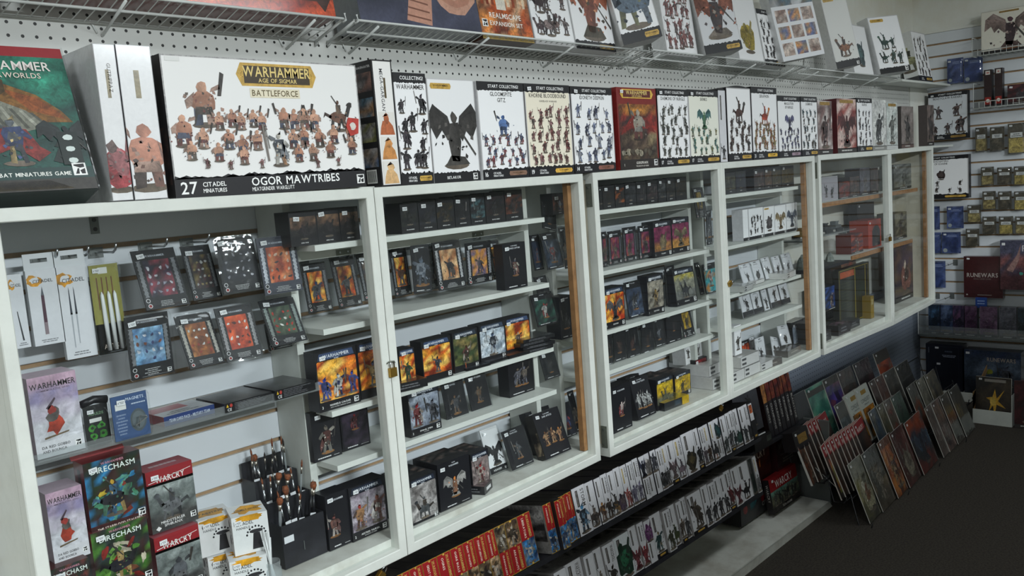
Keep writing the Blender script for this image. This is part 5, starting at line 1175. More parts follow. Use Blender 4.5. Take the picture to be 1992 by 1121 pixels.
rb = random.Random(5)
BR = []
for row, (yy, zz, n_) in enumerate(((.026, .088, 7), (.076, .132, 8), (.128, .178, 9))):
    for i in range(n_):
        k = rb.choice(['thin', 'thin', 'wide', 'dark']); rown = ('front', 'middle', 'back')[row]
        hc_ = rb.choice(['black_plastic', 'chrome', 'jar_glass'])
        desc = {'thin': 'thin brush with brown pointed bristles', 'wide': 'broad brush with rust brown bristles', 'dark': 'thin brush with black bristles'}[k]
        e = brush(x0+.012+(wd-.024)*i/(n_-1), y0+yy, .7365+zz-.004, rb.uniform(.07, .11), rb.uniform(-14, 14), rb.uniform(0, 1.2), k, '%s, %s in the %s row of the black stand' % (desc, nth(i), rown), hc_)
        if rb.random() < .5:
            m = MB(); m.cur = (*lin('#d9dadc'), 0); m.box(-.002, -.008, .012, .013, -.0072, .021); m.obj('price_flag', ['print_satin'], e, ink=True)
def cube_box(r, lp, z, w, d, h, yaw, lab, seed, title, Y):
    p_ = onY(px(r, lp), Y)
    def fr(A):
        A.rect(0, 0, 1, 1, '#dcdddc', .05); A.up(); A.blob(.5, .93, .4, .09, '#e3a321', .4, n=18, jit=.3); A.up(); A.text('CITADEL', .34, .76, .09, '#3a3a3c', 'c', fit=.5); A.text('HANDLE', .3, .66, .06, '#3a3a3c', 'c', fit=.4)
        A.poly([(.5, .08), (.8, .08), (.74, .5), (.56, .5)], '#1c1c20'); A.up(); A.blob(.65, .55, .2, .05, '#2a2a2e', 0, n=12, jit=.05)
        for k in range(9): a = math.pi*(.05+.9*k/8); A.blob(.64+.26*math.cos(a), .46+.26*math.sin(a)*.9-.02, .03, .03, '#222226', 0, n=6, jit=.1)
    def sd(A):
        A.rect(0, 0, 1, 1, '#d3d4d3', .05); A.up()
        for yy in (.62, .2):
            A.blob(.5, yy+.1, .12, .12, '#3a3a3e', .2, n=8)
            for k in range(8): a = math.pi*k/7; A.blob(.5+.34*math.cos(a), yy+.12+.2*math.sin(a), .04, .035, '#2a2a2e', 0, n=6, jit=.1)
    def tp(A): A.rect(0, 0, 1, 1, '#dfe0df', .05); A.up(); A.blob(.5, .5, .42, .3, '#e3a321', .4, n=18, jit=.3); A.up(); A.text(title, .5, .42, .16, '#2a2a2c', 'c', fit=.7)
    q = raw(p_.x, Y, z, w, h, 0, rad(yaw)); return carton('painting_handle_box', q, d, fr, seed, lab, 'white cube boxes by the brush stand', body='#dcdddc', side=sd, top=tp)
cube_box('D', (60, 1010), .7355, .078, .078, .085, -14, 'white and yellow cube box at the bottom behind the others', 291, 'HANDLE', .14)
cube_box('D', (30, 985), .8215, .078, .078, .085, -12, 'white and yellow cube box, upper one at the back', 292, 'PAINTING', .15)
cube_box('D', (190, 1180), .7355, .080, .080, .088, -22, 'white and yellow cube box printed PAINTING HANDLE, lowest in front', 293, 'PAINTING HANDLE XL', .07)
cube_box('D', (207, 1015), .8245, .078, .078, .088, -20, 'white and yellow cube box with a black clamp picture, upper front one', 294, 'ASSEMBLY HANDLE', .085)
jr = empty('glass_jar', (0, 0, 0)); pj = onY(px('D', (405, 1110)), .045); jr.location = (pj.x, .045, .7365); tag(jr, 'small glass jar of white plastic handled brushes in front of the black stand', 'jar')
m = MB(); pf = [(.017, 0), (.019, .004), (.019, .045), (.016, .052), (.0175, .056), (.0175, .064)]; n = 20
for rr_, zz in pf:
    for k in range(n): m.v.append((rr_*math.cos(2*math.pi*k/n), rr_*math.sin(2*math.pi*k/n), zz)); m.c.append(m.cur)
for a in range(len(pf)-1):
    for k in range(n): k2 = (k+1) % n; m.f.append((a*n+k, a*n+k2, (a+1)*n+k2, (a+1)*n+k)); m.mi.append(0)
m.obj('jar_body', ['jar_glass'], jr, smooth=True)
for i in range(7):
    a = i*.9; e = empty('plastic_stirrer', (jr.location.x+.007*math.cos(a), .045+.007*math.sin(a), .742)); e.rotation_euler = (rad(8*math.sin(a)), rad(-8*math.cos(a)-4), 0); tag(e, 'white plastic handled tool standing in the glass jar, %s around the rim' % nth(i), 'tool', 'white tools in the glass jar')
    m = MB(); m.tube([(0, 0, 0), (0, 0, .05), (0, 0, .115+.01*(i % 3))], [.0022, .0026, .0014], n=7); m.obj('handle', ['white_plastic'], e, smooth=True)
o = MB(); o.cur = (*lin('#2c2f2c'), .6); n = 24
for zz, rr_ in ((0, .024), (.010, .026), (.012, .024)):
    for k in range(n): o.v.append((rr_*math.cos(2*math.pi*k/n), rr_*math.sin(2*math.pi*k/n), zz)); o.c.append(o.cur)
for a in range(2):
    for k in range(n): k2 = (k+1) % n; o.f.append((a*n+k, a*n+k2, (a+1)*n+k2, (a+1)*n+k)); o.mi.append(0)
o.f.append(tuple(range(n))[::-1]); o.f.append(tuple(2*n+k for k in range(n))); o.mi += [0, 0]
pp = onZ(px('D', (745, 930)), .737); oo = o.obj('round_tin', ['print_gloss'], ink=True); oo.location = (pp.x+.01, max(pp.y, .06), .7358); oo.rotation_euler = (0, 0, 0); tag(oo, 'flat round dark green tin lying by the red standard bearer box', 'tin')

# ---- second door
T2 = 'dark boxes on the top shelf of the second cabinet bay'
xs = [128, 236, 345, 455, 550, 641, 760, 868]
NM = ['SALAMANDERS', 'RAVEN GUARD', 'IMPERIAL FISTS', 'IRON HANDS', 'SPACE WOLVES', 'BLOOD ANGELS', 'DARK ANGELS']
TC = [['#1f2420', '#2a2a26'], ['#1c1e26', '#2a2c34'], ['#4a3c1c', '#2a261c'], ['#1c1c20', '#26262a'], ['#4a6a70', '#3a5054'], ['#2a1c1e', '#1e181a'], ['#6a3a28', '#4a2a20']]
DSC = ['blackish green', 'blue black', 'mustard lit black', 'plain charcoal', 'pale teal lit', 'near black crimson', 'rust lit black']
for i in range(7):
    y0_ = 318-78*(xs[i]-128)/740; y1_ = 318-78*(xs[i+1]-128)/740
    cbox('E', (xs[i], y0_), (xs[i+1]-3, y1_), (xs[i]-6, y0_-185), .085, '%s card box, %s on the top shelf of the second bay' % (DSC[i], nth(i)), 301+i, T2, st_dark, on=1.49, lean=0, d=.06, title=None, sub=None, art=['#17171c', '#202026']+TC[i], name=NM[i], num=None, seal_=False, foot=.22, figs=(('man', TC[i]+['#3a3a3c']),), head='#141418')
H2 = 'blister packs hanging in the second cabinet bay'
blis('E', (95, 748), (192, 715), (52, 458), .19, 'dark blister pack with flame orange card next to the second door stile', 311, H2, art=FIRE, pal=('#3a3a40', '#5a5a60', '#7a4a2c'))
blis('E', (205, 712), (300, 716), (188, 432), .15, 'black blister pack with a tall silver blue figure, turned sideways', 312, H2, st=st_black, yaw=-rad(12), title=None, pal=('#6a7688', '#8a94a3', '#4a5466'), fh=.62, fy=.12)
blis('E', (300, 700), (352, 690), (288, 425), .19, 'dark blister pack mostly hidden behind the brightest glaring pack', 313, H2, art=['#3a2420', '#2a1c1c'])
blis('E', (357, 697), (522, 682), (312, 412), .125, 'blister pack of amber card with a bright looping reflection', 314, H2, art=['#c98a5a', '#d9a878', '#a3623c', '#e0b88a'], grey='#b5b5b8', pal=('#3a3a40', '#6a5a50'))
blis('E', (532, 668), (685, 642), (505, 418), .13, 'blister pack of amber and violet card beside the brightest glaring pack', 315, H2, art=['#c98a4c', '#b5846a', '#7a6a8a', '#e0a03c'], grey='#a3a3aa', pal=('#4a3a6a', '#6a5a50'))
blis('E', (692, 642), (757, 620), (645, 402), .16, 'slim blister pack with vivid orange flame card', 316, H2, art=FIRE, pal=('#7a4a2c', '#3a2a24'))
for k, p0 in enumerate(((85, 420), (168, 408), (298, 392), (445, 372), (580, 354))):
    p_ = onY(px('E', p0), YS); prong(p_.x, .16, p_.z-.004, 'steel hook %s on the top groove of the second bay' % nth(k))
cbox('E', (757, 700), (892, 665), (722, 418), .075, 'black box of a cloaked captain figure against the shelf upright', 317, None, st_black, on=1.29, lean=0, d=.035, title=('PRIMARIS CAPTAIN',), pal=('#6a6a78', '#c9c0a8', '#4a3a4a', '#a36a5a'), fh=.4, fy=.25)
G2 = 'blister packs in the gap at the end of the second bay'
o = blis('E', (985, 335), (1068, 300), (880, 160), .125, 'dark blister pack tilted sideways on its hook near the wooden edge strip', 318, G2, st=st_black, lean=10, title=None, pal=('#3a3f48', '#55606a', '#2c2f36'), glow=['#1c1e24', '#24282e', '#16171c'])
o.rotation_euler.y = rad(14)
blis('E', (938, 582), (992, 572), (903, 368), .15, 'dark blue grey blister pack behind the one with a blue lit tall figure', 319, G2, st=st_black, title=None, glow=['#20283a', '#2a3448'], pal=('#4a5a70', '#7a4a4c'))
blis('E', (1015, 582), (1115, 556), (965, 358), .115, 'slate blue lit blister pack with a thin figure and red trim', 320, G2, st=st_black, title=None, glow=['#2a3444', '#3a4656', '#1e2632'], pal=('#8a94a0', '#6a7480', '#a33a34'), fh=.55, fy=.16)
blis('E', (1122, 572), (1160, 562), (1078, 322), .17, 'black blister pack partly behind the brown edge strip, upper', 321, G2, st=st_black, title=None)
cbox('E', (1045, 207), (1128, 192), (1038, 74), .10, 'small dark box with a rust coloured figure high behind the edge strip', 322, None, st_dark, on=1.49, lean=0, d=.05, title=None, sub=None, art=['#5a3024', '#3a2420', '#241c1c'], name='AELDARI', num=None, seal_=False, head='#141418')
blis('E', (985, 840), (1060, 820), (928, 622), .15, 'dark blister pack standing behind the one with a green glow', 323, G2, st=st_black, title=None, pal=('#4a4c4c', '#5a5c5a'))
blis('E', (957, 922), (1082, 895), (900, 732), .115, 'blister pack with a green glowing card and red white figure', 324, G2, st=st_black, lean=14, title=None, glow=['#24443c', '#2f5a4c', '#1a2a28', '#202428'], pal=('#a33a34', '#c9c4bc', '#5a5a5c'), fh=.5)
cbox('E', (1092, 915), (1165, 895), (1062, 655), .105, 'plain black box with a light sticker behind the wooden edge strip', 325, None, st_black, on=1.09, lean=0, d=.06, title=None, pal=('#5a5a5c', '#3a3a3c'))
S2 = 'large printed boxes on the third shelf of the second bay'
cbox('E', (112, 1118), (207, 1103), (84, 885), .075, 'orange box with green armoured figure cut by the door stile', 331, S2, st_dark, on=1.09, lean=0, d=.045, head='#3a4a6a', name=None, num=None, figs=(('man', ('#3a6a34', '#5a4a3c', '#2a4a2c')),))
cbox('E', (252, 1112), (430, 1082), (203, 868), .068, 'orange box with a dark grey armoured gunner amid flames', 332, S2, st_dark, on=1.09, lean=0, d=.045, head='#3a4a6a', name=None, num=None, figs=(('man', ('#3a3f4c', '#5a6070', '#2a2e3a')),), fh=.42)
cbox('E', (440, 1060), (592, 1020), (408, 815), .078, 'olive green box with a red coated officer', 333, S2, st_dark, on=1.09, lean=0, d=.045, art=['#3a4a2c', '#5a5f34', '#2a3420', '#8a7a4a', '#6a6a44'], name=None, num=None, figs=(('man', ('#7a3a2c', '#5a2c24', '#3a3a30', '#c9b8a0')),), fh=.45, head='#2a3440')
cbox('E', (600, 1003), (757, 985), (577, 778), .088, 'pale blue grey box with a silver knight in snow', 334, S2, st_dark, on=1.09, lean=0, d=.045, art=['#a9b5c0', '#c3ccd4', '#8a98a5', '#d5dbe0'], name=None, num=None, figs=(('man', ('#4a5a78', '#c9ccd0', '#2c3444', '#8a9098')),), fh=.6, head='#3a4658')
cbox('E', (757, 990), (905, 915), (748, 748), .098, 'orange box with a bronze armoured warrior, last before the upright', 335, S2, st_dark, on=1.09, lean=0, d=.045, name=None, num=None, head='#3a4a6a', figs=(('man', ('#8a6a4c', '#5a4a44', '#c9b8a0')),), fh=.45)
FL = 'flat packs lying on the third shelf of the second bay'
def cov(cols): return lambda A: (A.rect(0, 0, 1, 1, cols[0], .3), A.up(), A.painting(.04, .04, .96, .96, cols, 5, 5, .7))
def edg(c='#17171b', t=True): return lambda A: (A.rect(0, 0, 1, 1, c, .1), A.up(), A.lines(.1, .2, .8, .8, 2, '#6a6a6e') if t else None)
pp = onZ(px('F', (300, 240)), 1.0915)
flat('miniature_box', (pp.x, max(.02, pp.y)+.012, 1.0912), .125, .085, .022, -14, cov(['#c9622c', '#d98a3c', '#7a3a20', '#a34c24']), lambda A: (A.rect(0, 0, .48, 1, '#15151a'), A.rect(.48, 0, 1, 1, '#b8501f', .6), A.up(), A.text('WARHAMMER', .24, .4, .28, '#c9ccd0', 'c', fit=.36), A.rect(.6, .1, .72, .9, '#4a2a20', .4)), 'flat lying box with an orange cover in front of the olive box', FL, 341, film=True)
pp = onZ(px('F', (140, 285)), 1.0915)
flat('miniature_box', (pp.x-.06, .055, 1.0912), .095, .06, .022, -10, cov(['#7a4a28', '#4a3020']), edg(), 'flat lying dark box corner beside the second door stile', FL, 343)
stack = []
for k, (dx, dy, hh) in enumerate(((0, 0, .010), (.008, .004, .010), (-.006, .002, .011), (.004, -.002, .010))):
    stack.append((dx, dy, hh))
pp = onY(px('E', (850, 1010)), .072); zz = 1.0912
for k, (dx, dy, hh) in enumerate(stack):
    flat('flat_blister', (pp.x+dx, .062+dy+.005, zz), .125, .09, hh, (-6, -9, -4, -8)[k], cov(['#26272b', '#34363a', '#1c1c20', '#4a4c50']), edg(), 'flat clear topped pack, %s from the bottom of the dark pile' % nth(k), FL, 345+k, film=(k == 3)); zz += hh+.0006
for k, (u_, v_, yw) in enumerate((((470, 1095)), ((640, 1065)), ((730, 1035))) and ((505, 1110, -14), (640, 1090, 8), (760, 1050, -10))):
    p_ = onY(px('E', (u_, v_)), .075)
    flat('flat_blister', (p_.x, .066, 1.0912+.0*k), .088, .075, .007+.001*k, yw*.3, cov([['#2a3038', '#3f464e', '#1e2126'], ['#4a4a50', '#2c2e33', '#6a6a6e'], ['#4a3024', '#2a2022', '#6a4a3a']][k]), edg(t=False), ['flat pack with a slate blue cover in front of the snow knight box', 'flat pack with grey marbled cover between two others', 'flat pack with a rusty brown cover beside the dark pile'][k], FL, 351+2*k)
L2 = 'boxes on the fourth shelf of the second bay'
cbox('F', (187, 600), (371, 530), (155, 315), .075, 'grey sky box with a red caped winged saint and companion', 361, L2, st_dark, on=.955, lean=0, d=.045, art=['#7a8290', '#9aa2ae', '#5a606c'], name='EPHRAEL STERN', name2='& KYGANIL', num='2', figs=(('man', ('#a3242a', '#7a1c20', '#c9b8a8')), ('man', ('#3a3c44', '#2a2c34', '#5a5c66'))), fh=.55, head='#232a34')
blis('F', (412, 520), (541, 470), (362, 268), .115, 'black blister pack with a dim grey multi armed figure, lower shelf', 362, L2, st=st_black, title=('CRYPTEK',), pal=('#4a4c54', '#6a6c74', '#7a5a40'), fh=.5, fy=.16)
blis('F', (562, 468), (682, 430), (507, 222), .115, 'black blister pack with a spindly bronze figure, lower shelf', 363, L2, st=st_black, title=('WAR OF LEGEND',), pal=('#5a5048', '#7a6a54', '#8a6038'), fh=.42, fy=.26)
cbox('F', (787, 375), (937, 325), (765, 132), .12, 'black box of two slim horned robots, standing against the upright', 364, L2, st_black, on=.955, lean=0, d=.045, title=None, pal=('#5f6070', '#7a7a8a', '#8a7a6a'), n=2, fh=.5, foot=True)
blis('F', (1002, 252), (1092, 220), (955, 80), .14, 'dark blister pack hanging low in the gap before the edge strip', 365, G2, st=st_black, title=None, pal=('#4a4a4c', '#3a3c40'), glow=['#24262a', '#1c1e22'])
U2g = 'boxes standing on the floor of the second bay'
fl2 = lambda lab, seed, bl, br, tl, Y, d, st, **kw: cbox('F', bl, br, tl, Y, lab, seed, U2g, st, on=.736, d=d, **kw)
tpd = lambda A: (A.rect(0, 0, 1, 1, '#2a2a2d', .3), A.up(), A.painting(.05, .3, .95, .95, ['#2c2c2e', '#4a4644', '#1c1c1e', '#6a5a54'], 5, 5, .7))
fl2('pale mauve grey box with a dark rider, nearest on the cabinet floor', 371, (187, 1065), (350, 990), (165, 790), .045, .11, st_dark, lean=0, art=['#8f8a88', '#a9a4a2', '#7a7472', '#b5b0ae'], name=None, num=None, figs=(('beast', ('#3a3c40', '#5a5c5e', '#4a3c30')),), fh=.5, top=tpd, foot=.05)
fl2('tall black box with a white winged throne figure', 372, (362, 990), (551, 905), (352, 702), .05, .10, st_black, lean=0, head='40,000', title=('WARHAMMER',), pal=('#b5b0aa', '#8f8a86', '#c97a3c', '#a3a09a'), kind='winged', fh=.5, fy=.2, top=tpd)
fl2('black edged box with a rosy grey cover and red kneeling figure', 373, (557, 858), (661, 800), (532, 615), .075, .10, st_dark, lean=0, art=['#8a7a78', '#a39490', '#6a5c5a'], name=None, num=None, figs=(('man', ('#a32a2c', '#7a2022', '#c9b8a8')),), fh=.5, top=tpd)
blis('F', (668, 775), (770, 730), (610, 505), .13, 'white card pack with a dark leaping assassin figure', 374, U2g, st=st_white, z=.741, lean=16, pal=('#3a3a3c', '#2a2a2c', '#4a4a4c'), feature='winged', bandw=.13, name='ASSASSIN', plate=False, body='#d9d9dc')
blis('F', (797, 740), (927, 695), (716, 512), .10, 'black blister pack with a ghostly grey lord figure, leaning', 375, U2g, st=st_black, z=.741, lean=18, title=('CHAOS LORD',), pal=('#7a7c80', '#5a5c60', '#8a6a50'), fh=.45)
cbox('F', (950, 660), (1090, 612), (845, 415), .135, 'black box of bronze figures behind its twin, both leaning', 376, U2g, st_black, on=.736, d=.03, lean=18, title=('DARK APOSTLE',), pal=('#a3703c', '#c98a4c', '#6a4a30'), n=2)
cbox('F', (1003, 705), (1156, 650), (905, 440), .075, 'black box of three glowing bronze figures leaning at the front', 377, U2g, st_black, on=.736, d=.035, lean=19, title=('DARK APOSTLE',), pal=('#b5783c', '#d9a05a', '#7a5030'), n=3, fh=.34, fy=.26, side=lambda A: (A.rect(0, 0, 1, 1, '#2a2826', .5), A.up(), A.painting(.1, .1, .9, .6, ['#4a4038', '#8a7a64', '#1c1a1a'], 3, 5, .8)))
blis('F', (1112, 572), (1190, 548), (1040, 372), .16, 'black blister pack with a blue winged and red robed figure', 378, U2g, st=st_black, lean=14, title=('EXARCH',), glow=['#1c1c26', '#20222e'], pal=('#a31f2a', '#2f4a8a', '#8a1c24'), fh=.5, z=.741)
blis('F', (1188, 560), (1222, 552), (1150, 318), .175, 'black blister pack squeezed beside the wooden edge strip at the floor', 379, U2g, st=st_black, lean=12, title=None, z=.741)
blis('F', (1010, 470), (1090, 452), (975, 355), .19, 'clear blister pack peeking over the paired bronze figure boxes', 380, U2g, st=st_black, title=None, z=.741, lean=8)
pp = onZ(px('F', (640, 945)), .737)
flat('small_card_box', (pp.x, max(pp.y, .036)+.004, .736), .062, .060, .024, 24, cov(['#4a3a3a', '#6a5a5a', '#2a2426', '#7a6a6a']), lambda A: (A.rect(0, 0, 1, 1, '#1c1c20'), A.up(), A.rect(.25, .3, .8, .7, '#d9d9d9')), 'small square black box on the ledge below the winged throne box', None, 381, side_=edg())
# ---- third door
T3 = 'dark boxes on the top shelf of the third bay'
xs = [140, 172, 268, 345, 435, 515, 602, 668, 740, 828]
PL = [['#1c1c20', '#24242a'], ['#1e1e24', '#2a2420'], ['#2a2622', '#8a4a24'], ['#26282c', '#3a3c40'], ['#2c282c', '#3c363c'], ['#3a3034', '#4a3a3c'], ['#3a3c40', '#5a5c5c'], ['#2c2a26', '#3a3630'], ['#3a3224', '#2a2620']]
DD = ['slim jet black', 'black, words along its foot', 'black, tiny ember orange spot', 'smoky graphite', 'dull plum black', 'mauve brown', 'steel grey lit', 'brown black', 'bronze black']
for i in range(9):
    f_ = lambda x: 305-72*(x-140)/690
    cbox('G', (xs[i], f_(xs[i])), (xs[i+1]-3, f_(xs[i+1])), (xs[i]-3, f_(xs[i])-180), .085, '%s card box, %s on the top shelf of the third bay' % (DD[i], nth(i)), 401+i, T3, st_dark, on=1.49, lean=0, d=.055, title=None, sub=None, art=['#1b1a1e', '#232226']+PL[i], name='NECRONS' if i % 2 else None, num=None, seal_=False, foot=.2, figs=(('man', PL[i]),), head='#151518')
S3 = 'magenta backed packs on the second shelf of the third bay'
MAG = ['#7a2a4c', '#5a1f3c', '#8a3a5a', '#6a2444']
for i, (bl, br, tl, lab) in enumerate((((175, 800), (212, 795), (150, 528), 'magenta card blister pack sliced by the third door stile'), ((222, 785), (325, 765), (200, 525), 'magenta card blister pack with a crouching insect figure, next after the sliced one'), ((338, 762), (440, 740), (318, 495), 'magenta card blister pack with a figure on orange rock'), ((458, 740), (560, 718), (440, 482), 'magenta card blister pack beside the first of two wider magenta boxes'))):
    blis('G', bl, br, tl, .125, lab, 411+i, S3, art=MAG+['#a3543c'], pal=('#6a5a4c', '#8a7a5c', '#4a3c40'), inner=(.2, .16, .8, .8), grey='#55555c')
cbox('G', (575, 720), (712, 690), (560, 440), .105, 'wide magenta box with a hunched bone coloured creature', 415, S3, st_dark, on=1.29, lean=0, d=.05, art=MAG, vgrad=[['#a3743c', '#8a5a3a'], MAG, MAG], figs=(('bulk', ('#7a6a50', '#8a7a5a', '#5a4a3a')),), name='TYRANIDS', head='#20242c')
cbox('G', (715, 690), (850, 660), (705, 415), .115, 'wide magenta box with a scythe armed creature beside the upright', 416, S3, st_dark, on=1.29, lean=0, d=.05, art=MAG, vgrad=[['#a3743c', '#b5843c'], MAG, MAG], figs=(('winged', ('#8a7a50', '#a3945a', '#6a5a3a')),), name='LICTOR', head='#20242c', fh=.6)
C3 = 'boxes and packs on the third shelf of the third bay'
cbox('G', (188, 1160), (342, 1120), (172, 845), .075, 'fiery orange and red box with a grey winged warrior, nearest the third door stile', 421, C3, st_dark, on=1.09, lean=0, d=.05, art=FIRE+['#b8361f'], figs=(('winged', ('#6a6468', '#8a8488', '#3a3438')),), name='SERAPHIM', head='#2f3c54')
blis('G', (372, 1122), (498, 1085), (328, 838), .105, 'navy lit blister pack with a black robed figure on an orange base', 422, C3, st=st_black, z=1.0955, title=None, glow=['#2a3448', '#3a465c', '#4a566c', '#1c2430'], pal=('#1c1c22', '#2a2c34', '#8a8a90'), fh=.5)
cbox('G', (522, 1090), (648, 1050), (490, 775), .09, 'grey brown box with a golden armoured trio', 423, C3, st_dark, on=1.09, d=.04, art=['#8a8478', '#a39c8c', '#5a544c'], figs=(('man', ('#a3803c', '#6a5a3c', '#4a3c30')),), name='CUSTODES', head='#2c3038')
blis('G', (665, 1045), (735, 1015), (640, 735), .14, 'smoky clear blister pack between the grey brown and yellow sky boxes', 424, C3, st=st_black, z=1.0955, title=None, glow=['#2a2a2c', '#3a3a36'], pal=('#6a6a6c', '#8a8a5c'))
cbox('G', (745, 1018), (905, 975), (705, 735), .10, 'grey box with pale yellow sky over ruins and cavalry', 425, C3, st_dark, on=1.09, d=.04, art=['#7a7a70', '#5a5c58'], vgrad=[['#5a5a54', '#6a6c68'], ['#7a7a6c', '#8a8a7a'], ['#b8ac4c', '#a39a5c', '#8a8a70']], figs=(('beast', ('#3a3c40', '#5a5c60')),), name='ARCHAON', head='#2c3440')
blis('G', (930, 955), (965, 945), (880, 705), .155, 'thin blue black blister pack behind the turquoise one', 426, C3, st=st_black, title=None, z=1.0955)
blis('G', (975, 935), (1075, 915), (942, 705), .14, 'blister pack with turquoise sky, orange ground and a dancing figure', 427, C3, st=st_black, z=1.0955, title=None, glow=['#2a8a94', '#3a9aa3', '#4aa3a3', '#c9883c'], pal=('#c9523c', '#d9c4b4', '#7a3a30'), fh=.55, fy=.2)
G3 = 'packs in the gap between the third and fourth bays'
blis('G', (905, 408), (985, 418), (868, 185), .12, 'black blister pack with a yellow flame panel hanging high in the gap', 428, G3, art=['#c9a81c', '#d9b82c', '#8a5a1c', '#4a3418'], pal=('#5a4a3c', '#3a3028'), ornament=False, inner=(.24, .3, .72, .84))
blis('G', (985, 628), (1025, 622), (975, 360), .135, 'clear blister pack with a silver figure behind the yellow flame one', 429, G3, st=st_black, title=None, glow=['#3a3c40', '#55585c'], pal=('#a3a6aa', '#8a8c90'))
L3 = 'black packs on the fourth shelf of the third bay'
for i, (bl, br, tl, lab) in enumerate((((185, 465), (222, 455), (172, 215), 'black blister pack cut by the third door frame, fourth shelf'), ((228, 440), (310, 415), (205, 205), 'black blister pack, faint brown figure, fourth shelf'), ((322, 420), (408, 385), (290, 195), 'black blister pack, faint red base figure, fourth shelf'), ((420, 392), (502, 355), (395, 170), 'black blister pack, ember coloured spot, fourth shelf'), ((512, 338), (578, 318), (480, 130), 'black blister pack with a kneeling grey figure, fourth shelf'))):
    blis('H', bl, br, tl, .115, lab, 431+i, L3, st=st_black, title=None, pal=(('#4a3c34', '#3a302c'), ('#4a3c34', '#5a3a34'), ('#5a2c24', '#4a3430'), ('#5a3c2c', '#3a2c28'), ('#5a5e68', '#6a6e78'))[i], fh=.4)
cbox('H', (588, 315), (688, 282), (558, 100), .12, 'black box of dim shapes, fourth shelf of the third bay', 436, L3, st_black, on=.955, lean=0, d=.04, title=None, pal=('#3a3a44', '#4a3a3c'), fh=.3, fy=.35)
blis('H', (708, 292), (782, 258), (660, 88), .11, 'black blister pack with a mustard yellow panel, tilted at the shelf end', 437, L3, z=.9605, art=['#b8941c', '#8a6c1c', '#c9a430', '#6a5420'], pal=('#4a3c28',), ornament=False, inner=(.18, .28, .82, .84))
F3 = 'boxes standing on the floor of the third bay'
f3 = lambda lab, seed, bl, br, tl, Y, d, st, **kw: cbox('H', bl, br, tl, Y, lab, seed, F3, st, on=.736, d=d, **kw)
f3('black box with a red and pale lance carrier, nearest the third door stile', 441, (215, 812), (345, 755), (190, 498), .06, .05, st_black, title=('WARHAMMER',), head=None, pal=('#c93c3c', '#d9c4bc', '#8a3a3c'), fh=.35, fy=.3, lean=0)
f3('black box of crowded grey troops peeking from behind the white battlesuits', 442, (360, 738), (450, 700), (288, 470), .11, .04, st_black, title=None, pal=('#4a4a50', '#6a6a70'), n=2, lean=12)
f3('black box with white armoured battlesuits on orange bases', 443, (392, 765), (510, 705), (335, 488), .07, .045, st_black, title=('STEALTH BATTLESUITS',), pal=('#c9c9c6', '#dcdcd8', '#8a8a86'), n=3, fh=.4, fy=.22, lean=13)
YE = ['#c9a41c', '#d9b82c', '#b8941c', '#8a7a3c']
f3('yellow box of grey green bikes under a dark cut corner header', 444, (517, 672), (632, 628), (475, 462), .085, .10, st_dark, lean=0, art=YE, vgrad=[['#5a5c4c', '#6a6a54'], YE, YE], figs=(('beast', ('#4a4c44', '#5a5c50', '#6a6a54')),), name=None, num=None, head='#2c3440', top=tpd)
f3('second yellow box with a lone walking soldier, set behind the bikes box', 445, (640, 612), (748, 575), (632, 455), .12, .10, st_dark, lean=0, art=YE, figs=(('man', ('#6a5c30', '#4a4430')),), name=None, num=None, head='#2c3440', top=tpd)
pp = onZ(px('H', (725, 735)), .737)
flat('miniature_box', (onY(px('H', (555, 700)), .07).x, .062, .736), .150, .085, .030, -4, cov(['#c9a41c', '#d9b82c', '#6a643c', '#8a7a3c']), lambda A: (A.rect(0, 0, .72, 1, '#2c2e30', .2), A.rect(.72, 0, 1, 1, '#c9a41c', .5), A.up(), A.rect(.42, .25, .66, .8, '#3a4650')), 'flat lying yellow box on the floor in front of its standing twins', F3, 446, film=True)
q = face('H', (778, 512), (862, 482), (782, 338), Y=.15, lean=0); q.loc.z = .737
carton('miniature_box', q, .04, st_dark, 448, 'red topped black box with small orange warriors, beside the yellow boxes', F3, body='#1c1a1c', title=None, sub=None, art=['#2a1e1c', '#3a2420', '#1c1618'], figs=(('man', ('#c9622c', '#8a4424', '#d98a4c')),), name=None, num=None, head='#8a1f24', top=tpd)
WS = 'white boxes stacked on the cabinet floor behind the middle stile'
def wcov(A): A.rect(0, 0, 1, 1, '#c3c1be', .2); A.up(2); A.fig(.4, .3, .5, ['#5a5450', '#7a706a', '#4a4644'], 'beast'); A.up(5)
def wedge(A): A.rect(0, 0, 1, 1, '#c9c8c6', .05); A.up(); A.frame(0, 0, 1, 1, .0012, '#2a2a2c'); A.up(); A.rect(.08, .6, .3, .8, '#4a4a4c'); A.rect(.08, .2, .3, .4, '#4a4a4c')
x_ = onY(px('H', (885, 650)), .07).x
flat('game_box', (x_, .060, .736), .155, .20, .045, -3, wcov, wedge, 'white box lying flat beside the yellow lying box', WS, 451, body='#c9c8c6')
flat('game_box', (x_+.02, .085, .7818), .17, .18, .045, 2, wcov, wedge, 'white box laid on top of the flat white one at the middle stile', WS, 453, body='#c9c8c6')
q = raw(x_-.01, .17, .8275, .13, .13, 3); q.loc.z = .8278
carton('game_box', q, .06, st_white, 455, 'white box standing on the white stack behind the middle stile', WS, body='#cfcfcf', pal=('#5a5450', '#6a605a'), feature=None, crowd=(2, 3), fy=.2, fh=.6, strip=False, plate=False, sticker=False)
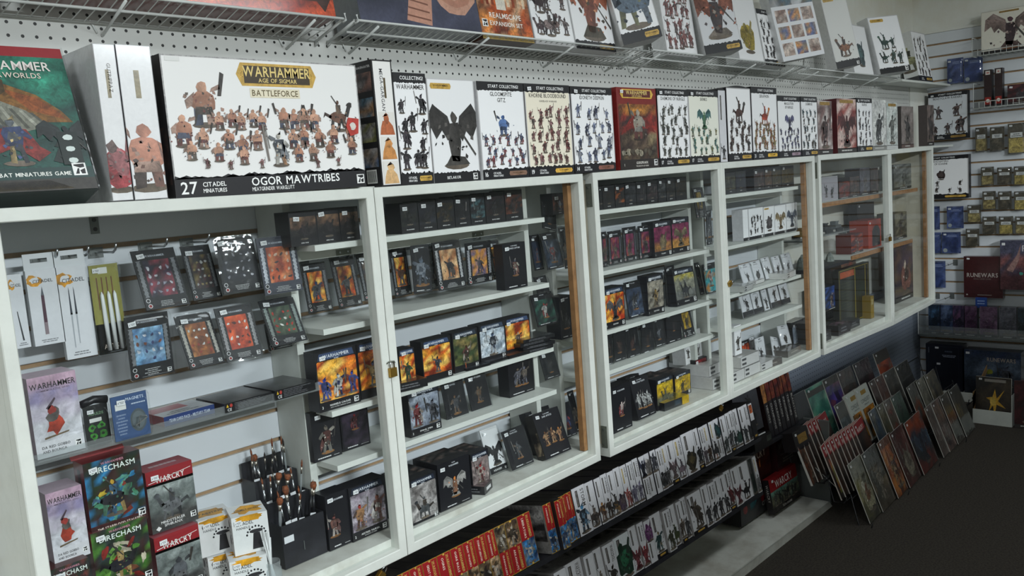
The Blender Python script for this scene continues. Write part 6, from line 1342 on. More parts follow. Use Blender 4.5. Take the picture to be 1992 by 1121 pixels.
# ---- fourth door
T4 = 'dark boxes on the top shelf of the fourth bay'
for i, (x0_, x1_, yb0, yb1, cc, lab) in enumerate(((60, 160, 352, 338, ['#3a3a2c', '#2a2a24', '#4a4838'], 'olive black box, first on the top shelf of the fourth bay'), (162, 262, 337, 325, ['#20222c', '#2a2c38'], 'blue black box, second on the top shelf of the fourth bay'),
                        (342, 445, 320, 308, ['#3a2624', '#4a302c', '#2a1e1e'], 'maroon black box after the empty gap on the top shelf'), (448, 520, 307, 298, ['#5a3c24', '#4a3420'], 'amber brown box, top shelf of the fourth bay'), (523, 610, 297, 286, ['#4a3c20', '#3a3424'], 'mustard brown box, top shelf of the fourth bay'), (613, 735, 285, 268, ['#55482c', '#3f3824'], 'tan olive box at the end of the fourth bay top shelf'))):
    cbox('a', (x0_, yb0), (x1_, yb1), (x0_-3, yb0-215), .085, lab, 461+i, T4, st_dark, on=1.49, lean=0, d=.055, title=None, sub=None, art=cc, name='KNIGHTS', num=None, seal_=False, foot=.2, figs=(('bulk' if i % 2 else 'man', cc+['#6a6250']),), head='#1c1a1c', sticker=i > 1)
W4 = 'white boxes on the second shelf of the fourth bay'
for i, (bl, br, tl, lab, pal, kw) in enumerate((((235, 820), (288, 812), (222, 510), 'white box end with red brown riders, first on the second shelf', ('#8a4a44', '#5a4440'), {}), ((292, 815), (438, 778), (288, 502), 'white box with a group of dark spearmen', ('#3a3436', '#4a4244', '#2c2a2c'), dict(crowd=(3, 4))), ((442, 785), (548, 755), (432, 485), 'white box with one grey rock mounted figure', ('#4a4446', '#5a5456'), dict(feature='bulk')),
        ((550, 765), (662, 735), (545, 475), 'white box with a yellow tan winged mount', ('#b89a5a', '#a3884a', '#8a6c3c'), dict(feature='winged')), ((665, 745), (772, 710), (665, 455), 'white box with a slate blue winged beast beside the upright', ('#4a5a78', '#5a6a88', '#3a4a64'), dict(feature='winged')))):
    kw = dict(kw); cr = kw.pop('crowd', None)
    cbox('a', bl, br, tl, .10, lab, 471+i, W4, st_white, on=1.285, lean=0, d=.05, pal=pal, feature=kw.get('feature'), crowd=cr, fy=.17, fh=.6, body='#cfcfd2', plate=(i == 2), plate_at='top', sticker=False)
def st_wcard(A, pal=('#3a3636', '#4a4644'), kind='man', foot=False, **kw):
    A.rect(0, 0, 1, 1, '#d6d6da', .04); A.up(); A.frame(0, 0, 1, 1, .0012, '#8a8a8e'); A.up(); A.blob(.5, .93, .14, .02, '#3a3a3c', 0, n=8, jit=.2)
    if foot: A.rect(0, 0, 1, .22, '#26262a'); A.up()
    A.lines(.2, .8, .8, .87, 2, '#6a6a6e'); A.up(2); A.fig(.52, .08 if not foot else .24, .5, list(pal), kind, '#4a4440')
C4 = 'white card packs on the third shelf of the fourth bay'
for i, (bl, br, tl, lab, k) in enumerate((((235, 1140), (345, 1118), (168, 938), 'white card pack with a cloaked swordsman, first of the leaning five', 'man'), ((340, 1122), (442, 1085), (290, 912), 'white card pack with a tall hooded figure, second of the leaning five', 'bulk'), ((455, 1092), (535, 1068), (378, 880), 'white card pack with a raised arm warrior, third of the leaning five', 'man'), ((555, 1062), (630, 1030), (470, 862), 'white card pack with a running warrior, fourth of the leaning five', 'man'), ((650, 1030), (735, 1020), (580, 845), 'white card pack with a hammer bearer, last of the leaning five', 'man'))):
    blis('a', bl, br, tl, .12, lab, 481+i, C4, st=st_wcard, d=.007, z=1.0935, lean=15, yaw=0, kind=k, body='#d0d0d4')
X = lambda r, p, y=.06: onY(px(r, p), y).x
FW = 'flat white boxes on the third shelf of the fourth bay'
flat('miniature_box', (X('b', (160, 235)), .040, 1.0892), .105, .085, .024, 8, wcov, wedge, 'flat white box with olive printed corner on the third shelf edge', FW, 491, body='#c9c8c4', film=True)
flat('miniature_box', (X('b', (515, 160)), .045, 1.0892), .150, .12, .026, 10, wcov, wedge, 'wide flat white box by the wooden strip on the third shelf', FW, 493, body='#c9c8c4')
flat('miniature_box', (X('b', (330, 150)), .100, 1.0892), .13, .08, .016, 4, wcov, wedge, 'thin flat white pack behind the two edge boxes', FW, 495, body='#c9c8c4')
D4 = 'white card packs on the fourth shelf of the fourth bay'
for i, (bl, br, tl, lab, foot) in enumerate((((195, 508), (280, 480), (145, 305), 'white and black card pack with a spindly figure, first on the fourth shelf', True), ((282, 480), (355, 455), (238, 290), 'white and black card pack with a horned figure, second on the fourth shelf', True), ((368, 455), (410, 440), (325, 275), 'narrow white card pack with a hooped figure on the fourth shelf', False), ((425, 438), (500, 408), (385, 235), 'white card pack with dark foot band and axe figure', True), ((505, 405), (575, 385), (465, 215), 'white card pack with dark foot band, last on the fourth shelf', True))):
    blis('b', bl, br, tl, .115, lab, 501+i, D4, st=st_wcard, d=.007, z=.9575, foot=foot, lean=12, body='#c9c9cd')
E4 = 'packs and boxes on the floor of the fourth bay'
q = face('b', (125, 835), (182, 815), (108, 600), Y=.07, lean=0); q.loc.z = .832; carton('game_box', q, .05, st_white, 511, 'white box with gold corner logo standing on the stack by the fourth door stile', E4, body='#cfcfd0', pal=('#6a6258', '#5a544c'), feature='man', strip=False, plate_at='top', sticker=False)
blis('b', (195, 745), (262, 715), (165, 560), .16, 'blister pack with a vivid orange red volcano card', 512, E4, z=.7375, art=['#d9441c', '#e86a24', '#8a1f14', '#5a1a18'], ornament=False, inner=(.06, .1, .94, .85), pal=('#6a1c14',), lean=8)
blis('b', (265, 740), (300, 725), (230, 545), .15, 'pale clear pack between the volcano card and the white card', 513, E4, st=st_wcard, z=.7375, lean=8, body='#a3a8b5')
blis('b', (302, 725), (375, 705), (288, 535), .12, 'upright white card pack with a thin spear carrier on the floor', 514, E4, st=st_wcard, d=.007, z=.7375, lean=6, body='#d0d0d4')
o = blis('b', (430, 690), (500, 660), (355, 525), .115, 'white card pack tipped over sideways with a flying figure', 515, E4, st=st_wcard, d=.007, z=.739, lean=15, kind='winged', body='#d0d0d4'); o.rotation_euler.y = rad(16)
o = blis('b', (500, 645), (580, 615), (432, 490), .11, 'white card pack with a stocky warrior on a rock, highest on the floor row', 516, E4, st=st_wcard, d=.007, z=.775, lean=16, kind='bulk', body='#d9d9dc'); o.rotation_euler.y = rad(5)
blis('b', (592, 620), (690, 605), (588, 450), .14, 'pale blue blister pack with a tan robed figure by the wooden strip', 517, E4, st=st_black, z=.7375, lean=4, title=None, head=None, glow=['#9aa5b5', '#b5bcc9', '#8a94a5'], pal=('#8a6a4a', '#a3845c'), fh=.6)
flat('miniature_box', (X('b', (455, 845), .05)-.125, .045, .736), .135, .135, .030, -8, cov(['#5a5450', '#7a7068', '#4a4440']), lambda A: (A.rect(0, 0, 1, 1, '#6a6460', .2), A.up(), A.lines(.1, .3, .9, .7, 1, '#a39c94')), 'flat grey brown wrapped box in front on the fourth bay floor', E4, 521, body='#5a5450', film=True)
flat('miniature_box', (X('b', (560, 790), .05), .055, .736), .15, .15, .028, 3, cov(['#6a6460', '#857b74', '#56504c']), lambda A: (A.rect(0, 0, 1, 1, '#6f6a66', .2), A.up(), A.lines(.1, .3, .9, .7, 1, '#a39c94')), 'flat grey brown wrapped box by the wooden strip on the floor', E4, 523, body='#5a5450', film=True)
for k, (xx, zz, lab) in enumerate((((130, 1010), .736, 'flat white box at the very bottom beside the fourth door stile'), ((205, 985), .736, 'flat white box at the bottom, second from the fourth door stile'), ((180, 935), .7822, 'flat white box stacked on the two bottom white ones'), ((330, 950), .736, 'small flat white box with a tan stripe at the cabinet edge'))):
    w_, h_ = ((.10, .045), (.14, .045), (.16, .045), (.12, .034))[k]
    flat('game_box', (X('b', xx, .04)+(.0 if k else -.02), (.042, .042, .044, .036)[k], zz), w_, .16, h_, 0, wcov, wedge, lab, E4, 531+2*k, body='#c9c8c4')
# ---- corner cabinet (fifth and sixth doors)
T5 = 'dim figures boxes on the brown upper shelf of the corner cabinet'
for i, (x0_, x1_, h_, cc, lab, bdy) in enumerate(((60, 250, 290, None, 'pale grey box of two standing figures on the brown upper shelf', '#8a868c'), (265, 395, 200, ['#5a2420', '#7a2c24', '#3a2824'], 'dark box with a red square on the brown upper shelf', '#2c2422'), (400, 510, 240, ['#4a3c3a', '#6a5048', '#3a3434'], 'brown grey box with a bronze bust figure, brown upper shelf', '#3a3432'), (520, 640, 330, ['#5a5860', '#6f6c74', '#4a484e'], 'tall smoky grey box on the brown upper shelf', '#4a484c'), (648, 740, 310, ['#4a3a38', '#5a4442', '#3c3230'], 'tall reddish brown box at the fifth door edge', '#3c3230'))):
    yb = lambda x: 510-52*(x-60)/690
    q = face('c', (x0_, yb(x0_)), (x1_, yb(x1_)), (x0_, yb(x0_)-h_), Y=.11, lean=0); q.loc.z = 1.3963
    if cc is None: carton('miniature_box', q, .08, st_white, 541+i, lab, T5, body=bdy, base='#9a969c', pal=('#3a3638', '#4a4648'), feature=None, crowd=(1, 2), fy=.15, fh=.6, strip=False, sticker=False)
    else: carton('miniature_box', q, .08, st_art(cc, plate=False, fpal=(cc[1], cc[2], '#7a6a5c')), 541+i, lab, T5, body=bdy, sticker=False)
q = face('J', (425, 232), (525, 222), (422, 105), Y=.12, lean=0); q.loc.z = 1.3963
carton('miniature_box', q, .08, st_art(['#6a6c68', '#8a8c86', '#4a4c48'], plate=False, fpal=('#3a3c3a', '#5a5c58', '#7a7c76')), 547, 'grey green box of tangled figures behind the last glass door', T5, body='#4a4c48')
M5 = 'boxes on the middle shelves of the corner cabinet'
q = face('c', (620, 1098), (775, 1080), (590, 770), Y=.10, lean=0); q.loc.z = 1.1063
def st_redbox(A): A.rect(0, 0, 1, 1, '#a3341f', .3); A.up(); A.poly([(.3, .05), (.92, .05), (.92, .6), (.75, .78), (.5, .78), (.3, .6)], '#1c1418', .2); A.up(2); A.fig(.6, .08, .6, ['#3a2420', '#6a3a2c'], 'man')
carton('board_game_box', q, .10, st_redbox, 551, 'bright red box with a dark arched window on the middle shelf', M5, body='#8a2c1c', sticker=True)
q = face('c', (410, 1090), (555, 1098), (405, 880), Y=.09, lean=0); q.loc.z = 1.1063
q.loc.x = max(q.loc.x, 4.30)
carton('board_game_box', q, .08, st_art(['#7a2c24', '#5a2420', '#3a2a3a', '#a3442c'], plate=False), 552, 'maroon box with lilac print before the bright red one', M5, body='#5a2420', sticker=False)
q = face('c', (485, 820), (690, 790), (480, 660), Y=.20, lean=0)
q.loc.z = 1.1063; q.h = .235
carton('board_game_box', q, .05, st_dark, 553, 'black box standing behind the bright red one', M5, body='#16161a', title=None, sub=None, art=['#1c1a1e', '#2a2426'], num=None, figs=(('man', ('#3a3436',)),), head='#1a1a1e')
q = face('J', (430, 500), (492, 490), (428, 365), Y=.12, lean=0); q.loc.z = 1.1063
carton('board_game_box', q, .10, st_art(['#5a5448', '#7a7460', '#3a3630'], plate=False, fpal=('#6a4a34', '#4a3a30')), 554, 'small olive brown box on the short lower shelf behind the last door', M5, body='#4a463c', sticker=False)
# little painted models on the glass shelf
for k in range(4):
    e = empty('display_model', (3.93+.13*k, .15, 1.2352)); tag(e, ['small yellow and grey model vehicle on the glass shelf', 'small white model tank on the glass shelf', 'small black model walker on the glass shelf', 'small grey model gun on the glass shelf'][k], 'model')
    m = MB(); m.cur = (*lin(('#b8903c', '#a3a6a3', '#2a2c2e', '#5a5e60')[k]), .4); m.box(-.035, -.022, .008, .035, .022, .030); m.box(-.018, -.015, .0302, .016, .015, .048); m.tube([(.012, 0, .04), (.055, 0, .044)], .003)
    m.obj('hull', ['print_matt'], e, ink=True)
    m = MB(); m.cur = (*lin('#1e1f20'), .3); m.box(-.04, -.030, 0, .04, -.0225, .016); m.obj('track', ['print_matt'], e, ink=True)
    m = MB(); m.cur = (*lin('#1e1f20'), .3); m.box(-.04, .0225, 0, .04, .030, .016); m.obj('track', ['print_matt'], e, ink=True)
for k in range(3):
    e = empty('display_model', (3.93+.17*k, .15, .995+.0)); e.location.z = 1.0912-.0
for o_ in [o for o in COL.objects if o.name.startswith('display_model') and not o.children]: bpy.data.objects.remove(o_)
u = empty('dark_shelf', (4.05, .17, 1.088)); tag(u, 'dark board shelf with grey terrain models in the corner cabinet', 'shelf'); m = MB(); m.box(-.22, -.10, -.014, .24, .10, 0); m.obj('shelf_board', ['black_board'], u)
rt = random.Random(8)
for k in range(5):
    m = MB(); m.cur = (*lin(rt.choice(['#4a5450', '#6a746e', '#3a423e', '#7a807a'])), .8)
    bmv = []; H = rt.uniform(.04, .085)
    for a in range(8):
        t_ = a*math.pi/4; bmv.append((.032*math.cos(t_)*rt.uniform(.7, 1.1), .028*math.sin(t_)*rt.uniform(.7, 1.1)))
    lv = [[(x*s_, y*s_, z) for x, y in bmv] for s_, z in ((1, 0), (.8, H*.4), (.6, H*.7), (.2, H))]
    m.v = sum(lv, []); m.c = [m.cur]*32
    for a in range(3):
        for b_ in range(8): c_ = (b_+1) % 8; m.f.append((a*8+b_, a*8+c_, (a+1)*8+c_, (a+1)*8+b_)); m.mi.append(0)
    m.f.append(tuple(24+i for i in range(8))); m.mi.append(0)
    o = m.obj('terrain_model', ['print_matt'], ink=True); o.location = (3.89+.085*k, .14+.03*(k % 2), 1.0885); tag(o, 'grey green rocky terrain model, %s from the hinged side on the dark shelf' % nth(k), 'model', 'terrain models on the dark shelf')
F5 = 'games on the floor of the corner cabinet'
q = face('d', (232, 712), (545, 742), (215, 305), Y=.12, lean=0); q.loc.z = .7365
a_ = onY(px('d', (225, 700)), .12); b_ = onY(px('d', (545, 740)), .12); t_ = onY(px('d', (215, 305)), .12); q.loc.x = a_.x; q.w = b_.x-a_.x; q.h = t_.z-.7365
def st_black_book(A):
    A.rect(0, 0, 1, 1, '#141810', .5); A.up(); A.frame(.03, .02, .97, .98, .003, '#a3922c'); A.rect(.52, .02, .535, .98, '#a3922c'); A.rect(.86, .02, .875, .98, '#a3922c'); A.rect(.06, .84, .5, .95, '#b8501c', .6); A.up()
    for i in range(9): A.rect(.08, .3+.055*i, .08+.4*A.r.uniform(.5, 1), .312+.055*i, '#3a4424')
    A.painting(.56, .1, .84, .8, ['#1a2412', '#22301a', '#141a10'], 3, 5, .5)
carton('rulebook_box', q, .03, st_black_book, 561, 'large black and green box with yellow rules and an orange title panel', F5, body='#14140f', mat='print_gloss', sticker=False)
q = face('d', (85, 640), (222, 600), (80, 400), Y=.14, lean=0); q.loc.z = .84
carton('board_game_box', q, .07, st_art(['#2a4a8a', '#24345a', '#1c2434', '#3a5aa3'], plate=False), 562, 'dark box with a blue lit panel stacked beside the yellow ruled one', F5, body='#1c1e28', sticker=False)
q.loc.z = .8395
flat('board_game_box', (3.835, .05, .736), .17, .16, .050, 0, cov(['#3a3434', '#4a4240', '#2a2626']), edg('#2c2828'), 'flat black box at the bottom of the corner cabinet stack', F5, 563, body='#2a2626')
flat('board_game_box', (3.84, .06, .7868), .16, .15, .050, 4, cov(['#3a3232', '#4a3c3a', '#2a2424']), edg('#241f20'), 'flat black box second up in the corner cabinet stack', F5, 565, body='#2a2424')
flat('board_game_box', (4.08, .045, .736), .15, .06, .05, 0, cov(['#3a3434', '#4a4448', '#8a6a78']), edg('#2a2426'), 'small flat dark box with a pink end on the corner cabinet floor', F5, 567, body='#2a2626')
flat('board_game_box', (4.26, .06, .736), .13, .11, .04, 0, cov(['#2a2a2c', '#3a3a3c']), edg('#1e1e20'), 'small flat black box beside the pink ended one', F5, 569, body='#222224')
q = raw(4.585, .075, .7365, .045, .12); carton('dice_box', q, .045, lambda A: (A.rect(0, 0, 1, 1, '#8f7426', .5), A.up(), A.rect(.2, .6, .8, .85, '#a39468')), 571, 'slim mustard yellow box at the fifth door edge', F5, body='#7a6424', sticker=False)
q = raw(4.47, .14, .7365, .20, .33, 8); carton('board_game_box', q, .06, st_art(['#6a5444', '#8a6a50', '#4a3a34', '#a3442c'], plate=False, fig='bulk'), 572, 'brown speckled box leaning behind the slim mustard one', F5, body='#4a3c34', sticker=False)
q = face('J', (432, 870), (545, 820), (428, 560), Y=.12, lean=0); q.loc.z = .7365; q.h = .34
carton('board_game_box', q, .06, st_art(['#4a3c48', '#5a4438', '#2c2838', '#6a5a44'], plate=False, fig='bulk'), 573, 'tall purple brown game box behind the last glass door', F5, body='#3a3038', sticker=False)

# ---- padlocks
def padlock(x, y, z, lab, tilt=0, k=1.0):
    e = empty('padlock', (x, y, z)); e.rotation_euler = (0, rad(tilt), 0); e.scale = (k, k, k); tag(e, lab, 'padlock', 'brass padlocks on the cabinet doors')
    m = MB(); b = .0015
    m.hexa([(-.010, -.006, -.022), (.010, -.006, -.022), (.010, .004, -.022), (-.010, .004, -.022), (-.010, -.006, 0), (.010, -.006, 0), (.010, .004, 0), (-.010, .004, 0)])
    m.box(-.0085, -.0068, -.020, .0085, -.0061, -.002); m.obj('lock_body', ['brass'], e)
    m = MB(); m.tube([(-.0065, -.001, -.001), (-.0065, -.001, .008), (-.004, -.001, .0135), (0, -.001, .0155), (.004, -.001, .0135), (.0065, -.001, .008), (.0065, -.001, -.001)], .0018, n=7); m.obj('shackle', ['chrome'], e, smooth=True)
def on_front(p, dy=-.006): a = onY(p, dy); return a
a = on_front((765, 716), -.009); padlock(a.x, -.0045, a.z, 'brass padlock hanging on the stile between the first two doors')
m = MB(); m.tube([(a.x-.012, -.001, a.z+.012), (a.x-.008, -.008, a.z+.018), (a.x+.004, -.010, a.z+.016), (a.x+.012, -.002, a.z+.010)], .0018); o = m.obj('staple', ['zinc'], smooth=True); tag(o, 'bent metal staple the first padlock hangs from', 'staple')
a = on_front((748, 1092), -.004); padlock(a.x, -.004+.012, zb(a.x)-.014, 'brass padlock hanging under the cabinet below the first door stile', 52)
a = on_front((1424, 552), -.009); padlock(a.x, -.0045, a.z+.006, 'small brass padlock on the stile between the third and fourth doors', 62, .9)
a = on_front((1409, 781), -.004); padlock(a.x, .008, zb(a.x)-.012, 'small brass padlock under the middle cabinet', 50, .8)
a = on_front((1733, 461), -.009); padlock(a.x, -.0045, a.z, 'dull brass padlock on the frame of the last glass door')
# ================================================================== rows of box ends on the slanting tiers
cosL, sinL = math.cos(LEAN), math.sin(LEAN)
rs = random.Random(77)
BROWNISH = ['#2a2629', '#1d1b1e', '#332d2c']
def dark_top(A): A.rect(0, 0, 1, 1, A.r.choice(['#1c1b20', '#232126', '#2b2624', '#17161a']), .5); A.up(); A.painting(.05, .05, .95, .9, ['#1c1a1e', '#2a2729', '#3a3634'], 2, 5, .8)
def grey_top(A): A.rect(0, 0, 1, 1, '#8b8885', .5); A.up(); A.painting(.03, .25, .97, .98, ['#4a4645', '#8f8b88', '#2a2829', '#a8a4a0'], 3, 6, .9)
def tier_box(x0, x1, z, h, st, seed, lab, grp, body='#26242a', dy=0.0, top=dark_top, d=.235, **kw):
    q = Fr(); q.lean = LEAN; q.rot = (-LEAN, 0, 0); q.w = x1-x0-.0012; q.h = h
    q.loc = Vector((x0+.0006, dy*cosL, z-dy*sinL+.0006))
    return carton('game_box', q, d, st, seed, lab, grp, body=body, top=top, sticker=False, **kw)
# red and gold boxes, nearest group of the upper tier
RP = [['#4a3a2c', '#6a5a44', '#2c2420', '#8a7a5c'], ['#5a4a34', '#8a6a4c', '#3a2c24', '#c9a884'], ['#3a5a8a', '#4a7ab5', '#2c4060', '#7a5a44']]
BLUEP = ['#2f7ab5', '#3f8ac9', '#2a4a7a', '#6a7a8a', '#1f3a5c']
R1 = 'red and gold box ends at the near end of the upper tier'
xs = [1.155, 1.203, 1.252, 1.300, 1.343, 1.394, 1.443, 1.489, 1.530, 1.574, 1.612, 1.654, 1.707]
ttl = ['SKELETONS', 'ORRUKS', 'GRAVE GUARD', 'GHOULS', 'GREAT UNCLEAN', 'OGRES', 'OGRE BULLS', 'DEAD WALKERS', 'STORMCAST LIBERATORS', 'CHAOS WARRIORS', 'GUNHAULERS', 'ARKANAUTS']
for i in range(12):
    rt_ = i not in (10, 11)
    tier_box(xs[i], xs[i+1], .489, .150, lambda A, t=ttl[i], r_=rt_, c=RP[i % 2]: st_redgold(A, t, r_, c), 601+i, '%s gold edged red box end, %s from near end, %s' % (('wide' if xs[i+1]-xs[i] > .048 else 'narrow'), nth(i), 'red over brown scene' if rt_ else 'brown scene over red'), R1, body='#2a1c1c')
tier_box(1.708, 1.764, .489, .150, lambda A: st_redgold(A, 'LIBERATORS', True, BLUEP), 614, 'gold edged red box end over a bright blue scene, last before the gap', R1, body='#6a6c70', side=grey_top)
R2 = 'red and blue box ends past the gap on the upper tier'
tier_box(1.772, 1.812, .489, .13, lambda A: A.rect(0, 0, 1, 1, '#4a4c50', .5), 615, 'grey box lying deep in the gap between the red groups', None, body='#6a6c70', dy=.09, d=.14, top=grey_top)
for i, (a_, b_, dy) in enumerate(((1.815, 1.853, -.006), (1.854, 1.889, -.020), (1.890, 1.922, -.004), (1.923, 1.957, .0))):
    tier_box(a_, b_, .489, .148, lambda A: st_redgold(A, ('VANGUARD', 'HUNTERS', 'PALLADORS', 'STORMCAST')[A.r.randrange(4)], True, BLUEP, half=.47), 616+i, 'red box end over a blue painted scene, %s past the gap' % nth(i), R2, body='#6a6c70' if i == 0 else '#1f1c20', dy=dy, side=(grey_top if i == 0 else None))
# white box ends, upper tier
WU = 'white box ends on the upper tier'
ub = [1.958, 2.024, 2.072, 2.107, 2.143, 2.180, 2.217, 2.254, 2.288, 2.322, 2.356, 2.390, 2.424, 2.460, 2.494, 2.543, 2.596, 2.680, 2.715, 2.750, 2.787, 2.824, 2.868, 2.912, 2.948, 2.984, 3.018, 3.068, 3.100]
UP = [('light blue armoured figures', ('#4a8ab5', '#6aa3c9', '#3a4a5c'), 'man', 'STORM'), ('a running bronze warrior', ('#6a5a50', '#8a7468', '#4a4240'), 'beast', ''), ('brown warriors on a tan base', ('#6a4a3c', '#8a6a5c', '#c98a3c'), 'man', ''), ('one small brown warrior', ('#6a5a50', '#4a3c38'), 'man', ''), ('dark riders on a yellow base', ('#3a3a3c', '#5a5a5c', '#b8842c'), 'beast', ''), ('a tangled violet creature', ('#5a4a5c', '#6a5a5c', '#3a2c3a'), 'bulk', ''), ('a pale red skinned figure', ('#c9504c', '#a3403c', '#d98a84'), 'man', 'HAGS'), ('faint lilac elves, first of twins', ('#8a84a3', '#6a6484', '#a39cb5'), 'man', 'IDONETH DEEPKIN'), ('faint lilac elves, second of twins', ('#8a84a3', '#6a6484', '#a39cb5'), 'man', 'TZAANGOR'), ('a dark blue winged figure high up', ('#2c3454', '#3a4260', '#1f2438'), 'winged', ''), ('a white horned skull figure', ('#8a8684', '#6a6664', '#b5b0ac'), 'bulk', ''), ('a grey steel fighter high up', ('#4a4c5a', '#5a5c6a', '#34363f'), 'man', ''), ('grey black armour', ('#3a3a3c', '#5c5c60', '#222226'), 'bulk', ''), ('gold bar and grey figures', ('#4a4a4c', '#6a6a6c'), 'man', ''), ('a pink grey winged dancer', ('#7a5a60', '#5a5054', '#8a7076'), 'winged', ''), ('a violet armed monster and gold bar', ('#6a5a6c', '#4a3c44', '#8a7a84'), 'beast', ''), ('a heap of bronze black goblins, widest', ('#3a3428', '#5a5034', '#24211c'), 'bulk', ''), ('one black figure over dark foot band', ('#242428', '#3a3a3e'), 'man', ''), ('mauve grey riders', ('#5a4a54', '#7a6a74'), 'man', ''), ('a thick gold bar above bronze figures', ('#6a4a34', '#4a3c34'), 'man', ''), ('black cavalry with one orange spot', ('#2a2a2c', '#b5623c', '#3a3a3c'), 'beast', ''), ('a teal figure at the top', ('#2a4448', '#2f5a5c', '#24343a'), 'bulk', ''), ('a scatter of small teal grey figures', ('#3a4a4c', '#4a5456'), 'man', ''), ('a slim grey archer', ('#3a3c40', '#5a5c60'), 'man', ''), ('sea green riders', ('#3a5454', '#2c4040', '#4a6464'), 'beast', ''), ('green curled tail creature', ('#2f4a44', '#3a5a50', '#243834'), 'bulk', ''), ('a plain grey bow figure', ('#4a5054', '#3a4044'), 'man', ''), ('black ink strokes', ('#1c1c20', '#2c2c30'), 'bulk', '')]
for i in range(28):
    d_, pal, kd, t_ = UP[i]
    w_ = ub[i+1]-ub[i]
    A_kw = dict(pal=pal, title=t_ or ('' if i % 3 else 'WARBAND'), kind=kd, bar='#a38a3c' if i in (6, 13, 15, 19, 20) else '#4a4644', fh=(.62 if i in (0, 16) else .46), strip=i in (14, 17, 23), top=i in (9, 10, 11, 21))
    q_ = lambda A, kw=A_kw: st_spine(A, **kw)
    tier_box(ub[i], ub[i+1], .489, .150+rs.uniform(-.002, .003), q_, 620+i, 'white box end showing %s, %s along the upper tier' % (d_, nth(i)), WU, body='#2b292d', dy=rs.uniform(-.004, .003))
tier_box(3.102, 3.140, .489, .150, lambda A: (A.rect(0, 0, 1, 1, '#1b1a1d'), A.up(), A.rect(.1, .5, .9, .96, '#cfcfd2', .2), A.rect(.3, .05, .8, .1, '#b8923f'), A.up(), A.painting(.15, .7, .85, .92, ['#c9622c', '#7a3a20'], 2, 3, .8)), 650, 'black box end with a small orange picture closing the upper tier', WU, body='#1b1a1d')
# lower tier
WL = 'white box ends on the lower tier'
lb = [1.62, 1.668, 1.712, 1.764, 1.80, 1.842, 1.900, 1.985, 2.036, 2.086, 2.150, 2.242, 2.288, 2.326, 2.368, 2.436, 2.483, 2.530, 2.566, 2.604, 2.698, 2.747, 2.797, 2.841, 2.885, 2.935, 2.990, 3.080, 3.112, 3.142]
LP_ = ['grey riders, nearest visible', 'faint brown warriors', 'small dark foot soldiers', 'a plain grey emblem', 'brown spears', 'a black panel and tiny gold mark', 'black lettered side leaning out', 'grey brown warriors', 'interlaced bronze figures', 'one dark shaman', 'a dark green glowing orb monster, widest', 'red winged imps', 'red imps climbing', 'a purple tentacled head at the top', 'a teal plumed figure, dark foot band', 'olive armoured troops', 'a green brown lizard rider', 'slim bronze figures', 'grey foot soldiers', 'two tall bronze guards, black foot band', 'grey black infantry, first of four', 'grey black infantry, second of four', 'grey black infantry, third of four', 'grey black infantry, fourth of four', 'crimson armoured trio', 'wine red winged figure', 'two dark crab like creatures', 'a dark green back panel', 'gold bar on bare white']
LC = [('#4a4644', '#6a6664'), ('#6a5a50', '#8a7a70'), ('#3a3836', '#55524f'), ('#6a6a6a', '#8a8a8a'), ('#6a5644', '#4a3c30'), ('#1c1c1e', '#2a2a2c'), ('#1c1c20', '#2a2a2e'), ('#6a5f55', '#4a433c'), ('#8a7a6a', '#6a5c4c', '#a3947f'), ('#4a4038', '#2f2a26'), ('#1f3a2c', '#2f6a4c', '#4a5a44'), ('#8a2c3a', '#a33c4c'), ('#a3303a', '#7a2430'), ('#6a3a6a', '#8a5a8a', '#4a2a4c'), ('#2a5a5c', '#1f4446', '#8a7a5a'), ('#4a4c34', '#5a5a3c'), ('#4a5434', '#6a5a3c', '#3a4030'), ('#5a4c40', '#7a6a5a'), ('#4a4a4c', '#6a6a6c'), ('#4a3f34', '#5f5244'), ('#3a3a3e', '#55555a'), ('#3a3a3e', '#4c4c50'), ('#333338', '#55555a'), ('#3c3c3e', '#5a5a5c'), ('#8a2c34', '#6a2028', '#3a3034'), ('#6a2030', '#8a3040'), ('#2c2a2c', '#4a4448'), ('#24302a', '#1c2420'), ('#8a8a8a', '#6a6a6a')]
LK = ['beast', 'man', 'man', 'bulk', 'man', 'man', 'man', 'man', 'beast', 'man', 'bulk', 'winged', 'winged', 'bulk', 'man', 'man', 'beast', 'man', 'man', 'man', 'man', 'man', 'man', 'man', 'man', 'winged', 'beast', 'bulk', 'man']
for i in range(29):
    kw = dict(pal=LC[i]+(LC[i][0],), title='' if i % 3 else 'WARSCROLL', kind=LK[i], fh=.72 if i in (10, 19) else .5, strip=i in (14, 17, 19, 24), top=i in (13,), bar='#a38a3c' if i == 28 else '#4a4644', base='#1d2420' if i == 27 else ('#cfd4d6' if i == 10 else '#cdcdd0'))
    if i == 10: kw['fh'] = .9
    tier_box(lb[i], lb[i+1], .2565, .152+rs.uniform(-.004, .003), lambda A, kw=kw: st_spine(A, **kw), 660+i, 'white box end showing %s, %s along the lower tier' % (LP_[i], nth(i)), WL, body='#8f8c8a', dy=rs.uniform(-.010, .003) if i > 2 else 0, top=grey_top)

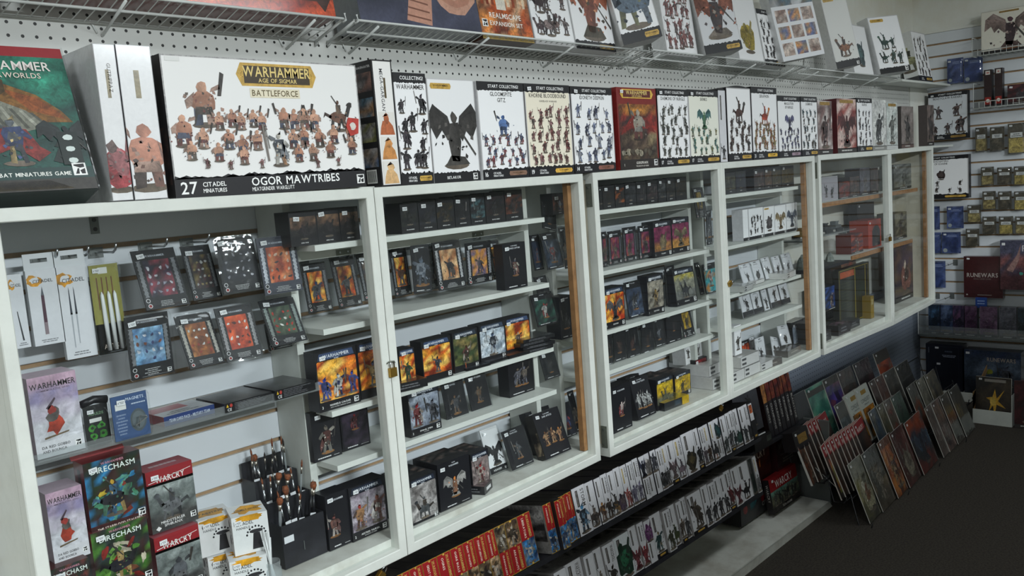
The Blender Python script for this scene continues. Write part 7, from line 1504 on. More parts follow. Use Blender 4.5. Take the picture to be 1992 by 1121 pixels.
# ---- boxes on the platform at the end of the tiers
PF = 'boxes at the far end of the white platform'
def at_floor(r, p, z): return onZ(px(r, p), z)
q = raw(3.19, .125, .053, .27, .108, 0)
bp_top = lambda x: .076-.034*max(0, min(1, (x-.5)/3.2))
def st_bandit(A): A.painting(0, 0, 1, 1, ['#2c2c2e', '#3a3a3a', '#242426'], 6, 3, .5); A.up(2); A.blob(.15, .6, .08, .2, '#8a3434', .5); A.blob(.4, .7, .12, .25, '#2a5a60', .5); A.blob(.75, .7, .08, .2, '#8a2024', .5); A.text('CITY', .72, .3, .18, '#b5b5b0', 'l', fit=.2)
carton('game_box', q, .12, st_bandit, 701, 'low dark grey box with red and teal spots under the end of the lower tier', PF, body='#1c1b1d', sticker=False)
def st_core(A):
    A.painting(0, 0, 1, 1, ['#4a1616', '#5a1c18', '#2f1212'], 7, 7, .5, vgrad=[['#2f1212', '#421816'], ['#4a1a16', '#5a2418', '#3a1616'], ['#6a191c', '#741c20']]); A.up()
    A.blob(.5, .45, .03, .12, '#d9882c', .5); A.blob(.62, .5, .025, .1, '#c9702c', .5); A.text('WARCRY', .5, .62, .17, '#c9bcae', 'c', fit=.85, sx=.8)
q = raw(3.235, .130, .1735, .265, .205, 4); carton('core_game_box', q, .10, st_core, 702, 'big dark red box with ragged white lettering behind the end of the white rows', PF, body='#4a1818', sticker=False, top=lambda A: A.rect(0, 0, 1, 1, '#4a1c1c', .4))
def st_core2(A): A.rect(0, 0, 1, 1, '#3a1416', .4); A.rect(0, .78, 1, 1, '#7c1f22', .2); A.up(); A.text('WARCRY', .5, .82, .09, '#a3948c', 'c', fit=.8); A.text('Core Rulebook Pack', .5, .72, .035, '#a39c94', 'c', fit=.8); A.lines(.1, .6, .9, .68, 2, '#8a827a')
q = raw(3.512, .098, .044, .215, .315, 3); o = carton('core_game_box', q, .09, st_core2, 703, 'dark red rulebook box in clear film at the end of the platform', PF, body='#2c1214', mat='print_gloss', sticker=False)
m = MB(); m.box(-.001, -.0030, 0, q.w+.001, -.0022, q.h+.002); m.box(q.w+.0005, -.003, 0, q.w+.0012, .10, q.h+.002); m.obj('film_wrap', ['film_wrap'], o)
p0, p1 = onZ(px('O', (418, 812)), .05), onZ(px('O', (578, 718)), .05)
def st_wc2(A):
    A.painting(0, 0, 1, .62, ['#5a7a70', '#4a5a54', '#6a6a54'], 7, 4, .8, vgrad=[['#2c2a28', '#3a3632'], ['#5a6a5c', '#6a6a54'], ['#6a9a8a', '#5a8a80']]); A.rect(0, .62, 1, 1, '#8a1c20', .15); A.rect(0, 0, 1, .16, '#231c1c'); A.up(2)
    A.crowd(.08, .14, .92, .5, 1, 7, ['#3a3c3a', '#5a5a50', '#2c2c2a'], h=.4); A.text('WARCRY', .5, .68, .2, '#e0dcd8', 'c', fit=.8, sx=.8); A.text('IRON GOLEMS', .5, .05, .06, '#b5b0aa', 'c', fit=.5)
q = raw(p0.x, p0.y, .050, (p1-p0).length, .155, 9); q.loc.z = bp_top(p0.x)+.012
carton('miniature_box', q, .030, st_wc2, 704, 'small red box with a teal battle scene standing on the bare platform', PF, body='#3a2022', sticker=True, side=lambda A: (A.rect(0, 0, 1, 1, '#1f1a1c', .2), A.up(), A.text('WARCRY', .35, .85, .4, '#b5b0aa', 'l', fit=.7, rot=-90)), top=lambda A: A.rect(0, 0, 1, 1, '#8a1c20', .2))
# ---- dark books and board above them
for k, (a_, b_) in enumerate(((0, 0.205),)):
    q = raw(3.165, .10, .455, .215, .19, 10)
    def st_back4(A): A.rect(0, 0, 1, 1, '#3a3a40', .3); A.up(2); A.crowd(.2, .1, .9, .9, 2, 2, ['#1c1c20', '#2a2a2c'], h=.42)
    carton('game_box', q, .06, st_back4, 711, 'grey box back with four dark silhouettes under the middle cabinet', 'boxes under the middle cabinet', body='#1f1c1e', sticker=False)
q = raw(3.20, .05, .400, .16, .05, 6); carton('game_box', q, .10, lambda A: (A.rect(0, 0, 1, 1, '#1c1a1a', .4), A.rect(.7, .3, .95, .8, '#8a948a', .2)), 712, 'thin black box with a pale green label under the four silhouettes', 'boxes under the middle cabinet', body='#161516', sticker=False)
BK = 'dark red hardback books under the middle cabinet'
for k in range(7):
    w_ = .036; x_ = 3.405+k*.041
    def st_bk(A, k=k): A.painting(0, .6, 1, 1, ['#5a1a1a', '#7a2a20', '#3a1214', '#8a4a2c'] if k else ['#b5783c', '#8a5a34'], 2, 4, .8); A.rect(0, 0, 1, .6, '#17141a', .2); A.up(); A.text(['HEROES', 'CHAMPIONS', 'SOULBOUND', 'MALIGN', 'KINGDOMS', 'THRONES', 'BLACKSTONE'][k], .4, .55, .42, '#b5b2ae', 'l', fit=.45, rot=-90)
    q = raw(x_, .08, .40, w_, .255+.004*(k % 3), 11); o = carton('hardback_book', q, .17, st_bk, 721+k, 'dark hardback book with red top and white spine lettering, %s of the upright row' % nth(k), BK, cat='book', body='#241416', sticker=False, top=lambda A: A.rect(.08, 0, .92, 1, '#4a2a26', .4))
m = MB(); m.box(-.30, -.004, -.012, .30, .20, 0); o = m.obj('book_shelf', ['black_board']); o.location = (3.44, .062, .398); o.rotation_euler = (-LEAN*.5, 0, 0); tag(o, 'dark shelf board under the red topped books', 'shelf')
p0 = onY(px('l', (630, 800)), .02); q = raw(3.50, .005, .385-.03, .12, .05, 10)
q = raw(3.475, -.005, .33, .145, .085, 14); carton('game_box', q, .06, lambda A: (A.rect(0, 0, 1, 1, '#1c181a', .3), A.up(), A.rect(.25, .3, .85, .75, '#8a6a2c', .5)), 731, 'small black box with a dull gold square label beside the magazine rack', 'boxes under the middle cabinet', body='#1c181a')
e = empty('white_rod', (3.23, .066, .4535)); tag(e, 'thin white plastic label strip lying above the small red box', 'label strip'); m = MB(); m.tube([(0, 0, 0), (.085, -.004, 0)], .003); m.obj('strip', ['white_plastic'], e)

# ================================================================== stepped magazine rack in the corner
RK = empty('magazine_rack', (4.45, -.05, 0)); tag(RK, 'black wire stepped rack holding four rows of books and magazines', 'rack')
TH = rad(20); ROWS = [(-.265, .004), (-.155, .098), (-.062, .172), (.040, .245)]
for i, (y, z) in enumerate(ROWS):
    m = MB(); m.tube([(-.86, y+.05-.004, z-.010), (.98, y+.05-.004, z-.010)], .003); m.tube([(-.86, y+.05+.07, z+.11), (.98, y+.05+.07, z+.11)], .003)
    o = m.obj('wire_step', ['black_wire'], RK, smooth=True)
    for xx in (-.86, -.40, .06, .52, .98):
        m = MB(); m.tube([(xx, y+.05-.018, z+.020), (xx, y+.05-.012, z-.010), (xx, y+.05+.04, z-.012), (xx, y+.05+.075, z+.13)], .003, n=5); m.obj('wire_loop', ['black_wire'], RK, smooth=True)
def mag(row, x, w, h, st, seed, lab, dz=0, yaw=2.2, body='#cfcdc6', th=.005, sleeve=True, cat='magazine', nm='magazine', lean=20, dy=0, **kw):
    y, z = ROWS[row]; q = raw(x, y+dy, z+.002+dz+th*.35, w, h, lean, rad(yaw)); o = carton(nm, q, th, st, seed, lab, 'books and magazines on the stepped rack', cat=cat, body=body, sticker=False, **kw)
    put_sticker(o, q, seed)
    if sleeve: m = MB(); m.box(-.003, -.0022, -.001, q.w+.003, -.0018, q.h+.004); m.obj('clear_sleeve', ['film_wrap'], o)
    return o
SM = lambda **kw: (lambda A: st_mag(A, **kw))
# floor row
F0 = [(3.615, .17, SM(pal=['#6a6444', '#8a8464', '#4a4630', '#a39c7c'], vgrad=[['#3a3830', '#55503c'], ['#8a8044', '#6a6450', '#a39a78'], ['#8f8a78', '#6a685c']], fig='bulk', fpal=('#b5ac8c', '#8a5a3c', '#d9d2bc')), 'olive and bone coloured comic style magazine, nearest on the floor'),
      (3.770, .20, SM(pal=['#55524a'], vgrad=[['#4a4034', '#5a5044'], ['#6a5a44', '#7a6a54', '#4a4438'], ['#4a4a44', '#3c3c38']], fig='man', fpal=('#8a7a64', '#6a5c4c', '#a3947c')), 'grey brown magazine of mounted figures, second on the floor'),
      (3.965, .19, SM(pal=['#a3501f', '#d98a3c', '#5a2a18', '#c9702c'], band=(.86, 1), bcol='#6a3a20', fig='man', fpal=('#d9a04c', '#6a3020')), 'orange and black magazine, third on the floor'),
      (4.125, .22, SM(pal=['#5a2420', '#3a1c1c', '#6a3a34', '#4a2a24'], fig='bulk', fpal=('#a39884', '#7a6a5c', '#8a7c68')), 'dark red hardback with a pale stone monster, fourth on the floor'),
      (4.330, .27, SM(pal=['#2a3038', '#5a2018'], vgrad=[['#5a1c18', '#2a1c1e', '#7a2a20'], ['#2a3a4c', '#1c2430', '#3a5a7a'], ['#8a3418', '#2a3444', '#a3441c']], fig='winged', fpal=('#2c4a6a', '#3a6a8a', '#1c2c40')), 'large glossy book with a blue rider and orange corner'),
      (4.640, .19, SM(pal=['#6a5a54', '#5a4c48', '#7a6a64']), 'faded grey pink magazine in a bag, beside the large glossy book'),
      (4.745, .19, SM(pal=['#6a5650', '#5a4644', '#8a6c64', '#4a3c3c']), 'dull rose magazine in a bag on the floor row'),
      (4.893, .20, SM(pal=['#55504a', '#6a625a', '#45403c'], band=(.42, .62), bcol='#6a3a2c'), 'grey brown magazine with a rust band on the floor row'),
      (5.046, .20, SM(pal=['#4a4844', '#5c5852', '#3c3a38']), 'plain dark grey magazine, last on the floor row')]
for i, (x, w, st, lab) in enumerate(F0): mag(0, x, w, .268, st, 741+i, lab, th=.0035, yaw=3.6)
# second row: paperbacks with red tops, then bagged comics
def st_wbook(A):
    A.painting(0, 0, 1, .8, ['#241c1c', '#3a2a22', '#1c1718', '#4a2c20'], 4, 6, .8); A.rect(0, .78, 1, 1, '#8e1f24', .15); A.up(); A.text('WARCRY', .5, .81, .085, '#d9d2cc', 'c', fit=.85, sx=.8)
for i in range(9):
    mag(1, 3.585+i*.046, .165, .25, (st_wbook if i else (lambda A: (st_wbook(A), A.up(), A.painting(.15, .1, .85, .72, ['#8a9a3c', '#c9622c', '#5a3a24', '#a3442c'], 4, 5, .8)))), 751+i, ('red topped softback with a green and orange cover, first of the lower fan' if i == 0 else 'red topped softback, dark cover, %s of the lower fan' % nth(i)), yaw=8.5, body='#c9c2b8', th=.005, sleeve=False, cat='book', nm='softback_book')
C1 = [(4.150, ['#3a4a5a', '#2c4a6a', '#5a5a4c'], 'blue and cream bagged comic after the lower red fan'), (4.262, ['#5a5434', '#6a6044', '#3a3a2c'], 'olive bagged comic with tangled vines'), (4.352, ['#6a5a4c', '#8a3a2c', '#4a4038'], 'grey bagged comic with a rust red patch'), (4.455, ['#2f4a3c', '#24443a', '#3f5a48', '#1c2c28'], 'dark green bagged magazine with a pale streak'), (4.70, ['#5a5650', '#8a3c1c', '#6a645c'], 'grey bagged magazine with an orange red foot'), (4.85, ['#8a8474', '#6a6458', '#a39c8c'], 'shiny bagged magazine with a curved highlight'), (4.99, ['#6a6254', '#8a7c64', '#4a4640'], 'shiny bagged magazine with a tan corner patch')]
for i, (x, cols, lab) in enumerate(C1): mag(1, x, .20 if i > 3 else .17, .262, SM(pal=cols, vgrad=([cols[:1]+cols[1:2], cols, [cols[0]]] if i == 4 else None)), 761+i, lab, yaw=3.8, th=.0035)
# third row
mag(2, 3.50, .12, .235, SM(pal=['#2a2224', '#3a2a20', '#6a3a24'], fig='man', fpal=('#8a5a3c',)), 770, 'dark softback with a small orange figure before the upper red fan', yaw=8.5, cat='book', nm='softback_book', sleeve=False, th=.010)
for i in range(5):
    mag(2, 3.560+i*.047, .16, .245, st_wbook, 771+i, 'red topped softback, dark cover, %s of the upper fan' % nth(i), yaw=8.5, body='#c9c2b8', th=.005, sleeve=False, cat='book', nm='softback_book')
mag(2, 3.965, .13, .255, SM(pal=['#5a6468', '#3f4a50', '#6a7478'], band=(.72, 1), bcol='#4a4640'), 777, 'blue grey bagged magazine before the pair of white books', yaw=2.5)
def st_conq(A):
    A.rect(0, 0, 1, 1, '#b5bab2', .1); A.up(); A.rect(.35, .84, .75, .92, '#9a7a34', .4); A.text('CONQUEST', .52, .70, .07, '#4a4e4c', 'c', fit=.7); A.text('COMPANION', .5, .64, .03, '#5a5e5c', 'c', fit=.5)
    A.painting(.08, .05, .95, .6, ['#c98a1c', '#b5741c', '#3a3430'], 4, 5, .6); A.up(2); A.fig(.5, .08, .5, ['#2c2a2c', '#3a3638', '#1c1a1c'], 'man')
mag(2, 4.085, .18, .265, st_conq, 778, 'white softback book with an orange picture, first of the pair', yaw=2.5, sleeve=False, th=.010, cat='book', nm='softback_book', dz=.006)
mag(2, 4.215, .18, .265, st_conq, 779, 'white softback book with an orange picture, further of the pair', yaw=2.5, sleeve=False, th=.010, cat='book', nm='softback_book', dz=.008)
C2 = [(4.42, .15, ['#4a2c28', '#3a2422', '#5a4038'], 'maroon bagged comic past the white pair'), (4.50, .17, ['#5a3028', '#4a2824', '#6a4438'], 'brown red bagged comic past the white pair'), (4.62, .21, ['#4a4540', '#5c544a', '#3a3430'], 'umber bagged magazine in the third row'), (4.80, .22, ['#2c2826', '#3a3430', '#1f1c1c'], 'near black magazine at the end of the third row')]
for i, (x, w, cols, lab) in enumerate(C2): mag(2, x, w, .27, SM(pal=cols), 781+i, lab, yaw=2.5)
# top row against the pegboard
C3_ = [(3.66, .20, ['#26262a', '#32323a', '#1c1c20'], None, 'dark bagged magazine beside the upright red books'), (3.86, .24, ['#3f8a7a', '#5aa38c', '#2a6a60', '#8ac0a0'], (.84, .94), 'green magazine with black brush lettering, top row'), (4.06, .24, ['#4a3a8a', '#6a54b5', '#3a2c5a', '#8a4a6a'], (.86, 1), 'violet blue magazine in the top row'), (4.24, .19, ['#2f2c2e', '#45403e', '#5c4a44'], None, 'charcoal magazine next to the violet one'), (4.45, .22, ['#2a1f24', '#3c2c34', '#4a3038', '#1c161a'], None, 'dark plum magazine in the top row'), (4.74, .21, ['#a3401c', '#c9562a', '#8a2c18', '#6a5a4c'], (.78, 1), 'orange red magazine at the end of the top row')]
for i, (x, w, cols, band, lab) in enumerate(C3_):
    mag(3, x, w, .272, SM(pal=cols, band=band, bcol='#3a342c'), 791+i, lab, yaw=1.5, lean=18)
# stray white knitting-needle like strip hanging off the platform end
p0, p1 = onY(px('O', (612, 545)), -.03), onY(px('O', (770, 692)), -.10); e = empty('white_rod', p0); tag(e, 'thin white strip poking out diagonally at the end of the platform', 'label strip'); m = MB(); m.tube([(0, 0, 0), tuple(p1-p0)], .0018); m.obj('strip', ['white_plastic'], e)
m = MB(); m.box(0, 0, 0, .012, .17, .40); o = m.obj('end_divider', ['grey_metal']); o.location = (3.752, -.03, .001); tag(o, 'upright dark divider panel at the end of the white platform', 'divider')
# ================================================================== end wall
def rbox(r, bl, br, tl, X, d, st, seed, lab, grp=None, nm='game_box', **kw):
    q = face(r, bl, br, tl, X=X-d, **({'lean': kw.pop('lean')} if 'lean' in kw else {})); return carton(nm, q, d, st, seed, lab, grp, **kw)
def basket(y0, y1, z, dep, hh, lab):
    e = empty('wire_basket', (XW-dep/2, (y0+y1)/2, z)); tag(e, lab, 'wire shelf', 'white wire baskets on the end wall'); oy = e.location.y; D = dep/2
    def T(name, pts, r=.0025):
        m = MB(); m.tube([(p[0], p[1]-oy, p[2]) for p in pts], r, n=5); m.obj(name, ['wire_white'], e, smooth=True)
    T('rim', [(-D, y0, 0), (-D, y1, 0)], .0034); T('rim', [(-D, y0, .045), (-D, y1, .045)] if hh < .05 else [(-D, y0, hh*.25), (-D, y1, hh*.25)], .003)
    for yy in (y0, y1): T('side_wire', [(-D, yy, 0), (D-.002, yy, 0)]); T('side_wire', [(-D, yy, 0), (-D, yy, hh if yy == y1 else .04), (D-.002, yy, hh)]) 
    n = int((y1-y0)/.03)
    for i in range(n+1):
        yy = y0+(y1-y0)*i/n; T('cross_wire', [(-D, yy, .04), (-D, yy, 0), (D-.002, yy, 0)], .0017)
basket(-.75, -.100, 2.150, .14, .11, 'white wire basket high on the end wall under the winged figure box')
basket(-.75, -.105, 1.838, .14, .15, 'white wire basket on the end wall holding two tall dark red boxes')
def st_wing(A): A.rect(0, 0, 1, 1, '#dcd8ca', .05); A.up(); A.frame(0, 0, 1, 1, .003, '#b5b0a4'); A.rect(0, 0, 1, .07, '#2a2828'); A.rect(.3, .92, .62, .96, '#8f7038', .4); A.up(2); A.fig(.48, .08, .85, ['#a3847a', '#c9aaa0', '#5a4048', '#6a4a44'], 'winged', '#8a5a3c')
rbox('W', (1358, 278), (1680, 250), (1375, 55), XW-.025, .05, st_wing, 801, 'cream box with a brown winged rider on the high wire basket', body='#cfcbbd', sticker=False)
RX = XW
def st_tall(A): A.rect(0, 0, 1, 1, '#2c1c1c', .5); A.up(); A.rect(.1, .04, .9, .24, '#8e241c', .2); A.rect(.2, .86, .8, .97, '#c9c4bc', .1); A.up(); A.blob(.5, .14, .24, .05, '#d9d0c4', 0, n=12, jit=.05); A.lines(.3, .88, .7, .95, 1, '#a33a34')
rbox('K', (502, 772), (558, 768), (512, 508), XW-.04, .05, st_tall, 802, 'tall narrow dark red box on the wire basket, first of two', 'tall dark red boxes', body='#1c1416', sticker=False)
rbox('K', (580, 765), (635, 760), (590, 496), XW-.04, .05, st_tall, 803, 'tall narrow dark red box on the wire basket, second of two', 'tall dark red boxes', body='#1c1416', sticker=False)
rbox('K', (672, 755), (860, 745), (680, 615), XW-.03, .05, st_art(['#3a1c1e', '#2c2428', '#5a2a2c'], plate=False, fig='bulk', fpal=('#4a4448', '#3a3438')), 804, 'dark maroon box lying along the wire basket by the frame edge', body='#2a181a')
BP = 'clear blue packs on the end wall'
def st_blue(A): A.painting(0, 0, 1, 1, ['#2c3a6a', '#3a4a80', '#22305a', '#4a5a8a'], 4, 5, .5); A.up(); A.blob(.18, .14, .12, .12*A.w/A.h, '#9aa0a0', .1, n=12, jit=.03); A.rect(.2, .75, .9, .9, '#3f4f80', .2); A.up(); A.lines(.25, .77, .85, .88, 2, '#8a94b5')
def rblis(r, bl, br, tl, st, seed, lab, grp, X=XW-.03, d=.02, body='#1f2a44', cat='blister pack', **kw): q = face(r, bl, br, tl, X=X); return blister('blister_pack', q, d, st, seed, lab, grp, cat=cat, body=body, **kw)
rblis('K', (235, 612), (352, 600), (240, 430), st_blue, 811, 'clear blue paint set pack above the box of four beast riders, first of two', BP)
rblis('K', (358, 605), (492, 588), (362, 425), st_blue, 812, 'clear blue paint set pack beside the wire baskets, second of two', BP)
def st_beast(t): 
    def f(A): st_collect(A, title=t, num='5', pal=('#7a5a54', '#5a4c54', '#8a7a78', '#4a4044'), n=(2, 3), base='#c9ccd0', gold='#8f7038')
    return f
rk_top = lambda A: A.rect(0, 0, 1, 1, '#17171a')
rbox('K', (100, 1030), (383, 995), (88, 692), XW-.03, .055, st_beast(('BEASTCLAW RAIDERS',)), 821, 'white box of shaggy beast riders with a black title band on the end wall', 'start set boxes on the end wall', body='#17171a')
rbox('L', (0, 355), (378, 345), (0, 60), XW-.03, .055, lambda A: st_collect(A, title=('DAUGHTERS', 'OF KHAINE'), num='', pal=('#4a3c3a', '#5f5350', '#3a3032'), feature='bulk', n=(3, 4)), 822, 'white box of dark elf figures around a cauldron, lower on the end wall', 'start set boxes on the end wall', body='#17171a')
# narrow box standing on the far cabinet end
q = raw(5.47, .05, 1.635, .12, .24, 0); carton('game_box', q, .05, st_art(['#6a5c58', '#7f706a', '#4a403e'], plate=False, fpal=('#3a3230', '#4a4040')), 823, 'greyish brown box end in the corner past the last cabinet', None, body='#4a4240', sticker=False)
m = MB(); m.box(5.42, .04, 1.622, 5.93, .199, 1.633); o = m.obj('corner_ledge', ['white_paint']); tag(o, 'short white ledge continuing the cabinet top into the corner', 'shelf')
# basing material packs: blister with rounded header
BS = 'tan basing material packs hanging on the end wall'
def st_base(c): return lambda A: (A.rect(0, 0, 1, 1, '#4a4438', .5), A.up(), A.painting(.06, .04, .94, .52, c, 4, 4, .8), A.rect(.15, .54, .85, .70, '#c9cac8', .1), A.up(), A.lines(.2, .56, .8, .68, 2, '#4a4a4a'))
TANS = [['#8a7a4c', '#a39460', '#6a5c38'], ['#4a4438', '#5c5444', '#3a362c'], ['#a3904c', '#b8a35c', '#8a7a40']]
rows_ = [([(440, 1105, 525, 1100, 440, 930), (545, 1100, 650, 1095, 550, 925), (675, 1120, 800, 1115, 675, 900)], 'K', 0), ([(465, 258, 555, 252, 462, 130), (578, 250, 680, 248, 578, 130), (695, 258, 800, 250, 700, 125)], 'L', 1), ([(475, 428, 568, 424, 472, 300), (585, 428, 680, 424, 588, 300), (697, 432, 790, 428, 700, 300)], 'L', 2),
         ([(370, 520, 465, 516, 370, 395), (475, 600, 572, 600, 478, 475), (590, 602, 690, 600, 592, 475), (705, 600, 800, 598, 705, 475)], 'L', 3), ([(358, 690, 452, 684, 355, 565)], 'L', 4)]
k = 0
TN = ['sandy', 'dark earth', 'straw coloured', 'brown rubble', 'grey slate', 'pale gravel', 'yellow brick', 'coarse tan', 'amber grit', 'black and cream', 'rusty stick', 'cork tan', 'striped', 'mossy tan']
for pts, r, rw in rows_:
    for i, (a, b, c, d_, e_, f_) in enumerate(pts):
        o = rblis(r, (a, b), (c, d_), (e_, f_), st_base(TANS[k % 3]), 831+k, '%s basing material pack, %s in the %s row of tan packs' % (TN[k], nth(i), ('top', 'second', 'third', 'fourth', 'lowest')[rw]), BS, body='#4a4438', d=.028); k += 1
        w_ = o.dimensions.x if False else None
BL2 = 'blue packs by the edge of the last glass door'
for i, (bl, br, tl, lab) in enumerate((((225, 562), (342, 555), (225, 408), 'clear blue pack hanging under the dark elf box'), ((190, 738), (322, 730), (200, 590), 'clear blue pack, lower one beside the maroon board game'), ((100, 575), (175, 560), (110, 412), 'clear blue pack half behind the last glass door, upper'), ((95, 735), (185, 735), (105, 588), 'clear blue pack half behind the last glass door, middle'), ((110, 980), (215, 970), (115, 795), 'clear blue pack with dark header near the empty hooks'))):
    rblis('L', bl, br, tl, st_blue, 851+i, lab, BL2, d=.018)
def st_rune(A): A.rect(0, 0, 1, 1, '#3a1517', .35); A.up(); A.frame(0, 0, 1, 1, .002, '#4a2022', .3); A.text('RUNEWARS', .48, .50, .10, '#a39a94', 'c', fit=.8); A.text('MINIATURES GAME', .48, .44, .03, '#6a5a56', 'c', fit=.5); A.rect(.35, .06, .72, .075, '#8a827c'); A.blob(.08, .07, .025, .02, '#a39a94', 0, n=8, jit=0)
rbox('L', (345, 1037), (618, 1058), (340, 750), XW-.03, .05, st_rune, 861, 'plain dark maroon board game box with one silvery title, on the end wall', 'board games on the end wall', body='#3a1517', mat='print_gloss', nm='board_game_box')
def st_drag(A): A.painting(0, 0, 1, 1, ['#4a4454', '#5a4c58', '#6a4a4c'], 7, 8, .7, vgrad=[['#4a2c30', '#5a3438'], ['#5a3a40', '#7a4a48', '#3c3444'], ['#3f3f50', '#4c4c60']]); A.up(2); A.blob(.5, .33, .05, .03, '#3a8a7a', .2); A.poly([(.15, .4), (.4, .7), (.5, .95), (.45, .6), (.3, .35)], '#8a6a64', .6); A.text('R', .52, .78, .12, '#b5aeb0'); A.rect(.04, .9, .12, .95, '#d9d9d9')
rbox('L', (600, 985), (900, 1000), (600, 640), XW-.03, .06, st_drag, 862, 'larger purple grey board game box with a dragon, cut by the picture edge', 'board games on the end wall', body='#3a3440', mat='print_gloss', nm='board_game_box', sticker=False)
rbox('L', (425, 1118), (505, 1120), (425, 1045), XW-.10, .01, lambda A: (A.rect(0, 0, 1, 1, '#24448a', .3), A.up(), A.lines(.1, .3, .9, .8, 2, '#8aa0cc')), 863, 'small bright blue card hanging below the maroon board game', None, nm='price_card', body='#24448a', sticker=False, cat='card')
for i, (x_, y_) in enumerate(((285, 800), (160, 1035), (262, 1035))):
    p = onX(px('L', (x_, y_)), XW); e = empty('hook', (XW, p.y, p.z)); e.rotation_euler = (0, 0, -math.pi/2); tag(e, ['empty hook above the maroon board game on the end wall', 'empty hook over the expansion box shelf, nearer the corner', 'empty hook over the expansion box shelf, second from the corner'][i], 'hook', 'empty hooks on the end wall')
    m = MB(); m.box(-.013, -.003, -.018, .013, 0, .02); m.obj('clip', ['grey_metal'], e); m = MB(); m.tube([(-.008, -.003, 0), (-.008, -.12, -.002), (-.008, -.13, .01)], .0022); m.obj('prong', ['chrome'], e, smooth=True)
# expansion shelf
sz = onX(px('p', (110, 300)), XW-.12).z
e = empty('acrylic_shelf', (XW-.07, -.20, sz)); tag(e, 'grey acrylic bin shelf of expansion packs on the end wall', 'shelf'); m = MB(); m.box(-.075, -.42, -.012, .068, .43, 0); m.obj('shelf_plate', ['grey_metal'], e)
m = MB(); m.box(-.078, -.42, 0, -.0755, .43, .06); m.obj('front_lip', ['acrylic'], e); m = MB(); m.box(-.078, .4305, 0, .068, .433, .21); m.obj('end_panel', ['acrylic'], e); 
m = MB(); m.tube([(-.078, .434, .212), (.066, .434, .212)], .003); m.tube([(-.078, .434, .212), (-.078, .434, 0)], .003); m.obj('panel_edge', ['white_plastic'], e)
EX = 'expansion packs on the grey bin shelf'
edges = [(115, 208), (215, 318), (320, 410), (418, 520), (545, 690), (710, 850), (862, 960)]
ECOL = [(['#24344a', '#1c2838', '#3a5a7a'], 'navy'), (['#3a4a6a', '#2a3450', '#5a6a8a'], 'slate blue'), (['#4a3a5a', '#2c2838', '#6a4a6a'], 'blue violet'), (['#5a3f5a', '#4a3048', '#6a5068'], 'purple'), (['#6a5068', '#5a4058', '#7a6078'], 'mauve'), (['#5a5a64', '#4a4a54', '#6a6a74'], 'smoky grey'), (['#2a3436', '#222a2c', '#34404a'], 'blackish green')]
for i, (a, b) in enumerate(edges):
    q = face('p', (a, 300), (b, 303), (a, 68+5*i), X=XW-.125); q.loc.z = sz+.001; q.h = .195
    o = carton('expansion_pack', q, .05, st_art(ECOL[i][0], plate=False, fig='bulk', fpal=tuple(ECOL[i][0]), foot='#1a1c24'), 871+i, '%s boxed expansion pack, %s from the corner on the bin shelf' % (ECOL[i][1], nth(i)), EX, body='#1c1e28', mat='print_gloss', sticker=False)
# lower board and big boxes
lz = onX(px('p', (110, 345)), XW-.02).z
def st_darkbook(A): A.rect(0, 0, 1, 1, '#12141f', .3); A.up(); A.frame(.06, .05, .9, .95, .001, '#3a4050'); A.rect(.08, .8, .09, .92, '#8a8f9a'); A.lines(.42, .72, .86, .78, 2, '#8a90a0'); A.lines(.45, .82, .8, .88, 1, '#4a5060'); A.rect(.26, .9, .36, .94, '#c9c9cc'); A.rect(.3, .55, .4, .59, '#c9c9cc')
def floorR(r, bl, br, tl, X, d, st, seed, lab, **kw):
    q = face(r, bl, br, tl, X=X); return carton(kw.pop('nm', 'board_game_box'), q, d, st, seed, lab, None, **kw)
q = face('p', (95, 760), (400, 790), (100, 380), X=XW-.16); q.loc.z = .001+.06; q.h = onX(px('p', (100, 380)), XW-.16).z-q.loc.z
carton('board_game_box', q, .10, st_darkbook, 881, 'tall near black box with pale blue small print behind the magazines', None, body='#12141c', mat='print_gloss', sticker=False)
def st_rw2(A): A.painting(0, 0, 1, 1, ['#3a4454', '#4a5464', '#2c3440'], 8, 7, .7, vgrad=[['#2c3038', '#1f242c'], ['#4a5666', '#5a6676', '#3a4452'], ['#2c3444', '#24304a', '#343c50']]); A.up(2); A.blob(.45, .52, .06, .06, '#8a8a34', .4); A.fig(.75, .2, .5, ['#2c3440', '#4a5060'], 'man'); A.up(4); A.text('RUNEWARS', .66, .76, .09, '#9a8f84', 'c', fit=.5); A.rect(.03, .9, .1, .95, '#c9c9cc')
q = face('p', (415, 760), (890, 770), (425, 430), X=XW-.16); q.loc.z = .061; q.h = onX(px('p', (425, 430)), XW-.16).z-.061
carton('board_game_box', q, .10, st_rw2, 882, 'large blue grey board game box standing near the floor by the carton', None, body='#242a34', mat='print_gloss', sticker=False)
struct('plinth', 'worn_white_paint', (XW-.17, -1.4, 0.0), (XW+.0195, .272, .058))
p = face('p', (485, 950), (800, 990), (530, 685), X=XW-.62)
bx = empty('white_carton', (0, 0, 0)); a_, b_ = onZ(px('p', (485, 1045)), 0), onZ(px('p', (808, 1092)), 0)
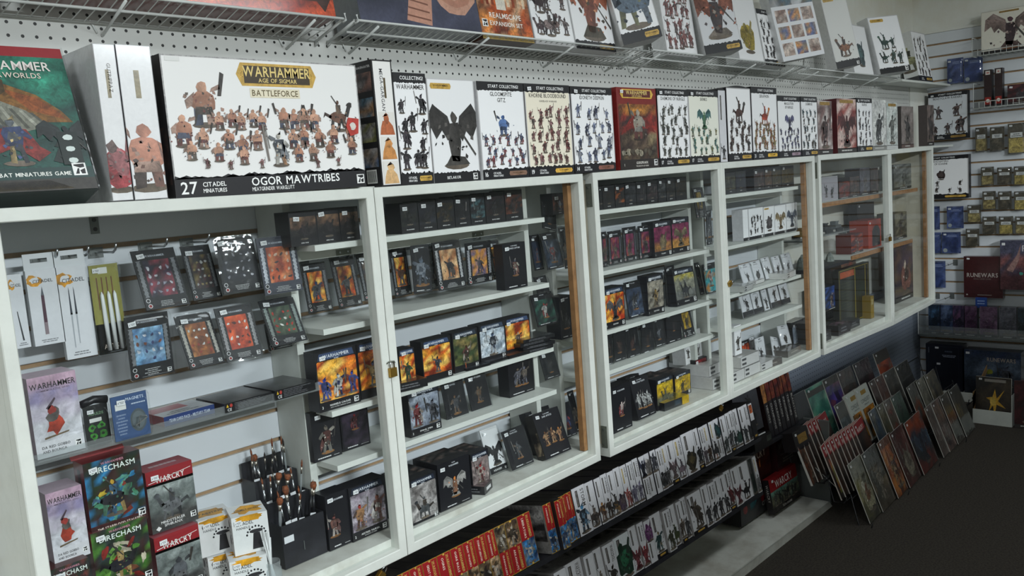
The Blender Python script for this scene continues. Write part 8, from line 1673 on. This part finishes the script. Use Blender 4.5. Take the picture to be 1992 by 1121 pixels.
a_ = Vector((5.36, a_.y, 0)); L_ = abs(a_.y-b_.y); bx.location = (a_.x, a_.y, 0.0005); bx.rotation_euler = (0, 0, -math.pi/2); tag(bx, 'open white carton on the carpet holding bagged comics', 'box')
bz = .085
m = MB(); m.box(0, 0, 0, L_, .003, bz); m.obj('front_panel', ['white_paint'], bx)
m = MB(); m.box(0, .003, 0, .003, .30, bz+.10); m.hexa([(0, .003, bz), (.003, .003, bz), (.003, .30, bz+.16), (0, .30, bz+.16), (0, .003, bz+.08), (.003, .003, bz+.08), (.003, .30, bz+.20), (0, .30, bz+.20)]); m.obj('side_panel', ['cardboard'], bx)
m = MB(); m.box(L_-.003, .003, 0, L_, .30, bz+.10); m.obj('side_panel', ['white_paint'], bx)
m = MB(); m.box(.003, .003, .001, L_-.003, .30, .004); m.obj('bottom_panel', ['white_paint'], bx)
def st_star(A): A.painting(0, 0, 1, 1, ['#2c2620', '#3f3428', '#1f1c1a'], 6, 6, .6); A.up(); A.poly([(.38, .25), (.45, .48), (.3, .55), (.48, .58), (.55, .75), (.6, .55), (.82, .75), (.64, .5), (.86, .35), (.6, .42), (.55, .15), (.5, .4)], '#c99a2c', .5); A.up(); A.blob(.5, .48, .1, .1, '#d9b44c', .4); A.rect(.25, .9, .85, .96, '#8a847c', .2)
q = raw(0, 0, 0, L_-.02, .27, 5); q.loc = Vector((a_.x+.012, a_.y-.010, .006)); q.rot = (-rad(5), 0, -math.pi/2)
o = carton('magazine', q, .012, st_star, 891, 'bagged comic with a yellow star burst in the white carton', None, cat='magazine', body='#c9c4b4', mat='print_gloss', sticker=True)
for i in range(6):
    q = raw(0, 0, 0, .17, .27, 3); q.loc = Vector((5.36+.02*i, b_.y-.012-.028*i, .0015)); q.rot = (-rad(3), 0, rad(-78))
    carton('board_book', q, .020, st_art(['#3a1518', '#4a1c20', '#2c1214'], plate=False, fpal=('#4a2024', '#3a181c')), 893+i, 'dark crimson book, %s beyond the white carton at the picture edge' % nth(i), 'crimson books beyond the white carton', cat='book', body='#3f181b', sticker=False, side=lambda A: A.rect(0, 0, 1, 1, '#4a1c20', .3))
